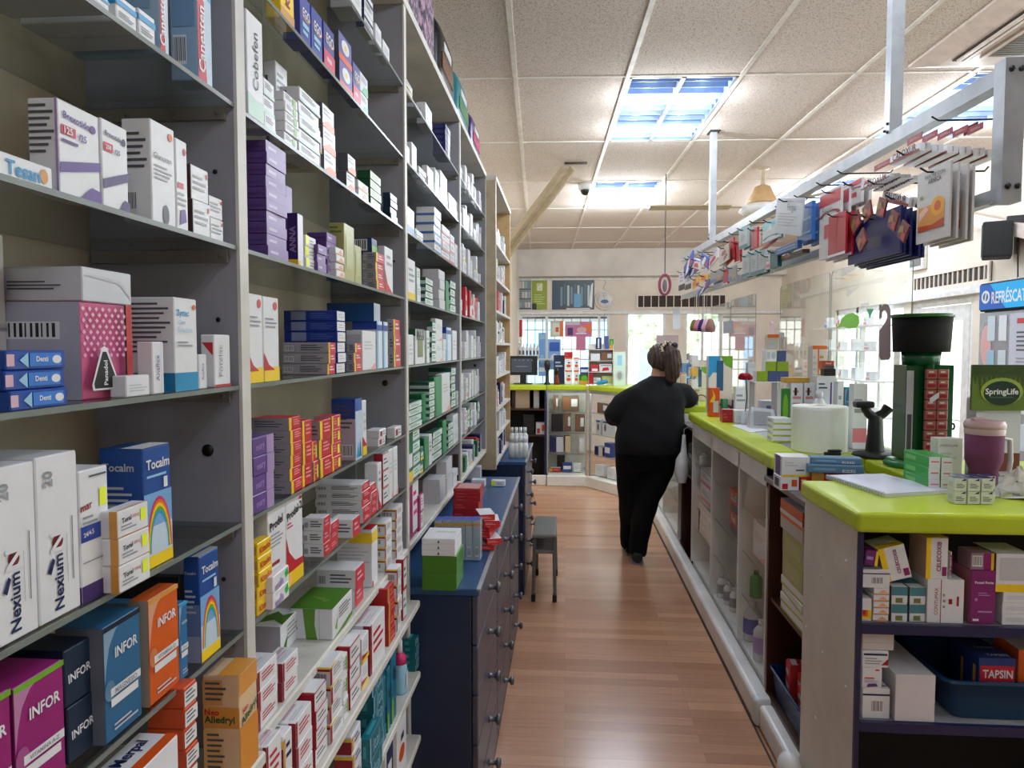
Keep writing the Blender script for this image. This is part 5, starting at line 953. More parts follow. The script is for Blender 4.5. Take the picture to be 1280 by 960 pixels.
D_('greybl', 'grey and blue fading card', (140, 146, 148), ('q', 'F', 0, 0, 1, .3, (80, 110, 150)), ('e', 'F', .7, .3, .22, .25, (170, 130, 90)))
D_('blueclump', 'blue and white toothbrush card', (50, 70, 170), ('p', 'F', [(.1, .1), (.5, .9), (.7, .8), (.4, 0)], 'W'), ('q', 'F', .6, .2, .9, .5, 'R'))
D_('whiteclump', 'white card with black foot', (214, 212, 214), ('q', 'F', 0, 0, 1, .3, (30, 30, 34)), ('l', 'F', .2, .4, .8, .9, 3, 'l'))
D_('orangecard', 'yellow and orange small card', (230, 180, 70), ('e', 'F', .4, .5, .3, .3, 'o'), ('q', 'F', .6, .0, 1, .3, 'b'))
D_('whitered2', 'white and red card', (214, 210, 208), ('p', 'F', [(.2, .1), (.8, .2), (.7, .6), (.3, .5)], 'R'), ('q', 'F', .1, .75, .9, .9, 'l'))

def posname(lab, n, j):
    if n == 1: return lab
    k = n-1-j; w = 'top of' if k == 0 else 'bottom of' if j == 0 else ORD[k]+' in'
    return lab.replace('{}', w)
def FB(des, x0, yt, x1, yb, Y, D, lab, n=1, zb=None, yaw=0, roll=0, grp_=None, gap=.0008):
    a = ony(x0, yb, Y); b_ = ony(x1, yt+(yb-yt)*.0, Y); t_ = ony(x0, yt, Y)
    z0 = a.z if zb is None else zb; W = max(b_.x-a.x-gap, .004); H = (t_.z-z0)/n
    for j in range(n):
        ja = rn.uniform(-.02, .02) if n > 1 else 0
        carton(des, ((a.x+b_.x)/2, Y+D/2, z0+.0005+j*H), -PI/2+yaw+ja, D, W, H-.0005, posname(lab, n, j), grp_, tilt=(roll, 0) if roll else None)
    return t_.z
def FZ(des, x0, yt, x1, yb, z, D, lab, **k):                # stands on the level z, its foot seen at yb
    return FB(des, x0, yt, x1, yb, onz((x0+x1)/2, yb, z).y, D, lab, zb=z, **k)
def FX(des, x0, yt, x1, yb, X, D, lab, n=1, zb=None, grp_=None):   # faces the aisle from the right-hand side
    a = onx(x1, yb, X); b_ = onx(x0, yb, X); t_ = onx(x1, yt, X); z0 = a.z if zb is None else zb; H = (t_.z-z0)/n
    for j in range(n): carton(des, (X+D/2, (a.y+b_.y)/2, z0+.0005+j*H), PI+(rn.uniform(-.03, .03) if n > 1 else 0), D, max(b_.y-a.y-.001, .01), H-.0005, posname(lab, n, j), grp_)
    return t_.z

# ------------------------------------------------------------------ near unit shelves
g = 'cartons on the upper shelf of the near unit'; Y0 = 2.072; zu = .797; zl = .512
FB('sunset', 1077.5, 748, 1090, 775, Y0, .06, 'white carton with red and yellow glow, left end of near unit shelf', zb=zu, grp_=g)
zz = FB('peach', 1091, 735, 1112, 774, Y0, .09, 'white carton with orange edge, {} stack at left of near unit shelf', n=5, zb=zu, grp_=g)
z2 = FB('wtlines', 1078, 712, 1113, 735, Y0, .09, 'white carton across the small stack at left of near unit shelf', zb=zz, grp_=g)
FB('violety', 1080, 688, 1097, 712, Y0+.01, .07, 'violet carton with yellow edge, highest at left of near unit shelf', zb=z2+.008, roll=-.12, grp_=g)
z3 = FB('tealsplit', 1114, 733, 1135, 773, Y0, .11, 'teal and white carton, {} left pair on near unit upper shelf', n=2, zb=zu, grp_=g)
FB('tealsplit', 1136, 734, 1157, 774, Y0+.004, .11, 'teal and white carton, {} right pair on near unit upper shelf', n=2, zb=zu, grp_=g)
FB('celecox', 1107, 682, 1142, 728, Y0+.01, .10, 'leaning white carton with yellow side and magenta name', zb=z3+.016, roll=.26, grp_=g)
z4 = FB('contumax', 1158, 724, 1206, 777, Y0, .12, 'white carton with thin crimson line and lettering, near unit shelf', zb=zu, grp_=g)
for k in range(3): FB('celetop', 1139.5+5.2*k, 671+k, 1144.6+5.2*k, 718, Y0+.045, .07, ['leftmost', 'middle', 'rightmost'][k]+' slim yellow-topped carton of the row beside the magenta-named one', zb=z4+.0006+.0, grp_=g) if k > 2 else None
FB('celecox', 1157, 672, 1186, 718, Y0+.002, .10, 'upright white carton with yellow side standing on the crimson-lined carton', zb=z4, grp_=g)
FB('celetop', 1187, 690, 1190, 718, Y0+.02, .08, 'thin yellow-topped carton behind the upright yellow-sided one', zb=z4, grp_=g)
z5 = FB('possel', 1212, 713, 1246, 778, Y0, .10, 'tall magenta carton with white lettering on near unit shelf', zb=zu, grp_=g)
FB('greymag', 1213, 691, 1243, 713, Y0+.005, .07, 'grey carton with purple and yellow end on the magenta carton', zb=z5, grp_=g)
z6 = FB('whitepl', 1252, 740, 1296, 779, Y0, .11, 'white carton, {} stack at right edge of near unit shelf', n=3, zb=zu, grp_=g)
FB('wtyel', 1244, 692, 1290, 739, Y0-.0, .12, 'clear-wrapped white carton with yellow foot at right edge', zb=z6, grp_=g)
g = 'cartons on the lower shelf of the near unit'
za = FB('wtlines', 1077.5, 860, 1113, 899, Y0, .14, 'white carton with black rule and barcode, foot of left stack', zb=zl, grp_=g)
zb_ = FB('glamoxr', 1077.5, 834, 1103, 860, Y0, .13, 'white carton with fine print, second up in lower left stack', zb=za, grp_=g)
zc = FB('wtnavy', 1077.5, 813, 1111, 834, Y0, .13, 'white carton with navy print, third up in lower left stack', zb=zb_, grp_=g)
FB('oldwhite', 1077.5, 791, 1118, 813, Y0+.005, .14, 'off-white carton on top of lower left stack in near unit', zb=zc, grp_=g)
FB('bulkwhite', 1118, 843, 1170, 906, Y0-.01, .26, 'big plain white carton with open flap on the lower shelf', zb=zl, grp_=g)
# blue tub with cold-medicine cartons
a = ony(1180, 905, 2.085); b_ = ony(1330, 905, 2.085); tx = (a.x+b_.x)/2; tw = (b_.x-a.x)/2
t = thing('plastic_tub', 'blue plastic tub of cartons on the lower shelf of the near unit', 'tub', (tx, 2.085, zl))
mb = MB(); dpt = .30; h_ = .12
def rr(w, y0, y1, z, r=.03):
    pts = []
    for cx, cy, a0 in ((w-r, y1-r, 0), (-w+r, y1-r, 90), (-w+r, y0+r, 180), (w-r, y0+r, 270)):
        for k in range(5): q = math.radians(a0+22.5*k); pts.append((cx+r*math.cos(q), cy+r*math.sin(q), z))
    return pts
mb.loft([rr(tw-.03, .01, dpt-.02, .001), rr(tw, -.012, dpt, h_), rr(tw+.008, -.02, dpt+.008, h_), rr(tw+.008, -.02, dpt+.008, h_-.008)], C_((20, 58, 96)), caps=False)
mb.loft([rr(tw-.033, .013, dpt-.023, .004), rr(tw-.003, -.009, dpt-.003, h_)], C_((20, 58, 96)), caps=False); mb.add(rr(tw-.031, .011, dpt-.021, .003), [tuple(range(20))], C_((18, 50, 84))); mb.build('tub_shell', 'plastic', t)
g = 'cartons in the blue tub'
FB('tapsin', 1222, 822, 1270, 871, 2.10, .07, 'navy carton with red banner, front of the blue tub', zb=zl+.035, grp_=g)
for k in range(2): FB('tapsin', 1206-7*k, 812-5*k, 1250-9*k, 862, 2.185+.075*k, .065, ['navy carton just behind the front one in the blue tub', 'rearmost navy carton in the blue tub'][k], zb=zl+.02, grp_=g)
FB('orangewhite', 1272, 812, 1310, 850, 2.12, .12, 'orange and white carton at the right of the blue tub', zb=zl+.03, grp_=g)

# ------------------------------------------------------------------ on the near unit top
zn = 1.1205
t = thing('notebook', 'spiral-bound white notebook lying open-paged on the lime near unit', 'notebook', onz(1105, 608, zn), 0)
q = [onz(*p, zn) for p in ((1033, 598), (1106, 622), (1187, 617), (1103, 596))]
mb = MB(); lo = [tuple(p-t.location) for p in q]; mb.add(lo+[(x, y, .012) for x, y, z in lo], [(3, 2, 1, 0), (4, 5, 6, 7), (0, 1, 5, 4), (1, 2, 6, 5), (2, 3, 7, 6), (3, 0, 4, 7)], C_((212, 214, 228)))
for k in range(9): mb.add([(x*(1-.0)+0, y, .0125+.0001*k) for x, y, z in [tuple(Vector(lo[0]).lerp(Vector(lo[3]), .15)), tuple(Vector(lo[0]).lerp(Vector(lo[3]), .155)), tuple(Vector(lo[0]).lerp(Vector(lo[3]), .155)), tuple(Vector(lo[0]).lerp(Vector(lo[3]), .15))]], [(0, 1, 2, 3)], C_('w')) if k == 0 else None
mb.build('pages', 'card', t)
mb = MB(); p0, p1 = Vector(lo[0]), Vector(lo[1])
for k in range(22):
    c = p0.lerp(p1, (k+.5)/22); mb.tube([c+Vector((.006*math.cos(u_), .002, .006+.009*math.sin(u_))) for u_ in [2*PI*i/8 for i in range(9)]], .0011, 5, caps=False)
mb.build('spiral_binding', 'alu', t)
g = 'green cartons stacked on the near unit'
yA = 2.36
for c in range(2):
    FB('greenlap', 1160+16*c, 571+1*c, 1175.5+16*c, 609, yA, .17, 'slim green carton with white end, {} '+['left', 'right'][c]+' stack beside the notebook', n=3, zb=zn, grp_=g, yaw=.0)
g = 'shrink-wrapped white cartons with navy caps'
for r in range(2):
    for c in range(3):
        ln_ = f"small white carton with navy cap, {['front', 'back'][r]} row {['left', 'middle', 'right'][c]}, {{}} pair"
        FB('navytop', 1192+17*c+2*r, 598-3*r, 1209+17*c+2*r, 632, 2.16+.042*r, .038, ln_, n=2, zb=zn, grp_=g)
# tumbler
c = onz(1229, 592, zn); c.y = 2.37; c.x = ony(1229, 590, 2.37).x
t = thing('tumbler', 'tall mauve insulated tumbler with pale lid on the near unit', 'tumbler', (c.x, c.y, zn))
mb = MB(); mb.lathe([(.0001, 0), (.037, 0), (.040, .01), (.041, .07), (.053, .10), (.055, .185), (.0001, .185)], 32, col=C_((112, 58, 92))); mb.build('body', 'matte', t)
mb = MB(); mb.lathe([(.0555, .183), (.0565, .187), (.0565, .202), (.0555, .204)], 32, col=C_((200, 170, 176))); mb.build('steel_band', 'plastic', t)
mb = MB(); mb.lathe([(.0001, .203), (.058, .203), (.059, .214), (.054, .226), (.03, .228), (.0001, .229)], 32, col=C_((206, 172, 178))); mb.bevbox(-.04, .0, -.012, .012, .226, .236, .004, C_((206, 172, 178))); mb.build('lid', 'plastic', t)
mb = MB(); mb.tube([(.05, -.0, .17), (.078, -.0, .165), (.082, -.0, .10), (.078, 0, .06), (.045, 0, .055)], .008, 10, C_((196, 190, 192))); mb.build('handle', 'plastic', t)
# crumpled tissue
mb = MB(); rngs = []
tc_ = onz(1266, 625, zn)
for i in range(9):
    f = i/8; rngs.append([(.085*(1-f*.82)*(1+.28*math.sin(5*q+i))*math.cos(q), .05*(1-f*.8)*(1+.25*math.cos(4*q-i*1.7))*math.sin(q), max(.001, .085*f+.012*math.sin(3*q+i*2))) for q in [2*PI*j/26 for j in range(26)]])
mb.loft(rngs, C_((222, 218, 216)))
o = mb.build('tissue', 'matte', None, (tc_.x+.05, 2.28, zn)); tag(o, 'crumpled white tissue at the right edge of the near unit', 'tissue')
FB('predso', 1171, 548, 1204, 588, 2.50, .05, 'white open-flap carton behind the mauve tumbler', zb=zn)
# framed green card on a box stand
t = thing('sign_card', 'green forest card with dark oval name on a white carton stand', 'sign', (ony(1248, 560, 2.52).x, 2.52, zn))
W_, z0, z1 = .19, ony(1248, 513, 2.52).z-zn, ony(1248, 456, 2.52).z-zn
D_('spring', 'green card', (92, 116, 36), ('q', 'F', 0, .75, 1, 1, (44, 70, 20)), *[('p', 'F', [(.08*k, .8), (.08*k+.08, .8), (.08*k+.05, .55-.12*((k*5) % 3)/2)], (50+8*(k % 3), 78, 24)) for k in range(12)], ('e', 'F', .5, .42, .36, .3, (150, 170, 70)), ('e', 'F', .5, .38, .31, .27, (16, 46, 34)), ('t', 'F', 'SpringLife', .5, .40, .56, 'W'), ('q', 'F', .3, .28, .7, .3, (60, 110, 60)))
a1, b1 = carton_meshes('spring', .012, W_, z1-z0)
for me_, nm_ in [(a1, 'card')]+[(q_, 'lettering') for q_ in b1]:
    o = bpy.data.objects.new(nm_, me_); COL.objects.link(o); o.parent = t; o.location = (0, 0, z0); o.rotation_euler.z = -PI/2
mb = MB(); mb.box(-.07, .075, .01, .07, 0, z0+.04, C_((204, 204, 214))); mb.box(.0, .075, .0085, .0095, .02, .10, C_((110, 50, 44))); mb.build('stand', 'card', t)

# ------------------------------------------------------------------ main counter goods
zc1 = 1.141
t = thing('paper_roll', 'large white paper towel roll standing on the lime counter', 'paper roll', (ony(1023.5, 560, 3.11).x, 3.11, zc1)); rr_ = (ony(1057, 540, 3.11).x-ony(990, 540, 3.11).x)/2; hh = ony(1023, 507, 3.11).z-zc1
mb = MB(); mb.lathe([(.022, 0), (rr_, 0), (rr_, .003)]+[(rr_+.0006*(i % 2), hh*i/12) for i in range(1, 12)]+[(rr_, hh-.003), (rr_-.003, hh), (.022, hh)], 48, col=C_((232, 234, 222))); mb.build('paper', 'matte', t)
mb = MB(); mb.lathe([(.0222, hh+.0005), (.0222, .002), (.019, .002), (.019, hh+.0005)], 24, col=C_('s')); mb.build('core_tube', 'matte', t)
# handheld scanner in its stand
sx = ony(1083, 560, 3.06).x
t = thing('barcode_scanner', 'black barcode scanner resting in its stand beside the paper roll', 'scanner', (sx, 2.98, zc1-.004))
mb = MB(); mb.lathe([(.0001, 0), (.083, 0), (.085, .006), (.078, .016), (.03, .024), (.0001, .024)], 32); mb.build('base', 'black', t)
mb = MB(); mb.tube([(0, 0, .02), (.0, .0, .09), (.0, 0, .15), (0, 0, .165)], [.036, .030, .027, .022], 20); mb.build('stem', 'black', t)
mb = MB(); mb.tube([(.0, 0, .155), (-.028, .0, .175), (-.045, 0, .20)], [.022, .018, .016], 14); mb.bevbox(-.085, -.01, -.026, .026, .198, .226, .01, seg=2); mb.tube([(0, 0, .16), (.03, 0, .175), (.05, 0, .20)], [.02, .018, .022], 14); mb.build('scanner_head', 'black', t)
# stapler-like black clip in front of the roll
mb = MB(); mb.bevbox(-.034, .03, -.012, .012, 0, .014, .004); mb.bevbox(-.02, .034, -.010, .010, .014, .024, .004)
tag(mb.build('stapler', 'black', None, (ony(1042, 556, 2.96).x, 2.965, zc1), .15), 'small black stapler in front of the paper roll', 'stapler')
# green round display stand
gx = ony(1150, 570, 2.74).x; gy = 2.755; zk = 1.1355
t = thing('display_stand', 'tall green revolving lip-balm stand with black round top', 'display stand', (gx, gy, zk)); u_ = ony(1190, 570, 2.74).x-gx
zt1 = ony(1150, 393, gy).z-zk; zt2 = ony(1150, 440, gy).z-zk; zt3 = ony(1150, 456, gy).z-zk
mb = MB(); mb.lathe([(.0001, 0), (.115, 0), (.118, .012), (.108, .024), (.05, .03), (.0001, .03)], 36, col=C_((34, 116, 56))); mb.build('base', 'plastic', t)
mb = MB(); mb.lathe([(.0001, zt2), (.094, zt2), (.100, zt1-.012), (.0001, zt1-.012)], 40, col=C_((24, 24, 26))); mb.build('drum', 'matte', t)
mb = MB(); mb.lathe([(.0001, zt1-.012), (.104, zt1-.012), (.104, zt1), (.0001, zt1)], 40, col=C_((40, 110, 44))); mb.build('drum_rim', 'plastic', t)
mb = MB(); mb.lathe([(.0001, zt3), (.062, zt3), (.066, zt2), (.0001, zt2)], 32, col=C_('e')); mb.build('neck', 'plastic', t)
mb = MB(); mb.bevbox(-.075, -.012, -.055, .05, .03, zt3, .003, C_((12, 70, 34)), seg=1); mb.bevbox(-.012, .012, -.075, .05, .03, zt3, .003, C_((18, 92, 44)), seg=1); mb.bevbox(.012, .095, -.05, .05, .03, zt3, .003, C_((14, 76, 38)), seg=1); mb.build('column', 'plastic', t)
mb = MB(); mb.box(-.074, -.05, -.058, -.0555, .05, zt3-.02, C_('w')); mb.box(-.07, -.055, -.060, -.0585, .06, .2, C_('d')); mb.build('mirror_strip', 'plastic', t)
for r in range(9):
    for c in range(2):
        z = .035+r*.037; x = -.022+c*.040
        mb = MB(); mb.bevbox(x, x+.037, -.092, -.077, z, z+.034, .002, C_((176+6*c, 104, 96)), seg=1); mb.box(x+.004, x+.032, -.0932, -.0922, z+.006, z+.018, C_((150, 40, 50))); mb.box(x+.008, x+.024, -.0932, -.0922, z+.022, z+.028, C_('s')); mb.build('balm_card', 'plastic', t)
mb = MB(); mb.add([(-.010, -.0945, .24), (.022, -.0945, .265), (.022, -.0945, .285), (-.010, -.0945, .262)], [(0, 1, 2, 3)], C_('W')); mb.build('price_tag', 'plastic', t)
mb = MB(); tb = MB(); wz = zt3-.02
lv = [(.060, -.05, .05), (.098, -.03, .06), (.105, -.02, wz*.35), (.082, -.03, wz*.8), (.074, -.04, wz), (.060, -.05, wz)]
mb.add(lv+[(x, y+.003, z) for x, y, z in lv], [tuple(range(6)), tuple(range(11, 5, -1))]+[(i, (i+1) % 6, 6+(i+1) % 6, 6+i) for i in range(6)], C_((60, 140, 66))); mb.build('side_panel', 'plastic', t)
vs, fs, tw_, th_ = text_mesh('Digimil', True); k_ = .17/tw_
tb.add([(.078-y*k_, -.0405-.0095-y*k_*.0+.006, .17+x*k_) for x, y, _ in vs], fs, C_('k')); tb.build('lettering', 'plastic', t)

g = 'goods on the long lime counter'
FZ('orangecan', 886, 485, 900, 521, zc1, .05, 'orange carton with yellow flame at the far end of the lime counter', grp_=g)
FZ('crimson', 903, 512, 917, 528, zc1, .07, 'small crimson carton beside the orange one on the lime counter', grp_=g)
FB('navystk', 917, 500, 929, 514, 4.70, .06, 'small violet carton behind the crimson one on the lime counter', zb=zc1, grp_=g)
FB('greentall', 902, 499, 910, 511, 4.74, .05, 'small green carton behind the crimson one', zb=zc1, grp_=g)
FZ('whitelow', 918, 513, 944, 529, zc1, .10, 'white flat carton beside the crimson one on the lime counter', grp_=g)
zg = FZ('greenlines', 966, 523, 990, 553, zc1, .10, 'flat white carton with lime edge, {} stack left of paper roll', n=4, grp_=g)
FZ('swabs', 952, 501, 979, 531, zc1, .09, 'clear pack of blue swabs behind the lime-edged stack', grp_=g)
FB('pinkwhite', 919, 484, 934, 510, 4.45, .05, 'white upright carton with pink stripe behind the red flower', zb=zc1, grp_=g)
FB('greybox', 934, 453, 945, 500, 4.3, .05, 'tall grey carton between the flower and the square cartons', zb=zc1, grp_=g)
q = [onz(*p, zc1) for p in ((914, 532), (938, 541), (960, 538), (936, 530))]
mb = MB(); mb.add([tuple(p) for p in q]+[tuple(p+Vector((0, 0, .002))) for p in q], [(3, 2, 1, 0), (4, 5, 6, 7), (0, 1, 5, 4), (1, 2, 6, 5), (2, 3, 7, 6), (3, 0, 4, 7)], C_('W')); tag(mb.build('paper_sheet', 'card'), 'loose white paper sheet on the lime counter', 'paper')
mb = MB(); p = onz(938, 527, zc1); mb.bevbox(p.x-.05, p.x+.05, p.y-.02, p.y+.02, zc1, zc1+.016, .006); mb.tube([(p.x+.05, p.y, zc1+.006), (p.x+.12, p.y-.1, zc1+.006), (p.x+.10, p.y-.22, zc1+.006)], .004, 6); tag(mb.build('cable_clip', 'black'), 'black gadget with cable on the lime counter', 'gadget')
FB('clar', 885, 445, 916, 505, 4.78, .07, 'white display carton with blue and green top beside the woman', zb=zc1, grp_=g)
# grey display device standing open
t = thing('card_terminal', 'pale grey desk device leaning back on the lime counter', 'device', (ony(950, 510, 3.95).x, 3.95, zc1))
mb = MB(); mb.add([(-.06, -.04, 0), (.09, -.04, 0), (.09, .05, 0), (-.06, .05, 0), (-.045, .01, .115), (.075, .01, .10), (.075, .03, .10), (-.045, .03, .115)], [(3, 2, 1, 0), (4, 5, 6, 7), (0, 1, 5, 4), (1, 2, 6, 5), (2, 3, 7, 6), (3, 0, 4, 7)], C_('w')); mb.build('casing', 'plastic', t)
mb = MB(); mb.add([(-.04, -.034, .02), (.06, -.034, .02), (.055, .001, .088), (-.035, .001, .095)], [(0, 1, 2, 3)], C_('g')); o = mb.build('panel', 'plastic', t); o.location.y = -.004
# artificial red flower in a slim vase
fl = ony(932, 472, 4.1)
t = thing('artificial_flower', 'single red artificial flower on a stem among the counter goods', 'flower', (fl.x, 4.1, zc1))
mb = MB(); hz_ = fl.z-zc1
for k in range(14):
    q = 2*PI*k/14; r_ = .018 if k % 2 else .024; mb.ell((r_*math.cos(q), r_*math.sin(q), hz_+.006*(k % 3)), .018, .018, .014, 10, 6, C_((160, 14, 40)))
mb.ell((0, 0, hz_+.008), .02, .02, .018, 10, 6, C_((176, 20, 50))); mb.build('petals', 'matte', t)
mb = MB(); mb.tube([(0, 0, hz_), (.01, 0, hz_*.6), (.0, 0, .06), (0, 0, .01)], .003, 6, C_('e')); mb.build('stem', 'matte', t)
mb = MB(); mb.lathe([(.0001, 0), (.022, 0), (.025, .03), (.014, .08), (.012, .08), (.0001, .05)], 16, col=C_('w')); mb.build('vase', 'plastic', t)
# squares on an acrylic step
Yq = 3.95
t = thing('riser_stand', 'white riser stand carrying the green and blue square cartons', 'stand', (ony(968, 480, Yq).x, Yq+.06, zc1)); zr = ony(968, 477, Yq).z-zc1
mb = MB(); mb.box(-.11, .13, -.06, .06, zr-.005, zr, C_('W')); mb.build('plate', 'plastic', t)
for s in (-.10, .02, .12): mb = MB(); mb.box(s-.003, s+.003, -.055, .055, 0, zr-.005, C_('w')); mb.build('upright', 'plastic', t)
g2 = 'square cartons on the riser stand'; zq = zc1+zr
zq1 = FB('greensq', 946, 464, 960, 477, Yq, .08, 'lime green square carton at the left of the bottom row', zb=zq, grp_=g2)
FB('bluesq', 960.5, 464, 973, 477, Yq, .08, 'slate blue square carton in the middle of the bottom row', zb=zq, grp_=g2)
FB('bluesq', 973.5, 464, 986, 477, Yq, .08, 'slate blue square carton at the right of the bottom row', zb=zq, grp_=g2)
zq2 = FB('greensq', 957, 452, 970.5, 464, Yq, .08, 'lime green square carton at the left of the middle row', zb=zq1, grp_=g2)
FB('greensq', 971.5, 452, 986, 464, Yq, .08, 'lime green square carton at the right of the middle row', zb=zq1, grp_=g2)
zq3 = FB('facewhite', 957, 437, 971, 452, Yq, .08, 'white square carton with picture at the left of the top row', zb=zq2, grp_=g2)
FB('bluesq', 971.5, 438.5, 983, 452, Yq, .08, 'slate blue square carton at the right of the top row', zb=zq2, grp_=g2)
FB('orangetop', 959, 418, 974, 437, Yq, .06, 'white carton with orange lid crowning the square cartons', zb=zq3, grp_=g2)
g = 'goods behind the paper roll'; zc_ = zc1
Yr = 3.42
FB('pinkstripes', 988, 479, 1004, 515, Yr+.08, .07, 'white carton with pink rows, left one behind the paper roll', zb=zc_, grp_=g)
FB('pinkstripes', 1004.5, 479, 1019, 515, Yr+.08, .07, 'white carton with pink rows, right one behind the paper roll', zb=zc_, grp_=g)
FB('yellowbag', 980, 472, 1012, 479, Yr+.10, .06, 'ochre carton lying on the pink-rowed cartons', zb=ony(988, 479, Yr+.08).z, grp_=g)
FB('greenoff', 976, 486, 988, 515, Yr+.06, .06, 'green and orange carton left of the pink-rowed cartons', zb=zc_, grp_=g)
zw = FB('whitearch', 1020, 470, 1045, 515, Yr+.06, .08, 'white carton with dark arch picture behind the paper roll', zb=zc_, grp_=g)
FB('orangetall', 1014, 432, 1034, 515, Yr+.20, .07, 'tall white carton with orange edges, tallest behind the paper roll', zb=zc_, grp_=g)
zo = FB('darkbox', 1030, 461, 1045, 470, Yr+.07, .05, 'small black carton on the white arch carton', zb=zw, grp_=g)
FB('orangered', 1028, 451, 1043, 461, Yr+.07, .05, 'orange carton with small logo on the black carton', zb=zo, grp_=g)
FB('whiteblue2', 1046, 477, 1055, 520, Yr-.06, .05, 'white carton with blue stripe right of the arch carton', zb=zc_, grp_=g)
FB('infors', 1055.5, 484, 1065, 520, Yr-.06, .05, 'blue carton left of the scanner head', zb=zc_, grp_=g)
FB('pinkwhite', 1066, 480, 1085, 520, 3.16, .05, 'white carton with pink stripe behind the scanner', zb=zc_, grp_=g)
FB('greenstk', 1058, 531, 1067, 560, 3.22, .05, 'dark green carton right of the paper roll', zb=zc_, grp_=g)
FB('greenlines', 1068, 531, 1083, 562, 3.20, .05, 'flat white carton with lime edge, {} stack behind the scanner stem', n=3, zb=zc_, grp_=g)
t = thing('small_bottle', 'small clear-white bottle standing behind the paper roll', 'bottle', (ony(1024, 500, 3.32).x, 3.32, zc1)); hb_ = ony(1024, 489, 3.32).z-zc1
mb = MB(); mb.lathe([(.0001, 0), (.03, 0), (.03, hb_-.06), (.014, hb_-.03), (.0001, hb_-.03)], 20, col=C_('W')); mb.build('body', 'plastic', t)
mb = MB(); mb.lathe([(.0001, hb_-.03), (.016, hb_-.03), (.016, hb_), (.0001, hb_)], 16, col=C_('W')); mb.build('cap', 'plastic', t)
# on the brown cabinet
zk2 = 1.0425; g = 'cartons on top of the brown cabinet'
zbk = FB('redbits', 975, 596, 999, 622, 2.72, .09, 'white carton with red flashes, under the purple-banded carton', zb=zk2, grp_=g)
FB('blueclip', 977, 571, 1013, 596, 2.72, .10, 'white carton with purple band and yellow base', zb=zbk, grp_=g)
FB('redflap', 1000, 597, 1012, 622, 2.72, .07, 'red carton with white bands on the brown cabinet top', zb=zk2, grp_=g)
z7 = FB('redorange', 1014, 590, 1076, 620, 2.70, .06, 'red carton under the steel-blue cartons', zb=zk2, grp_=g)
z8 = FB('bluegrey', 1012, 581, 1080, 591, 2.68, .07, 'long steel-blue carton, lower of two beside the notebook', zb=z7, yaw=-.10, grp_=g)
FB('bluegrey', 1016, 572, 1078, 581, 2.70, .06, 'long steel-blue carton, upper of two beside the notebook', zb=z8+.001, yaw=-.16, grp_=g)
# inside the brown cabinet
g = 'cartons inside the brown cabinet'; Xb = .868
za = FX('greenlines', 975, 745, 1003, 800, Xb, .10, 'white wrapped carton, {} stack inside the brown cabinet', n=4, zb=.531, grp_=g)
za2 = FX('olive', 977, 681, 1003, 745, Xb, .10, 'olive carton, {} pile inside the brown cabinet', n=2, zb=za, grp_=g)
za3 = FX('orangetop', 975, 660, 1003, 681, Xb, .12, 'orange-lidded carton inside the brown cabinet, lower', zb=za2, grp_=g)
FX('orangewhite', 975, 641, 1003, 660, Xb, .12, 'orange and white carton on top of the brown cabinet pile', zb=za3, grp_=g)
t = thing('plastic_tub', 'dark blue tray of red cartons at the bottom of the brown cabinet', 'tub', (.962, 2.81, .1205))
mb = MB(); mb.loft([rr(.085, -.17, .17, .001, .02), rr(.10, -.19, .19, .13, .02), rr(.106, -.195, .195, .13, .02), rr(.106, -.195, .195, .122, .02)], C_((20, 58, 110)), caps=False); mb.loft([rr(.083, -.168, .168, .003, .02), rr(.098, -.188, .188, .13, .02)], C_((20, 58, 110)), caps=False); mb.add(rr(.084, -.169, .169, .004, .02), [tuple(range(20))], C_((18, 50, 90))); mb.build('tub_shell', 'plastic', t)
for k in range(4):
    carton('redflap', (.93+.022*(k % 2), 2.69+.075*k, .126), PI+.15*(k % 2)-.1, .09, .068, .17+.018*(k % 3), f"red carton with white bands, {['nearest', 'second', 'third', 'farthest'][k]} in the dark blue tray", 'red cartons in the dark blue tray')

# ------------------------------------------------------------------ inside the glazed counter
g = 'goods in the glazed counter'; Xc = .93; Xm = .90; Xd = .886
def bottle(nm, lab, x, yb, X, z, r, h, col, capc, lab_c=None, grp_=None):
    p = onx(x, yb, X); t = thing(nm, lab, 'bottle', (X, p.y, z+.0005), 0, grp_)
    mb = MB(); mb.lathe([(.0001, 0), (r*.96, 0), (r, .01), (r, h*.72), (r*.45, h*.86), (.0001, h*.86)], 22, col=C_(col)); mb.build('body', 'plastic', t)
    if lab_c: mb = MB(); mb.lathe([(r+.0006, h*.2), (r+.0006, h*.6)], 22, col=C_(lab_c)); mb.build('paper_label', 'matte', t)
    mb = MB(); mb.lathe([(.0001, h*.86), (r*.42, h*.86), (r*.4, h), (.0001, h)], 16, col=C_(capc)); mb.build('cap', 'plastic', t)
bottle('bottle', 'green bottle on the lowest glass shelf of the display counter', 945, 738, Xc, .36, .030, .13, (20, 140, 60), 'e', None, g)
bottle('bottle', 'white bottle with blue label on the display counter floor', 940, 810, Xc, .126, .045, .19, 'w', 'W', 'b', g)
bottle('bottle', 'white bottle with purple label nearest the brown cabinet', 951, 832, Xc-.02, .126, .036, .19, 'w', 'W', 'l', g)
bottle('bottle', 'white roll-like jar on the upper glass shelf, far bay', 880, 570, .91, .80, .03, .08, 'W', 'W', None, g)
for k in range(3): bottle('bottle', ['left', 'middle', 'right'][k]+' white bottle of three on the counter floor, middle bay', 902+8*k, 752, .91+.01*k, .126, .026, .13, 'W', 'w', 'g', g)
FX('orangered', 911, 619, 923, 648, Xm, .10, 'orange carton, {} pair on the glass shelf, middle bay', n=2, zb=.58, grp_=g)
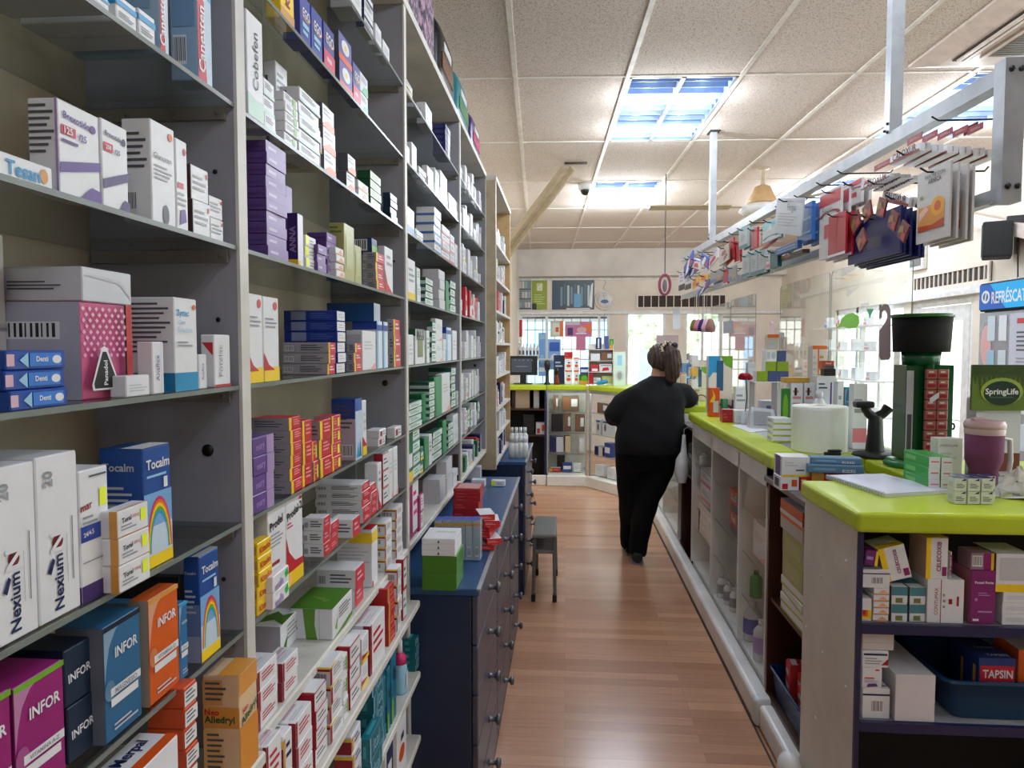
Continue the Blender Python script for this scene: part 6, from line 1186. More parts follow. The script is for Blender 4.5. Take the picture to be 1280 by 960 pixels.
FX('navystk', 868, 638, 873, 661, Xd, .05, 'violet carton in the far bay of the display counter', zb=.36, grp_=g)
FX('whitepl', 874, 641, 888, 668, Xd, .08, 'white carton, {} stack in the far bay of the display counter', n=4, zb=.36, grp_=g)
FX('whitebig', 941, 662, 957, 684, Xc-.02, .12, 'clear-wrapped white pack on the glass shelf, near bay', zb=.58, grp_=g)
FX('pinkwhite', 876, 594, 888, 612, Xd, .08, 'white carton, {} pair on the middle glass shelf, far bay', n=2, zb=.58, grp_=g)

# ------------------------------------------------------------------ goods on the blue drawers
zd = .8585; g = 'cartons on the long blue drawer cabinet'
def blk(des, x0, yt, x1, yb, D, lab, n=1, zb=None, Y=None, yaw=0):
    Yv = onz((x0+x1)/2, yb, zd).y if Y is None else Y
    return FB(des, x0, yt, x1, yb, Yv, D, lab, n=n, zb=zd if zb is None else zb, grp_=g, yaw=yaw)
zp = blk('packgreen', 528, 695, 571, 738, .13, 'white and green carton, {} green-faced pair on the blue drawers', n=2)
Yp = onz(549, 738, zd).y
blk('packwhite', 527, 673, 569, 695, .13, 'white carton with green logo, {} green-faced pile', n=3, zb=zp, Y=Yp)
zs2 = None
for k in range(6): blk('slimblue', 543+9.6*k, 650, 552.4+9.6*k, 689, .05, f"slim grey carton with blue top, {['leftmost', 'second', 'third', 'fourth', 'fifth', 'rightmost'][k]} of the banded row", Y=2.36)
zr1 = blk('crimson', 566, 627, 598, 648, .12, 'crimson flat carton, {} lower banded pile on the drawers', n=4, Y=2.62)
zr0 = blk('crimson', 566, 644, 601, 672, .12, 'crimson flat carton hidden under the banded piles, {} base', n=2, Y=2.56) if False else None
blk('crimson', 567, 611, 600, 627, .12, 'crimson flat carton, {} upper banded pile on the drawers', n=4, Y=2.625, zb=zr1)
for k in range(6):
    a = ony(609, 672, 2.50); carton('redpile', (a.x+.012*math.sin(k*2.1), 2.53, zd+.0005+k*.0215), -PI/2+.35*math.sin(k*1.7), .10, .055, .021, ['bottom', 'second from bottom', 'third from bottom', 'third from top', 'second from top', 'topmost'][k]+' red carton of the untidy pile on the drawers', g)
FZ('creamy', 614, 601, 631, 608, zd, .05, 'yellow-ended small carton at the far end of the blue drawers', grp_=g)
FZ('whitelow', 589, 600, 606, 609, zd, .06, 'white bag-like carton beside the yellow-ended one', grp_=g)
FZ('greybox', 575, 584, 600, 600, zd, .08, 'dark clear pack at the back of the blue drawers', grp_=g)
for k in range(8):
    p = onz(639+3.1*(k % 4)*2, 566-8*(k//4), zd); bottle('bottle', f"small white bottle, {['first', 'second', 'third', 'fourth'][k % 4]} from left in the {['front', 'back'][k//4]} row on the far blue cabinet", 0, 0, 1, 0, .03, .13, 'W', 'W') if False else None
for k in range(8):
    p = onz(640+5.4*(k % 4), 572-14*(k//4), zd); t = thing('bottle', f"small white bottle, {['first', 'second', 'third', 'fourth'][k % 4]} from left in the {['front', 'back'][k//4]} row on the far blue cabinet", 'bottle', (p.x, p.y, zd), 0, 'white bottles on the far blue cabinet')
    mb = MB(); mb.lathe([(.0001, 0), (.022, 0), (.023, .08), (.012, .10), (.0001, .10)], 16, col=C_((226, 228, 222))); mb.build('body', 'plastic', t)
    mb = MB(); mb.lathe([(.0001, .10), (.013, .10), (.012, .14), (.0001, .14)], 12, col=C_('W' if k % 4 else 's')); mb.build('cap', 'plastic', t)
# ------------------------------------------------------------------ hanging rail
RU = Vector((RA, -1, 0)).normalized(); RN = Vector((-1, -RA, 0)).normalized(); RROT = PI+math.atan(RA)
def rp(Y, z, off=0): return (railx(Y, off), Y, z)
t = thing('hanging_rail', 'grey metal rail frame hung from the ceiling over the right counter', 'rail', rp(3.0, 2.3))
loc = Vector(t.location)
def rpart(name, mat, fn, par=None):
    mb = MB(); fn(mb); mb.v = [tuple(Vector(v)-loc) for v in mb.v]; return mb.build(name, mat, par or t)
rpart('upper_bar', 'alu', lambda m_: m_.bar(rp(2.0, 2.295), rp(5.9, 2.295), .045))
rpart('lower_bar', 'alu', lambda m_: (m_.bar(rp(2.0, 1.985), rp(5.85, 1.985), .05, .03), m_.bar(rp(2.0, 1.966, -.03), rp(5.85, 1.966, -.03), .012, .008)))
e1 = rpart('end_post', 'alu', lambda m_: m_.bar(rp(2.0, 1.96), rp(2.0, 2.33), .05))
[rpart('bolt', 'black', lambda m_: m_.ell(rp(1.972, z, o_), .008, .006, .008, 8, 6), e1) for z in (2.30, 2.0) for o_ in (-.012, .012)]
for Yp_ in (2.60, 5.02):
    q_ = rpart('hanger_post', 'alu', lambda m_: m_.bar(rp(Yp_, 2.28), rp(Yp_, CEIL), .042))
    rpart('foot_plate', 'black', lambda m_: m_.bar(rp(Yp_-.05, CEIL-.004), rp(Yp_+.05, CEIL-.004), .07, .006), q_)
    [rpart('bolt', 'black', lambda m_: m_.ell(rp(Yp_+dy, z, -.024), .005, .005, .005, 8, 6), q_) for dy, z in ((-.01, 2.35), (.01, 2.33), (-.012, 2.32))]
def hook(Y, z, l0=-.05, l1=.20):
    rpart('hook', 'black', lambda m_: m_.tube([rp(Y, z+.012, l0), rp(Y, z, l0+.02), rp(Y, z, l1), rp(Y, z+.012, l1+.01)], .0028, 6))
NH = [0]
def HP(des, x0, y0, x1, y1, lab, n=1, off=0, th=.008, sp=.02, tilt=0, name='hanging_pack', hk=True):
    off -= .115; sp = min(sp, .085/n) if y1 > 262 else sp
    a = onr(x0, y1, off); b_ = onr(x1, y0, off); c_ = (a+b_)/2; W = max((b_-a).dot(RU), .02); H = b_.z-a.z
    for k in range(n):
        p = c_-RN*(k*sp); lb = lab if n == 1 else lab.replace('{}', ['front', 'second', 'third', 'fourth', 'fifth', 'sixth'][k])
        carton(des, (p.x, p.y, a.z-.004*k), RROT+(rn.uniform(-.05, .05) if k else 0), th, W, H, lb, 'packs hanging from the rail', name=name, cat='hanging pack', tilt=(tilt, 0) if tilt else None)
    if hk: hook(c_.y, b_.z-.012 if b_.z < 2.28 else 2.26, off-.04, off+n*sp+.05)
HP('calox', 1119, 178, 1157, 207, 'white and maroon carton hanging high, {} of its row nearest the camera', 6, .03, .034, .040)
for k in range(5):
    a = onr(1133+18*k, 190, .03); HP('caloxhead', 1134+19*k, 164-3*k, 1153+19*k, 183-3.4*k, ['first', 'second', 'third', 'fourth', 'fifth'][k]+' maroon header card from left above the hanging white cartons', 1, .028, .002, .02, hk=False)
HP('caloxhead', 1205, 152, 1222, 170, 'maroon header card farthest right beside the rail end', 1, .16, .004, .02, hk=False)
HP('calox', 1082, 216, 1119, 238, 'white and maroon carton hanging lower, {} of its row', 3, .03, .032, .038)
HP('caloxhead', 1093, 195, 1118, 215, 'maroon header card above the lower hanging white cartons', 1, .03, .003, .02, hk=False)
HP('calox', 1105, 236, 1141, 262, 'white and maroon carton tilted among dark sachets, {} of two', 2, .05, .022, .03, -.3)
for k, (x, y, tl) in enumerate([(1064, 262, .5), (1078, 250, .35), (1092, 246, -.4), (1106, 262, -.5), (1072, 284, .6), (1118, 275, -.6)]):
    HP('darksmall', x+3, y, x+14, y+26, ['leftmost', 'second', 'third', 'fourth', 'lowest', 'rightmost'][k]+' dark red sachet card in the tilted cluster over the navy pouches', 1, .0-.006*k, .006, .02, tl, hk=k == 0)
HP('arnica', 1146, 200, 1190, 306, 'white pouch with orange flower picture, {} layer on its hook', 4, .0, .006, .035)
HP('parche', 1025, 230, 1053, 326, 'white blister card with red band, {} layer', 3, .01, .010, .03)
HP('parche', 1055, 221, 1079, 262, 'smaller white blister card with red band, {} layer behind the red pouch', 2, .05, .010, .03)
HP('redpack', 1036, 262, 1059, 323, 'plain red pouch, {} layer, left of the navy pouches', 2, -.012, .008, .02)
HP('navypouch', 1061, 256, 1128, 332, 'navy pouch, {} layer, hanging lowest by the glass screen', 5, .02, .008, .018)
HP('greycard', 968, 238, 1003, 300, 'tilted grey text card hanging above the counter', 1, -.04, .006, .02, -.2)
HP('bluepack', 998, 250, 1018, 306, 'blue hanging pack behind the grey card, {} layer', 3, .0, .014, .03)
HP('bluepack', 972, 300, 1000, 320, 'small blue hanging pack under the grey card', 1, -.01, .02, .02, hk=False)
HP('brownhang', 976, 311, 1008, 327, 'brown and blue hanging carton under the blue packs', 1, .02, .03, .02, hk=False)
HP('tealcard', 954, 269, 976, 305, 'white card with teal top, {} layer', 2, .0, .008, .02)
HP('tealbox', 925, 282, 936, 312, 'pale hanging carton with teal ends, upper hook, {} layer', 3, .0, .014, .03)
HP('redsheet', 940, 283, 948, 312, 'red hanging sheet between teal carton and teal card', 1, .0, .01, .02)
HP('redsheet', 946, 303, 974, 312, 'wide red hanging strip under the teal card', 1, .02, .01, .02, .1, hk=False)
HP('tealbox', 929, 316, 939, 347, 'pale hanging carton with teal ends, lower left, {} layer', 2, .0, .016, .03)
HP('tealbox', 940, 313, 949, 345, 'pale hanging carton with teal ends, lower middle, {} layer', 2, .0, .016, .03)
HP('tealbox', 949.5, 311, 958, 342, 'pale hanging carton with teal ends, lower right, {} layer', 2, .0, .016, .03)
HP('pinkwhite', 959, 317, 964, 337, 'slim pale pink hanging carton beside the dark teal one', 1, .0, .012, .02)
HP('tealplain', 965, 311, 975, 336, 'dark teal hanging carton under the grey card', 1, .0, .02, .02)
HP('redsheet', 908, 298, 919, 330, 'tall red hanging card near the far post', 1, .01, .008, .02, .15)
HP('tancard', 900, 305, 912, 331, 'tan card with brown picture near the far post, {} layer', 2, -.01, .008, .02, .1)
HP('redpack', 919, 300, 927, 330, 'small red pouch right of the tan card', 1, .02, .01, .02)
HP('greybl', 888, 334, 905, 355, 'grey and blue fading card, {} layer, low near the far end', 2, .0, .008, .02)
HP('redpack', 905, 335, 911, 356, 'narrow red pouch low near the far end', 1, .0, .01, .02)
HP('greybl', 911, 331, 921, 352, 'second grey and blue card low right of the narrow red pouch', 1, .0, .008, .02)
for k, (x0, y0, x1, y1, d_, tl) in enumerate([(856, 319, 868, 341, 'blueclump', .3), (866, 321, 876, 338, 'whitered2', -.2), (876, 316, 886, 335, 'blueclump', -.3), (885, 313, 899, 333, 'whitered2', .2), (862, 330, 874, 345, 'blueclump', .1), (849, 337, 857, 364, 'whiteclump', 0), (857, 338, 865, 363, 'whiteclump', 0), (866, 346, 874, 360, 'orangecard', .1), (876, 341, 886, 354, 'orangecard', -.1), (873, 354, 888, 366, 'blueclump', .2)]):
    HP(d_, x0, y0, x1, y1, f"{DES[d_][0]}, {['first', 'second', 'third', 'fourth', 'fifth', 'sixth', 'seventh', 'eighth', 'ninth', 'tenth'][k]} in the cluster at the far rail end", 1, .004*k, .008, .02, tl)
for Yh in (2.25, 2.9, 3.1, 3.35, 3.6, 4.0, 4.4, 4.7, 5.2, 5.5): hook(Yh, 2.255, -.06, .14)

# acrylic screens under the rail
SX = 1.412
SU, SN = Vector((0, -1, 0)), Vector((-1, 0, 0))
def screen(Y0, Y1, z0, z1, lab, r=.03):
    pts = []; L = (Y1-Y0)
    for cx, cz, a0 in ((L-r, z1-r, 0), (r, z1-r, 90), (r, z0+r, 180), (L-r, z0+r, 270)):
        for k in range(5): q = math.radians(a0+22.5*k); pts.append((cx+r*math.cos(q), cz+r*math.sin(q)))
    t = thing('acrylic_screen', lab, 'screen', (SX, Y1, 0), 0, 'clear acrylic screens along the counter')
    f3 = lambda a, z, d: tuple(SU*a+Vector((0, 0, z))-SN*d)
    mb = MB(); n = len(pts); vs = [f3(a, z, 0) for a, z in pts]+[f3(a, z, .004) for a, z in pts]
    mb.add(vs, [tuple(range(n)), tuple(range(2*n-1, n-1, -1))]); mb.build('sheet', 'clear', t)
    mb = MB(); mb.add(vs, [(i, (i+1) % n, n+(i+1) % n, n+i) for i in range(n)]); mb.build('polished_edge', 'glass_edge', t)
    for a in (.12*L, .88*L):
        mb = MB(); mb.bar(f3(a, z0+.001, .0025), f3(a, z0+.05, .0025), .02, .012); mb.build('clip', 'alu', t)
screen(3.05, 3.95, 1.1405, 1.985, 'nearest clear acrylic screen standing on the lime counter')
screen(3.97, 4.86, 1.1405, 1.985, 'second clear acrylic screen on the near lime counter')
screen(5.47, 6.28, 1.1405, 1.985, 'third clear acrylic screen, on the counter beyond the woman')
screen(6.30, 7.10, 1.1405, 1.975, 'farthest clear acrylic screen on the lime counter')
def on_screen(x, y, off=0): return onx(x, y, SX-.003)
def sticker(name, lab, cat, pts, col, off=.036, extra=None):
    c = on_screen(*pts[0], off); t = thing(name, lab, cat, c); mb = MB()
    v = [tuple(on_screen(x, y, off)-c) for x, y in pts]; n = len(v); b2 = [tuple(Vector(p)-SN*.0015) for p in v]
    mb.add(v+b2, [tuple(range(n)), tuple(range(2*n-1, n-1, -1))]+[(i, (i+1) % n, n+(i+1) % n, n+i) for i in range(n)], C_(col)); mb.build('sheet_face', 'card', t); return t, c
sticker('sticker', 'lime green cap-shaped sticker on the acrylic screen', 'sticker', [(1044, 411), (1050, 404), (1052, 398), (1058, 393), (1066, 391), (1073, 395), (1074, 403), (1071, 409), (1062, 411), (1054, 408)], (130, 214, 50))
t, c = sticker('sticker', 'small green triangle sticker with reversed lettering on the screen', 'sticker', [(1083, 386), (1092, 386), (1087, 398)], (60, 190, 120))
vs, fs, tw_, th_ = text_mesh('voqsus', True); k_ = .10/tw_; tb = MB()
pc = on_screen(1081, 382, .035)-c
tb.add([tuple(pc-SU*(x*k_)+Vector((0, 0, y*k_))) for x, y, _ in vs], fs, C_('W')); tb.build('lettering', 'card', t)
hg = [(1099, 446), (1099, 414), (1107, 402), (1109, 396), (1108, 390), (1105, 387), (1102, 391), (1102, 397), (1099, 399), (1099, 391), (1101, 384), (1105, 380), (1110, 381), (1113, 388), (1113, 446), (1111, 450), (1101, 450)]
sticker('door_hanger', 'mauve door-hanger shaped card stuck on the near screen', 'sign', hg, (122, 92, 98))
hg2 = [(963, 418), (963, 409), (962, 404), (964, 402), (967, 404), (968, 410), (968, 418)]
sticker('door_hanger', 'small white hook-shaped tag on the screen above the square cartons', 'sign', hg2, 'i')
sticker('notice', 'pale grey paper notice on the far acrylic screen', 'notice', [(841, 385), (850, 384), (850, 411), (841, 411)], (200, 202, 212), .046)
sticker('notice', 'dark grey printed notice on the acrylic screen', 'notice', [(904, 402), (916, 401), (916, 416), (904, 417)], (96, 92, 104))
# bunch of key rings hanging at the far end
for k in range(5):
    p = onr(868+5*k, 404, -.05-.01*k); t = thing('key_ring', ['first', 'second', 'third', 'fourth', 'fifth'][k]+' little fabric key ring from left hanging over the far counter', 'key ring', p, 0, 'key rings hanging over the far counter')
    mb = MB(); mb.lathe([(.0001, -.06), (.03, -.055), (.034, -.03), (.018, .02), (.0001, .03)], 12, col=C_([(120, 110, 40), (196, 120, 150), 'q', 'i', (150, 110, 100)][k])); mb.build('charm', 'matte', t)
    mb = MB(); mb.tube([(0, 0, .03), (.0, 0, .14), (.002, 0, 1.965-p.z)], .0015, 5); mb.build('cord', 'alu', t)
p = ony(831, 356, 6.2); t = thing('ornament', 'small oval mauve ornament hanging on a cord before the back wall', 'ornament', p)
mb = MB(); mb.tube([(.045*math.cos(q), 0, .085*math.sin(q)) for q in [2*PI*i/20 for i in range(21)]], .012, 8, C_((140, 70, 90)), caps=False); mb.build('frame', 'matte', t)
mb = MB(); mb.ell((0, .0, -.01), .02, .012, .055, 12, 8, C_((120, 110, 120))); mb.build('figure', 'matte', t)
mb = MB(); mb.tube([(0, 0, .09), (0, 0, CEIL-p.z)], .004, 6); mb.build('cord', 'dark', t)

# ------------------------------------------------------------------ ceiling fan, cassette unit
t = thing('ceiling_fan', 'beige ceiling fan hanging beyond the rail', 'fan', (1.60, 6.05, CEIL))
zf = ony(950, 262, 6.05).z-CEIL
mb = MB(); mb.tube([(0, 0, 0), (0, 0, zf+.14)], .018, 12); mb.lathe([(.0001, 0), (.05, 0), (.05, -.012), (.0001, -.012)], 20); mb.build('rod', 'tan_wood', t)
mb = MB(); mb.lathe([(.02, zf+.20), (.06, zf+.185), (.09, zf+.12), (.125, zf+.06), (.12, zf+.045), (.0001, zf+.045)], 28); mb.build('motor_cover', 'light_wood', t)
mb = MB(); mb.lathe([(.0001, zf+.05), (.15, zf+.035), (.19, zf-.01), (.15, zf-.04), (.0001, zf-.05)], 32); mb.build('motor', 'white_trim', t)
for k in range(3):
    a = PI+.04+k*2*PI/3; mb = MB(); M = Matrix.Rotation(a, 4, 'Z') @ Matrix.Translation((0, 0, zf+.02)); mb.box(.17, .30, -.02, .02, -.004, .004, M=M); mb.bevbox(.26, .92, -.06, .06, -.004, .004, .003, M=M @ Matrix.Rotation(.12, 4, 'X')); mb.build('blade', 'tan_wood', t)
c0 = onz(1135, 82, CEIL-.0); t = thing('air_conditioner', 'white ceiling cassette air conditioner at the top right', 'air conditioner', (c0.x, c0.y, CEIL), GA)
mb = MB(); mb.loft([[(-.0, .0, .0), (1.0, .0, .0), (1.0, -1.0, .0), (-.0, -1.0, .0)], [(.0, .0, -.012), (1.0, .0, -.012), (1.0, -1.0, -.012), (.0, -1.0, -.012)], [(.10, -.1, -.045), (.9, -.1, -.045), (.9, -.9, -.045), (.10, -.9, -.045)]], (1, 1, 1), caps=False, sm=False); mb.box(.1, .9, -.9, -.1, -.045, -.044); mb.build('panel', 'ac_white', t)
mb = MB(); mb.box(.125, .20, -.82, -.18, -.052, -.044); mb.build('air_slot', 'vent_dark', t)
mb = MB(); mb.box(.80, .875, -.82, -.18, -.052, -.044); mb.build('air_slot', 'vent_dark', t)
mb = MB()
for x in (.135, .165): mb.box(x, x+.02, -.80, -.2, -.06, -.052)
mb.build('louvre', 'ac_white', t)
mb = MB(); mb.box(.235, .76, -.78, -.22, -.056, -.044); fr_ = mb.build('intake_frame', 'ac_white', t)
mb = MB(); mb.box(.26, .735, -.755, -.245, -.0575, -.056)
for k in range(20): mb.box(.26, .735, -.75+.0252*k, -.742+.0252*k, -.060, -.0575)
mb.build('intake_grille', 'bracket', fr_)

# ------------------------------------------------------------------ vents, clock, posters, speakers
def vent(lab, o, u, w, h, n):
    t = thing('wall_vent', lab, 'vent', o, 0, None); u = Vector(u); nn = u.cross(Vector((0, 0, 1)))
    def bx(mb, a0, a1, z0, z1, d0, d1):
        v = [tuple(u*a+Vector((0, 0, z))+nn*d) for a in (a0, a1) for d in (d0, d1) for z in (z0, z1)]
        mb.add(v, [(0, 1, 3, 2), (4, 6, 7, 5), (0, 4, 5, 1), (2, 3, 7, 6), (0, 2, 6, 4), (1, 5, 7, 3)])
    mb = MB(); bx(mb, 0, w, 0, h, .001, .008); mb.build('backing', 'vent_dark', t)
    mb = MB(); bx(mb, 0, w, 0, .025, .008, .022); bx(mb, 0, w, h-.025, h, .008, .022); bx(mb, 0, .03, .025, h-.025, .008, .022); bx(mb, w-.03, w, .025, h-.025, .008, .022)
    for k in range(1, n): bx(mb, w*k/n-.006, w*k/n+.006, .025, h-.025, .008, .018)
    mb.build('grille', 'cream', t)
vent('long dark wall vent with pale bars above the back door', (ony(795, 386, YB).x, YB, ony(795, 386, YB).z), (1, 0, 0), 1.35, .22, 12)
a = onx(1143, 367, XR); b_ = onx(1240, 352, XR)
vent('long brown wall vent with pale bars on the right wall', (XR, a.y, a.z), (0, -1, 0), a.y-b_.y, .155, 16)
cx_ = ony(756, 375, 10.88); t = thing('wall_clock', 'round cream wall clock with blue centre above the shop window', 'clock', (cx_.x, YB-.001, cx_.z)); MR = Matrix.Rotation(PI/2, 4, 'X')
mb = MB(); mb.lathe([(.0001, 0), (.15, 0), (.15, .03), (.135, .04), (.128, .03), (.0001, .03)], 36, M=MR); mb.build('case', 'cream', t)
mb = MB(); mb.lathe([(.0001, .031), (.126, .031), (.126, .032), (.0001, .032)], 36, M=MR); f_ = mb.build('dial', 'white_trim', t)
mb = MB(); mb.ell((.0, -.034, -.02), .06, .002, .03, 20, 6, C_('B')); mb.build('dial_picture', 'card', f_)
mb = MB(); mb.bar((0, -.036, 0), (.05, -.036, .03), .006, .003); mb.bar((0, -.036, 0), (-.02, -.036, .08), .005, .003); mb.build('hands', 'black', f_)
mb = MB(); mb.tube([(0, -.01, .15), (-.02, -.008, .20), (.015, -.008, .26), (-.01, -.008, .33)], .003, 5); mb.tube([(0, -.01, -.15), (.0, -.01, -.9)], .003, 5); mb.build('cord', 'bracket', t)
def poster(lab, x0, y0, x1, y1, Y, mat, name='poster', prints=(), th=.006, cat='poster'):
    a = ony(x0, y1, Y); b_ = ony(x1, y0, Y); t = thing(name, lab, cat, ((a.x+b_.x)/2, Y, a.z)); W = b_.x-a.x; H = b_.z-a.z
    mb = MB(); mb.box(-W/2, W/2, 0, th, 0, H, C_(mat) if (isinstance(mat, tuple) or mat in P) else (1, 1, 1)); mb.build('sheet', 'card' if (isinstance(mat, tuple) or mat in P) else mat, t)
    if prints:
        mb = MB(); tb = MB(); paint(mb, tb, [(p_[0], 'S')+tuple(p_[1:]) for p_ in prints], W, 0, H)
        if mb.f: mb.build('print', 'card', t)
        if tb.f: tb.build('lettering', 'card', t)
    return t
rows = []
for r_ in range(3):
    for k in range(9): rows.append(('q', .02+.108*k, .06+.32*r_, .10+.108*k, .24+.32*r_+.05*((k*3+r_) % 3)/2, [(200, 206, 204), (150, 170, 170), (120, 140, 150), (206, 190, 180)][(k+r_) % 4]))
    rows.append(('q', 0, .02+.32*r_, 1, .05+.32*r_, (70, 80, 84)))
poster('poster of white stocked shelves at the left above the shop window', 630, 349, 664, 387, 10.943, (128, 140, 140), prints=rows)
poster('lime green poster above the shop window', 665, 348, 684, 387, 10.943, (140, 156, 30), prints=[('q', .3, .6, .7, .85, (200, 206, 120)), ('t', 'd', .5, .72, .3, 'W'), ('l', .15, .15, .9, .5, 5, (190, 200, 120)), ('q', 0, 0, .3, .2, 'k')])
rows2 = [('p', [(.02, 0), (.16, 0), (.12, 1), (.06, 1)], (30, 60, 90))]+[('q', .2+.08*k, .12+.06*(k % 2), .25+.08*k, .75+.1*((k*5) % 3)/2, [(96, 130, 150), (60, 90, 110), (180, 196, 196)][k % 3]) for k in range(9)]+[('q', .52, .08, .68, .52, (90, 150, 196)), ('p', [(.88, .1), (.95, .05), (.97, .9), (.92, .8)], (214, 226, 224)), ('q', .34, 0, .9, .05, (206, 190, 196))]
poster('dark glossy poster with bottles above the shop window', 690, 349, 743, 387, 10.943, (44, 62, 70), prints=rows2)
poster('red poster with golden shape hanging in the left window', 637, 400, 653, 421, 10.953, 'R', prints=[('p', [(.2, .3), (.8, .3), (.75, .42), (.6, .45), (.5, .75), (.38, .45), (.25, .42)], 'a')])
poster('white framed poster with orange edge in the shop window', 688, 401, 704, 421, 10.953, (190, 206, 196), prints=[('q', .75, 0, 1, 1, 'o'), ('q', .15, .1, .7, .85, (226, 226, 206)), ('q', .4, .3, .65, .6, 'O')])
poster('magenta and orange collage poster in the shop window', 706, 402, 740, 421, 10.953, (200, 110, 160), prints=[('q', .02, .78, .55, .98, 'w'), ('p', [(.55, .7), (1, .9), (1, .1), (.9, .3), (.6, .4)], 'o'), ('q', .1, .1, .3, .6, 'q'), ('e', .62, .45, .18, .2, 'i'), ('q', .4, .18, .8, .26, 'W')])
poster('pink sheet hanging below the collage poster', 720, 421, 732, 438, 10.953, (206, 120, 156))
poster('tall blue banner in the middle of the shop window', 673, 416, 682, 470, 10.953, (120, 170, 230), prints=[('q', .1, .85, .9, .97, 'C'), ('e', .5, .4, .3, .1, 'C'), ('q', .1, .1, .9, .2, 'W')])
poster('second blue banner right of the window post', 685, 424, 701, 462, 10.953, (130, 176, 232), prints=[('q', .1, .6, .9, .9, (40, 96, 190)), ('e', .5, .4, .3, .12, 'W')])
sp = onx(1250, 300, XR-.12); t = thing('wall_speaker', 'dark grey box speaker on a bracket on the right wall', 'speaker', (XR-.14, sp.y, sp.z), -.5)
mb = MB(); mb.bevbox(-.09, .09, -.12, .12, -.13, .12, .012); mb.build('cabinet', 'rubber', t)
mb = MB(); mb.box(-.095, -.09, -.10, .10, -.11, .10); mb.build('grille', 'steel_grey', t)
mb = MB(); mb.bevbox(.05, .16, -.04, .04, .06, .16, .01); mb.tube([(.12, 0, .05), (.13, .0, -.3)], .005, 6); mb.build('bracket', 'black', t)
mb = MB(); mb.bar((XR-.06, 6.0, 2.62), (XR-.06, 4.6, 2.2), .05, .09); tag(mb.build('diagonal_brace', 'ac_white'), 'pale diagonal brace against the right wall', 'brace')
a = onx(1141, 342, XR); t = thing('small_window_unit', 'small white framed grille unit above the right wall vent', 'vent', (XR-.02, a.y+.0, a.z-.0))
mb = MB(); mb.box(-.02, .018, -.26, .0, .02, .30); mb.build('frame', 'white_trim', t)
mb = MB(); mb.box(-.023, -.02, -.23, -.03, .05, .12); mb.box(-.023, -.02, -.23, -.03, .15, .27); mb.build('pane', 'g' if False else 'steel_grey', t)

# ------------------------------------------------------------------ windows and doors
def frame_y(name, x0, x1, z0, z1, posts, trans=(), glass=True):
    mb = MB()
    for x in [x0+.02]+list(posts)+[x1-.02]: mb.box(x-.02, x+.02, YB+.01, YB+.06, z0, z1)
    for z in [z0+.02]+list(trans)+[z1-.02]: mb.box(x0, x1, YB+.012, YB+.058, z-.02, z+.02)
    o = struct(name, mb, 'white_trim')
    if glass: mb = MB(); mb.box(x0+.03, x1-.03, YB+.03, YB+.034, z0+.03, z1-.03); mb.build('window_pane', 'pane', o)
    return o
frame_y('window_1', XL, .66, zs, 2.09, [-.30, .50])
frame_y('window_2', 1.78, 2.32, 1.35, 2.12, [2.05])
d = frame_y('door_1', .90, 1.50, 0, 2.12, [], (1.0,), True)
mb = MB(); mb.box(1.42, 1.44, YB-.04, YB-.02, .95, 1.15); mb.build('door_handle', 'alu', d)
mb = MB()
for x in [-.60, -.48, -.36, -.18, -.05, .08, .22, .36, .58]: mb.box(x-.006, x+.006, YB+.08, YB+.092, zs, 2.09)
for z in (1.25, 1.55, 1.85): mb.box(XL, .66, YB+.092, YB+.1, z-.006, z+.006)
struct('window_3', mb, 'steel_grey')
mb = MB(); mb.box(XR+.02, XR+.07, 5.9, 5.97, 0, 2.02); mb.box(XR+.02, XR+.07, 6.85, 6.92, 0, 2.02); mb.box(XR+.02, XR+.07, 5.97, 6.85, 1.94, 2.02)
d2 = struct('door_2', mb, 'white_trim')
mb = MB(); M = Matrix.Translation((XR+.04, 5.98, 0)) @ Matrix.Rotation(.0, 4, 'Z')
for b4 in ((-.02, .02, 0, .10, .05, 1.93), (-.02, .02, .78, .87, .05, 1.93), (-.02, .02, .10, .78, .05, .2), (-.02, .02, .10, .78, 1.80, 1.93)): mb.box(*b4, M=M)
lf = mb.build('door_leaf', 'white_trim', d2)
mb = MB(); mb.box(-.003, .003, .1, .78, .2, 1.8, M=M); mb.build('window_pane', 'pane', lf)
mb = MB()
for y in (7.08, 7.62, 8.2, 8.78): mb.box(XR+.02, XR+.07, y-.03, y+.03, .5, 2.02)
for z in (.53, 1.99): mb.box(XR+.02, XR+.07, 7.06, 8.8, z-.03, z+.03)
w4 = struct('window_4', mb, 'white_trim'); mb = MB(); mb.box(XR+.04, XR+.044, 7.08, 8.78, .55, 1.97); mb.build('window_pane', 'pane', w4)
mb = MB()
for y in (1.13, 2.4, 3.6, 4.87): mb.box(XR+.02, XR+.08, y-.03, y+.03, .35, 2.62)
for z in (.38, 2.59): mb.box(XR+.02, XR+.08, 1.1, 4.9, z-.03, z+.03)
w5 = struct('unseen_window', mb, 'white_trim'); mb = MB(); mb.box(XR+.045, XR+.049, 1.13, 4.87, .41, 2.56); mb.build('window_pane', 'pane', w5)  # unseen shop window, added so daylight from the right reaches the left shelves
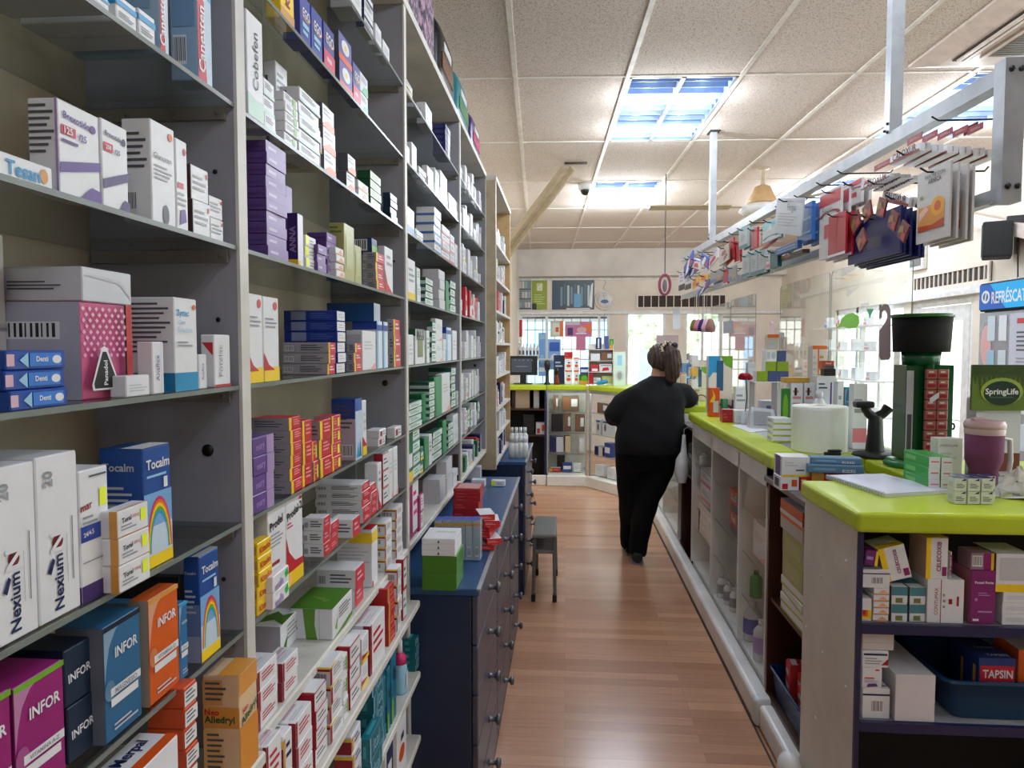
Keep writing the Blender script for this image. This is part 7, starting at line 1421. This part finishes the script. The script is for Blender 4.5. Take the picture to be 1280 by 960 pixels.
# glass display shelves in the right window
t = thing('display_shelf', 'white window shelves with small goods seen through the screens', 'shelf', (XR-.16, 7.9, 0))
for z in (.9, 1.25, 1.55, 1.8):
    mb = MB(); mb.box(-.13, .15, -.8, .85, z-.012, z); mb.build('shelf_board', 'white_trim', t)
for y in (-.8, 0, .83): mb = MB(); mb.box(.10, .15, y-.012, y+.012, .0, 1.85); mb.build('post', 'white_trim', t)
for k in range(16):
    z = (.9, 1.25, 1.55, 1.8)[k//4]; carton(['pinkwhite', 'whiteblue2', 'redbits', 'whitepl'][k*3 % 4], (XR-.18, 7.25+.36*(k % 4)+.05*(k//4), z+.0005), PI, .08, .07+.02*(k % 3), .09+.03*(k % 2), f"small carton {['lowest', 'second lowest', 'third', 'highest'][k//4]} window shelf, {['first', 'second', 'third', 'fourth'][k % 4]} from the near end, beyond the screens", 'small goods on the right window shelves')

# drinks cooler with lit sign, calendar
Xf = 2.72; a = onx(1225, 390, Xf); zt9 = onx(1225, 355, Xf).z; zb9 = a.z
t = thing('drinks_cooler', 'tall drinks cooler with glass door and blue lit header sign', 'cooler', (Xf, a.y, 0)); Wc = .95
mb = MB(); mb.box(.03, .48, -Wc, 0, 0, zb9); mb.box(.46, .48, -Wc, 0, zb9, zt9); mb.build('cabinet', 'steel_grey', t)
mb = MB(); mb.bevbox(0, .46, -Wc-.01, .01, zb9, zt9, .01); sg = mb.build('header', 'rubber', t)
mb = MB(); mb.box(-.004, .0, -Wc, 0, zb9+.012, zt9-.012); ls = mb.build('sign_face', 'sign_lit', sg)
mb = MB(); tb = MB(); paint(mb, tb, [('p', 'S', [(0, 0), (.3, 0), (.12, 1), (0, 1)], (20, 96, 190)), ('p', 'S', [(.5, 0), (.75, 0), (.9, 1), (.7, 1)], (30, 170, 190))], Wc, 0, zt9-zb9-.024); mb2 = MB(); paint(mb2, tb, [('e', 'S', .075, .5, .048, .26, 'W'), ('e', 'S', .075, .5, .030, .17, 'B'), ('p', 'S', [(.06, .3), (.075, .3), (.09, .7), (.075, .7)], 'W'), ('t', 'S', 'REFRÉSCATE', .345, .5, .40, 'W', 0, True, 1.5)], Wc, 0, zt9-zb9-.024)
for mm_, nm_ in ((mb, 'sign_print'), (mb2, 'round_logo'), (tb, 'lettering')):
    o = mm_.build(nm_, 'card', sg); o.rotation_euler.z = -PI/2; o.location = (-.0062 if nm_ == 'sign_print' else -.0072, -Wc/2, zb9+.012)
mb = MB(); mb.box(.0, .03, -Wc, 0, .15, zb9-.01); mb.build('door_frame', 'alu', t)
mb = MB(); mb.box(-.002, -.0, -Wc+.06, -.05, .22, zb9-.07); gd = mb.build('glass_door', 'inner_grey', t)
mb = MB()
for r_ in range(7):
    for k in range(6): mb.bevbox(-.006, -.0025, -.10-.12*k-.08, -.10-.12*k, .3+.22*r_, .46+.22*r_, .001, C_([(200, 214, 226), (226, 230, 236), (150, 190, 210)][(k+r_) % 3]), seg=1)
mb.build('bottle_display', 'plastic', t)
mb = MB(); mb.ell((-.004, -.085, zb9-.22), .002, .06, .13, 18, 8, C_((220, 170, 170))); mb.build('oval_sticker', 'card', t)
mb = MB(); mb.bevbox(-.03, .0, -.012, .04, zb9-.52, zb9-.48, .006); mb.build('door_latch', 'alu', t)
D_('calpage', 'wall calendar', (196, 198, 212), ('q', 'F', .2, .88, .95, .94, (190, 60, 70)), ('l', 'F', .2, .55, .9, .8, 5, 'd'), ('l', 'F', .2, .3, .9, .5, 5, 'g'), ('q', 'F', .1, .18, .9, .22, 'n'), ('l', 'F', .1, .02, .9, .14, 3, 'b'))
a = onx(1262, 392, Xf-.02); b_ = onx(1312, 400, Xf-.02); c_ = onx(1262, 500, Xf-.02)
carton('calpage', (Xf-.014, (a.y+b_.y)/2, c_.z), PI, .008, a.y-b_.y, a.z-c_.z, 'white wall calendar with red header hung on the drinks cooler', None, 'calendar', 'calendar')

# ------------------------------------------------------------------ goods at the back counter
zb0 = 1.1505
t = thing('computer_monitor', 'black computer monitor on the lime cash desk at the back left', 'monitor', (ony(654, 476, 8.33).x, 8.33, zb0)); a = ony(637, 469, 8.3); b_ = ony(673, 445, 8.3); w2 = (b_.x-a.x)/2
mb = MB(); mb.bevbox(-w2, w2, -.02, .02, a.z-zb0, b_.z-zb0, .006); mb.build('casing', 'black', t)
mb = MB(); mb.box(-w2*.82, w2*.6, -.0225, -.0205, a.z-zb0+.035, b_.z-zb0-.03); sc2 = mb.build('screen', 'screen', t)
mb = MB(); mb.box(-w2*.5, w2*.3, -.024, -.0228, a.z-zb0+.10, a.z-zb0+.105, C_('g')); [mb.box(-w2*.6+.05*k, -w2*.6+.05*k+.012, -.024, -.0228, b_.z-zb0-.055, b_.z-zb0-.045, C_('g')) for k in range(5)]; mb.build('screen_content', 'card', sc2)
mb = MB(); mb.box(-.035, .035, -.015, .02, .008, a.z-zb0+.02); mb.bevbox(-.11, .11, -.08, .08, 0, .01, .004); mb.build('stand', 'black', t)
g = 'goods on the back counter'
Yb2 = 8.28
t = thing('desk_scanner', 'black desk scanner on a stem beside the monitor', 'scanner', (ony(684, 480, 8.25).x, 8.25, zb0))
mb = MB(); mb.lathe([(.0001, 0), (.04, 0), (.03, .02), (.02, .03), (.018, .15), (.03, .18), (.036, .23), (.03, .27), (.0001, .285)], 20); mb.build('body', 'black', t)
mb = MB(); mb.ell((0, -.03, .235), .02, .01, .02, 12, 8); mb.build('lens', 'brown', t)
FB('navyplain', 692, 444, 706, 478, Yb2+.06, .08, 'navy carton on the back counter beside the desk scanner', zb=zb0, grp_=g)
t = thing('bottle', 'amber bottle with black cap on the back counter', 'bottle', (ony(696, 478, Yb2-.03).x, Yb2-.03, zb0), 0, g)
mb = MB(); mb.lathe([(.0001, 0), (.035, 0), (.036, .02), (.02, .1), (.02, .12), (.0001, .12)], 16, col=C_((120, 40, 16))); mb.build('body', 'plastic', t)
mb = MB(); mb.lathe([(.0001, .12), (.03, .12), (.03, .17), (.018, .2), (.0001, .2)], 16, col=C_('k')); mb.build('cap', 'plastic', t)
BRO = []
for k, (x0, x1, lab) in enumerate([(706, 715.5, 'left'), (717, 724, 'right')]):
    for j in range(2): FB('orangedot', x0, 463, x1, 480, Yb2+.02, .05, f"orange and white brochure pack, {['upper', 'lower'][j]} of the {lab} rack on the back counter", zb=zb0, grp_=g) if j else BRO.append((x0, x1, lab))
for x0, x1, lab in BRO:
    zt_b = FB('orangedot', x0, 447, x1, 463, Yb2+.02, .05, f"orange and white brochure pack, upper of the {lab} rack on the back counter", zb=ony(x0, 463, Yb2+.02).z, grp_=g)
FB('crimson', 705, 440, 716, 447, Yb2+.02, .05, 'small crimson carton lying on the left brochure rack', zb=zt_b, grp_=g)
FB('greenoff', 724, 468, 737, 480, Yb2, .08, 'green mixed carton on the back counter', zb=zb0, grp_=g)
FB('bluewhite', 725, 459, 737, 468, Yb2, .08, 'blue and white carton on the green mixed carton', zb=ony(724, 468, Yb2).z, grp_=g)
FB('redpack', 736, 467, 742, 480, Yb2-.05, .05, 'small red canister carton on the back counter', zb=zb0, grp_=g)
t = thing('counter_rack', 'cream tiered rack of small goods on the angled back counter', 'rack', (ony(751, 480, 8.24).x, 8.24, zb0)); a = ony(736, 480, 8.2); b_ = ony(767, 430, 8.2); w2 = (b_.x-a.x)/2; hz2 = b_.z-zb0
mb = MB(); mb.box(-w2, w2, .11, .12, 0, hz2); mb.build('back_panel', 'cream', t)
for z in (.004, hz2*.3, hz2*.58, hz2*.86): mb = MB(); mb.box(-w2, w2, 0, .11, z, z+.006); mb.build('tier', 'white_trim', t)
for s in (-1, 1): mb = MB(); mb.box(s*w2-.003, s*w2+.003, 0, .12, 0, hz2); mb.build('side_panel', 'cream', t)
for k, (x0, y0, x1, y1, d_, ti) in enumerate([(738, 471, 751, 479, 'greenwhite', 0), (752, 470, 766, 479, 'olive', 0), (738, 456, 748, 464, 'redtall', 1), (749, 455, 765, 464, 'whitered2', 1), (738, 442, 750, 451, 'greybox', 2), (751, 440, 766, 451, 'brownpic', 2), (745, 422, 752, 431, 'navytall', 3), (756, 420, 761, 431, 'bluesq', 3), (762, 424, 767, 431, 'greenoff', 3)]):
    FB(d_, x0, y0, x1, y1, 8.26, .06, f"{DES[d_][0]}, {['bottom', 'second', 'third', 'top'][ti]} tier of the cream rack", zb=zb0+(.0105, hz2*.3+.0065, hz2*.58+.0065, hz2*.86+.0065)[ti], grp_='goods on the cream rack')
FB('eyecard', 767, 440, 782, 483, 7.98, .05, 'pale green eye-care display carton right of the cream rack', zb=zb0, grp_=g)
mb = MB(); p = ony(752, 478, 8.12); mb.tube([(p.x-.06, 8.12, zb0+.02), (p.x, 8.12, zb0+.03), (p.x+.07, 8.12, zb0+.05)], [.015, .025, .02], 10, C_('c')); tag(mb.build('pouch', 'plastic'), 'bright blue soft pouch before the cream rack', 'pouch')
# shelf of pump bottles along the window
t = thing('window_shelf', 'narrow white shelf along the shop window carrying white pump bottles', 'shelf', (-.1, 10.75, 1.39)); mb = MB(); mb.box(-.58, .6, -.1, .1, 0, .02); mb.build('shelf_board', 'white_trim', t); [MB().box(x-.01, x+.01, -.08, .08, -1.39, 0).build('leg', 'white_trim', t) for x in (-.5, .5)]
for k in range(6):
    p = ony(650+4.4*k, 445, 10.7); t = thing('bottle', ['first', 'second', 'third', 'fourth', 'fifth', 'sixth'][k]+' white pump bottle from left on the window shelf', 'bottle', (p.x, 10.7, 1.4105), 0, 'white pump bottles on the window shelf')
    mb = MB(); mb.lathe([(.0001, 0), (.024, 0), (.024, .16), (.01, .19), (.0001, .19)], 14, col=C_('W')); mb.box(-.012, .012, -.0255, -.0245, .06, .12, C_('d')); mb.build('body', 'plastic', t)
    mb = MB(); mb.tube([(0, 0, .19), (0, 0, .22), (-.02, 0, .222)], .006, 8, C_('d')); mb.build('pump', 'plastic', t)
# showcase contents
g = 'cartons in the back showcases'; zsh = (.131, .361, .601, .841)
sc_items = [(692, 494, 698, 508, 'brownpic', 3), (702, 495, 724, 508, 'brownpic', 3), (689, 518, 704, 537, 'darkbox', 2), (705, 516, 714, 537, 'brownpic', 2), (719, 518, 731, 537, 'brownpic', 2), (687, 546, 704, 563, 'navystk', 1), (705, 545, 713, 563, 'brownbox', 1), (724, 547, 731, 563, 'greybox', 1), (687, 585, 701, 594, 'redorange', 0), (703, 579, 715, 594, 'bluewhite', 0), (717, 580, 726, 594, 'whitepl', 0), (696, 570, 706, 585, 'darkbox', 0)]
for k, (x0, y0, x1, y1, d_, lv) in enumerate(sc_items):
    FB(d_, x0, y0, x1, y1, 8.26+(.08 if k == 11 else 0), .09, f"{DES[d_][0]}, {['floor', 'second level', 'third level', 'top level'][lv]} of the straight back showcase, {['left', 'middle', 'right', 'rear'][k % 3 if k < 11 else 3]}", zb=zsh[lv], grp_=g)
for k, (u0, d_, lv, h_, w_) in enumerate([(.19, 'brownpic', 3, .12, .2), (.11, 'greypic', 2, .17, .09), (.24, 'greypic', 2, .17, .10), (.12, 'navystk', 1, .10, .15), (.28, 'bluewhite', 1, .16, .11), (.14, 'whitebig', 0, .12, .16), (.34, 'whitepl', 0, .12, .12), (.5, 'greypic', 3, .12, .14), (.55, 'navystk', 1, .14, .14), (.5, 'whitepl', 2, .15, .12)]):
    A_ = Vector((.25, 8.095, 0)); dv = Vector((.58, -.845, 0)).normalized(); nv = Vector((-dv.y, dv.x, 0)); p = A_+dv*u0+nv*.11
    carton(d_, (p.x, p.y, zsh[lv]), math.atan2(dv.y, dv.x)-PI/2, .10, w_, h_, f"{DES[d_][0]}, {['floor', 'second level', 'third level', 'top level'][lv]} of the angled showcase, {['far end', 'middle', 'near end'][0 if u0 < .2 else 1 if u0 < .4 else 2]}", g)
for k, (x0, y0, x1, y1, d_, zz_) in enumerate([(640, 487, 662, 498, 'brownbox', .876), (667, 488, 674, 498, 'greybox', .876), (654, 518, 668, 534, 'darkbox', .566), (670, 528, 682, 536, 'redbits', .566)]):
    FB(d_, x0, y0, x1, y1, 8.25, .12, f"{DES[d_][0]} inside the dark cash desk, {['upper left', 'upper right', 'lower left', 'lower right'][k]}", zb=zz_, grp_='things in the dark cash desk')
# far counter goods near the woman
g = 'goods on the far lime counter'
t = thing('acrylic_organiser', 'clear four-tier acrylic organiser on the far lime counter', 'rack', (1.06, 5.95, 1.1405))
for z in (0, .10, .20, .30): mb = MB(); mb.box(-.09, .09, -.1, .1, z, z+.004); mb.build('tier', 'case_glass', t)
for s in (-.09, .087): mb = MB(); mb.box(s, s+.003, -.1, .1, .004, .40); mb.build('side_panel', 'case_glass', t)
for k in range(8): carton(['orangecard', 'tealcard', 'orangedot', 'tealbox'][k % 4], (1.04, 5.89+.07*(k % 2)*1.4, 1.1455+.10*(k//2)), PI, .05, .075, .07, f"{DES[['orangecard', 'tealcard', 'orangedot', 'tealbox'][k % 4]][0]}, {['lowest', 'second', 'third', 'top'][k//2]} tier {['near', 'far'][k % 2]} side of the clear organiser", 'small packs in the clear organiser')
for k, (x, y, d_, w_, h_) in enumerate([(.98, 6.2, 'orangetall', .09, .22), (1.05, 6.45, 'bluepack', .12, .30), (1.0, 6.75, 'whitered2', .14, .2), (1.1, 6.0, 'clar', .1, .28), (1.02, 7.0, 'lightblue', .12, .35), (.96, 5.52, 'infors', .08, .06)]):
    carton(d_, (x, y, 1.1405), -PI/2+.1, .06, w_, h_, f"{DES[d_][0]} on the far lime counter, {['behind the organiser', 'beyond the orange-edged one', 'third behind the organiser', 'just behind the organiser', 'farthest', 'beside the arm of the woman'][k]}", g)
poster('grey-pink notice board card standing behind the woman', 820, 419, 848, 478, 6.9, (190, 168, 176), name='notice')

# ------------------------------------------------------------------ outside the windows
mb = MB(); mb.box(-14, 18, YB+.15, 40, -.08, -.03); mb.box(XR+.15, 18, -4, YB+.15, -.08, -.03); struct('floor_outside', mb, 'street')
t = thing('street_building', 'bright white building across the street behind the shop window', 'building', (0, 19, 0))
mb = MB(); mb.box(-9, 4.0, 0, 1, 0, 4.2); mb.build('wall', 'building', t)
for x in (-2.2, -.7, .8, 2.3):
    mb = MB(); mb.box(x-.4, x+.4, -.05, 0, .6, 2.6); mb.build('window', 'door_blue', t)
mb = MB(); mb.box(-9, 4.2, -.5, 1, 4.2, 4.4); mb.build('roof', 'white_trim', t)
mb = MB(); mb.bevbox(-2.0, .72, YB+.121, YB+1.5, 2.02, 2.10, .01); tag(mb.build('awning', 'steel_grey'), 'grey awning over the pavement outside the shop window', 'awning')
t = thing('street_tree', 'green leafy tree outside the open back door', 'tree', (2.6, 16, 0)); mb = MB()
for k in range(9): mb.ell((rn.uniform(-.9, .9), rn.uniform(-.5, .5), rn.uniform(2.0, 3.6)), .7, .6, .6, 12, 8)
mb.build('crown', 'foliage', t); mb = MB(); mb.tube([(0, 0, 0), (.05, 0, 1.2), (0, 0, 2.4)], [.12, .09, .07], 10); mb.build('trunk', 'brown', t)
mb = MB(); mb.box(8.5, 8.7, -3, 18, 0, 3.6); tag(mb.build('street_wall', 'street_view'), 'bright pale wall across the street on the right', 'wall')

flush_cartons()
# ------------------------------------------------------------------ daylight
w = bpy.data.worlds.new('World'); scene.world = w; w.use_nodes = True
bg = w.node_tree.nodes['Background']; bg.inputs['Color'].default_value = (.90, .96, 1, 1); bg.inputs['Strength'].default_value = 4.8
try:
    scene.cycles.transparent_max_bounces = 24; scene.cycles.max_bounces = 8
except Exception: pass
scene.view_settings.view_transform = 'Standard'; scene.view_settings.look = 'None'; scene.view_settings.exposure = .28
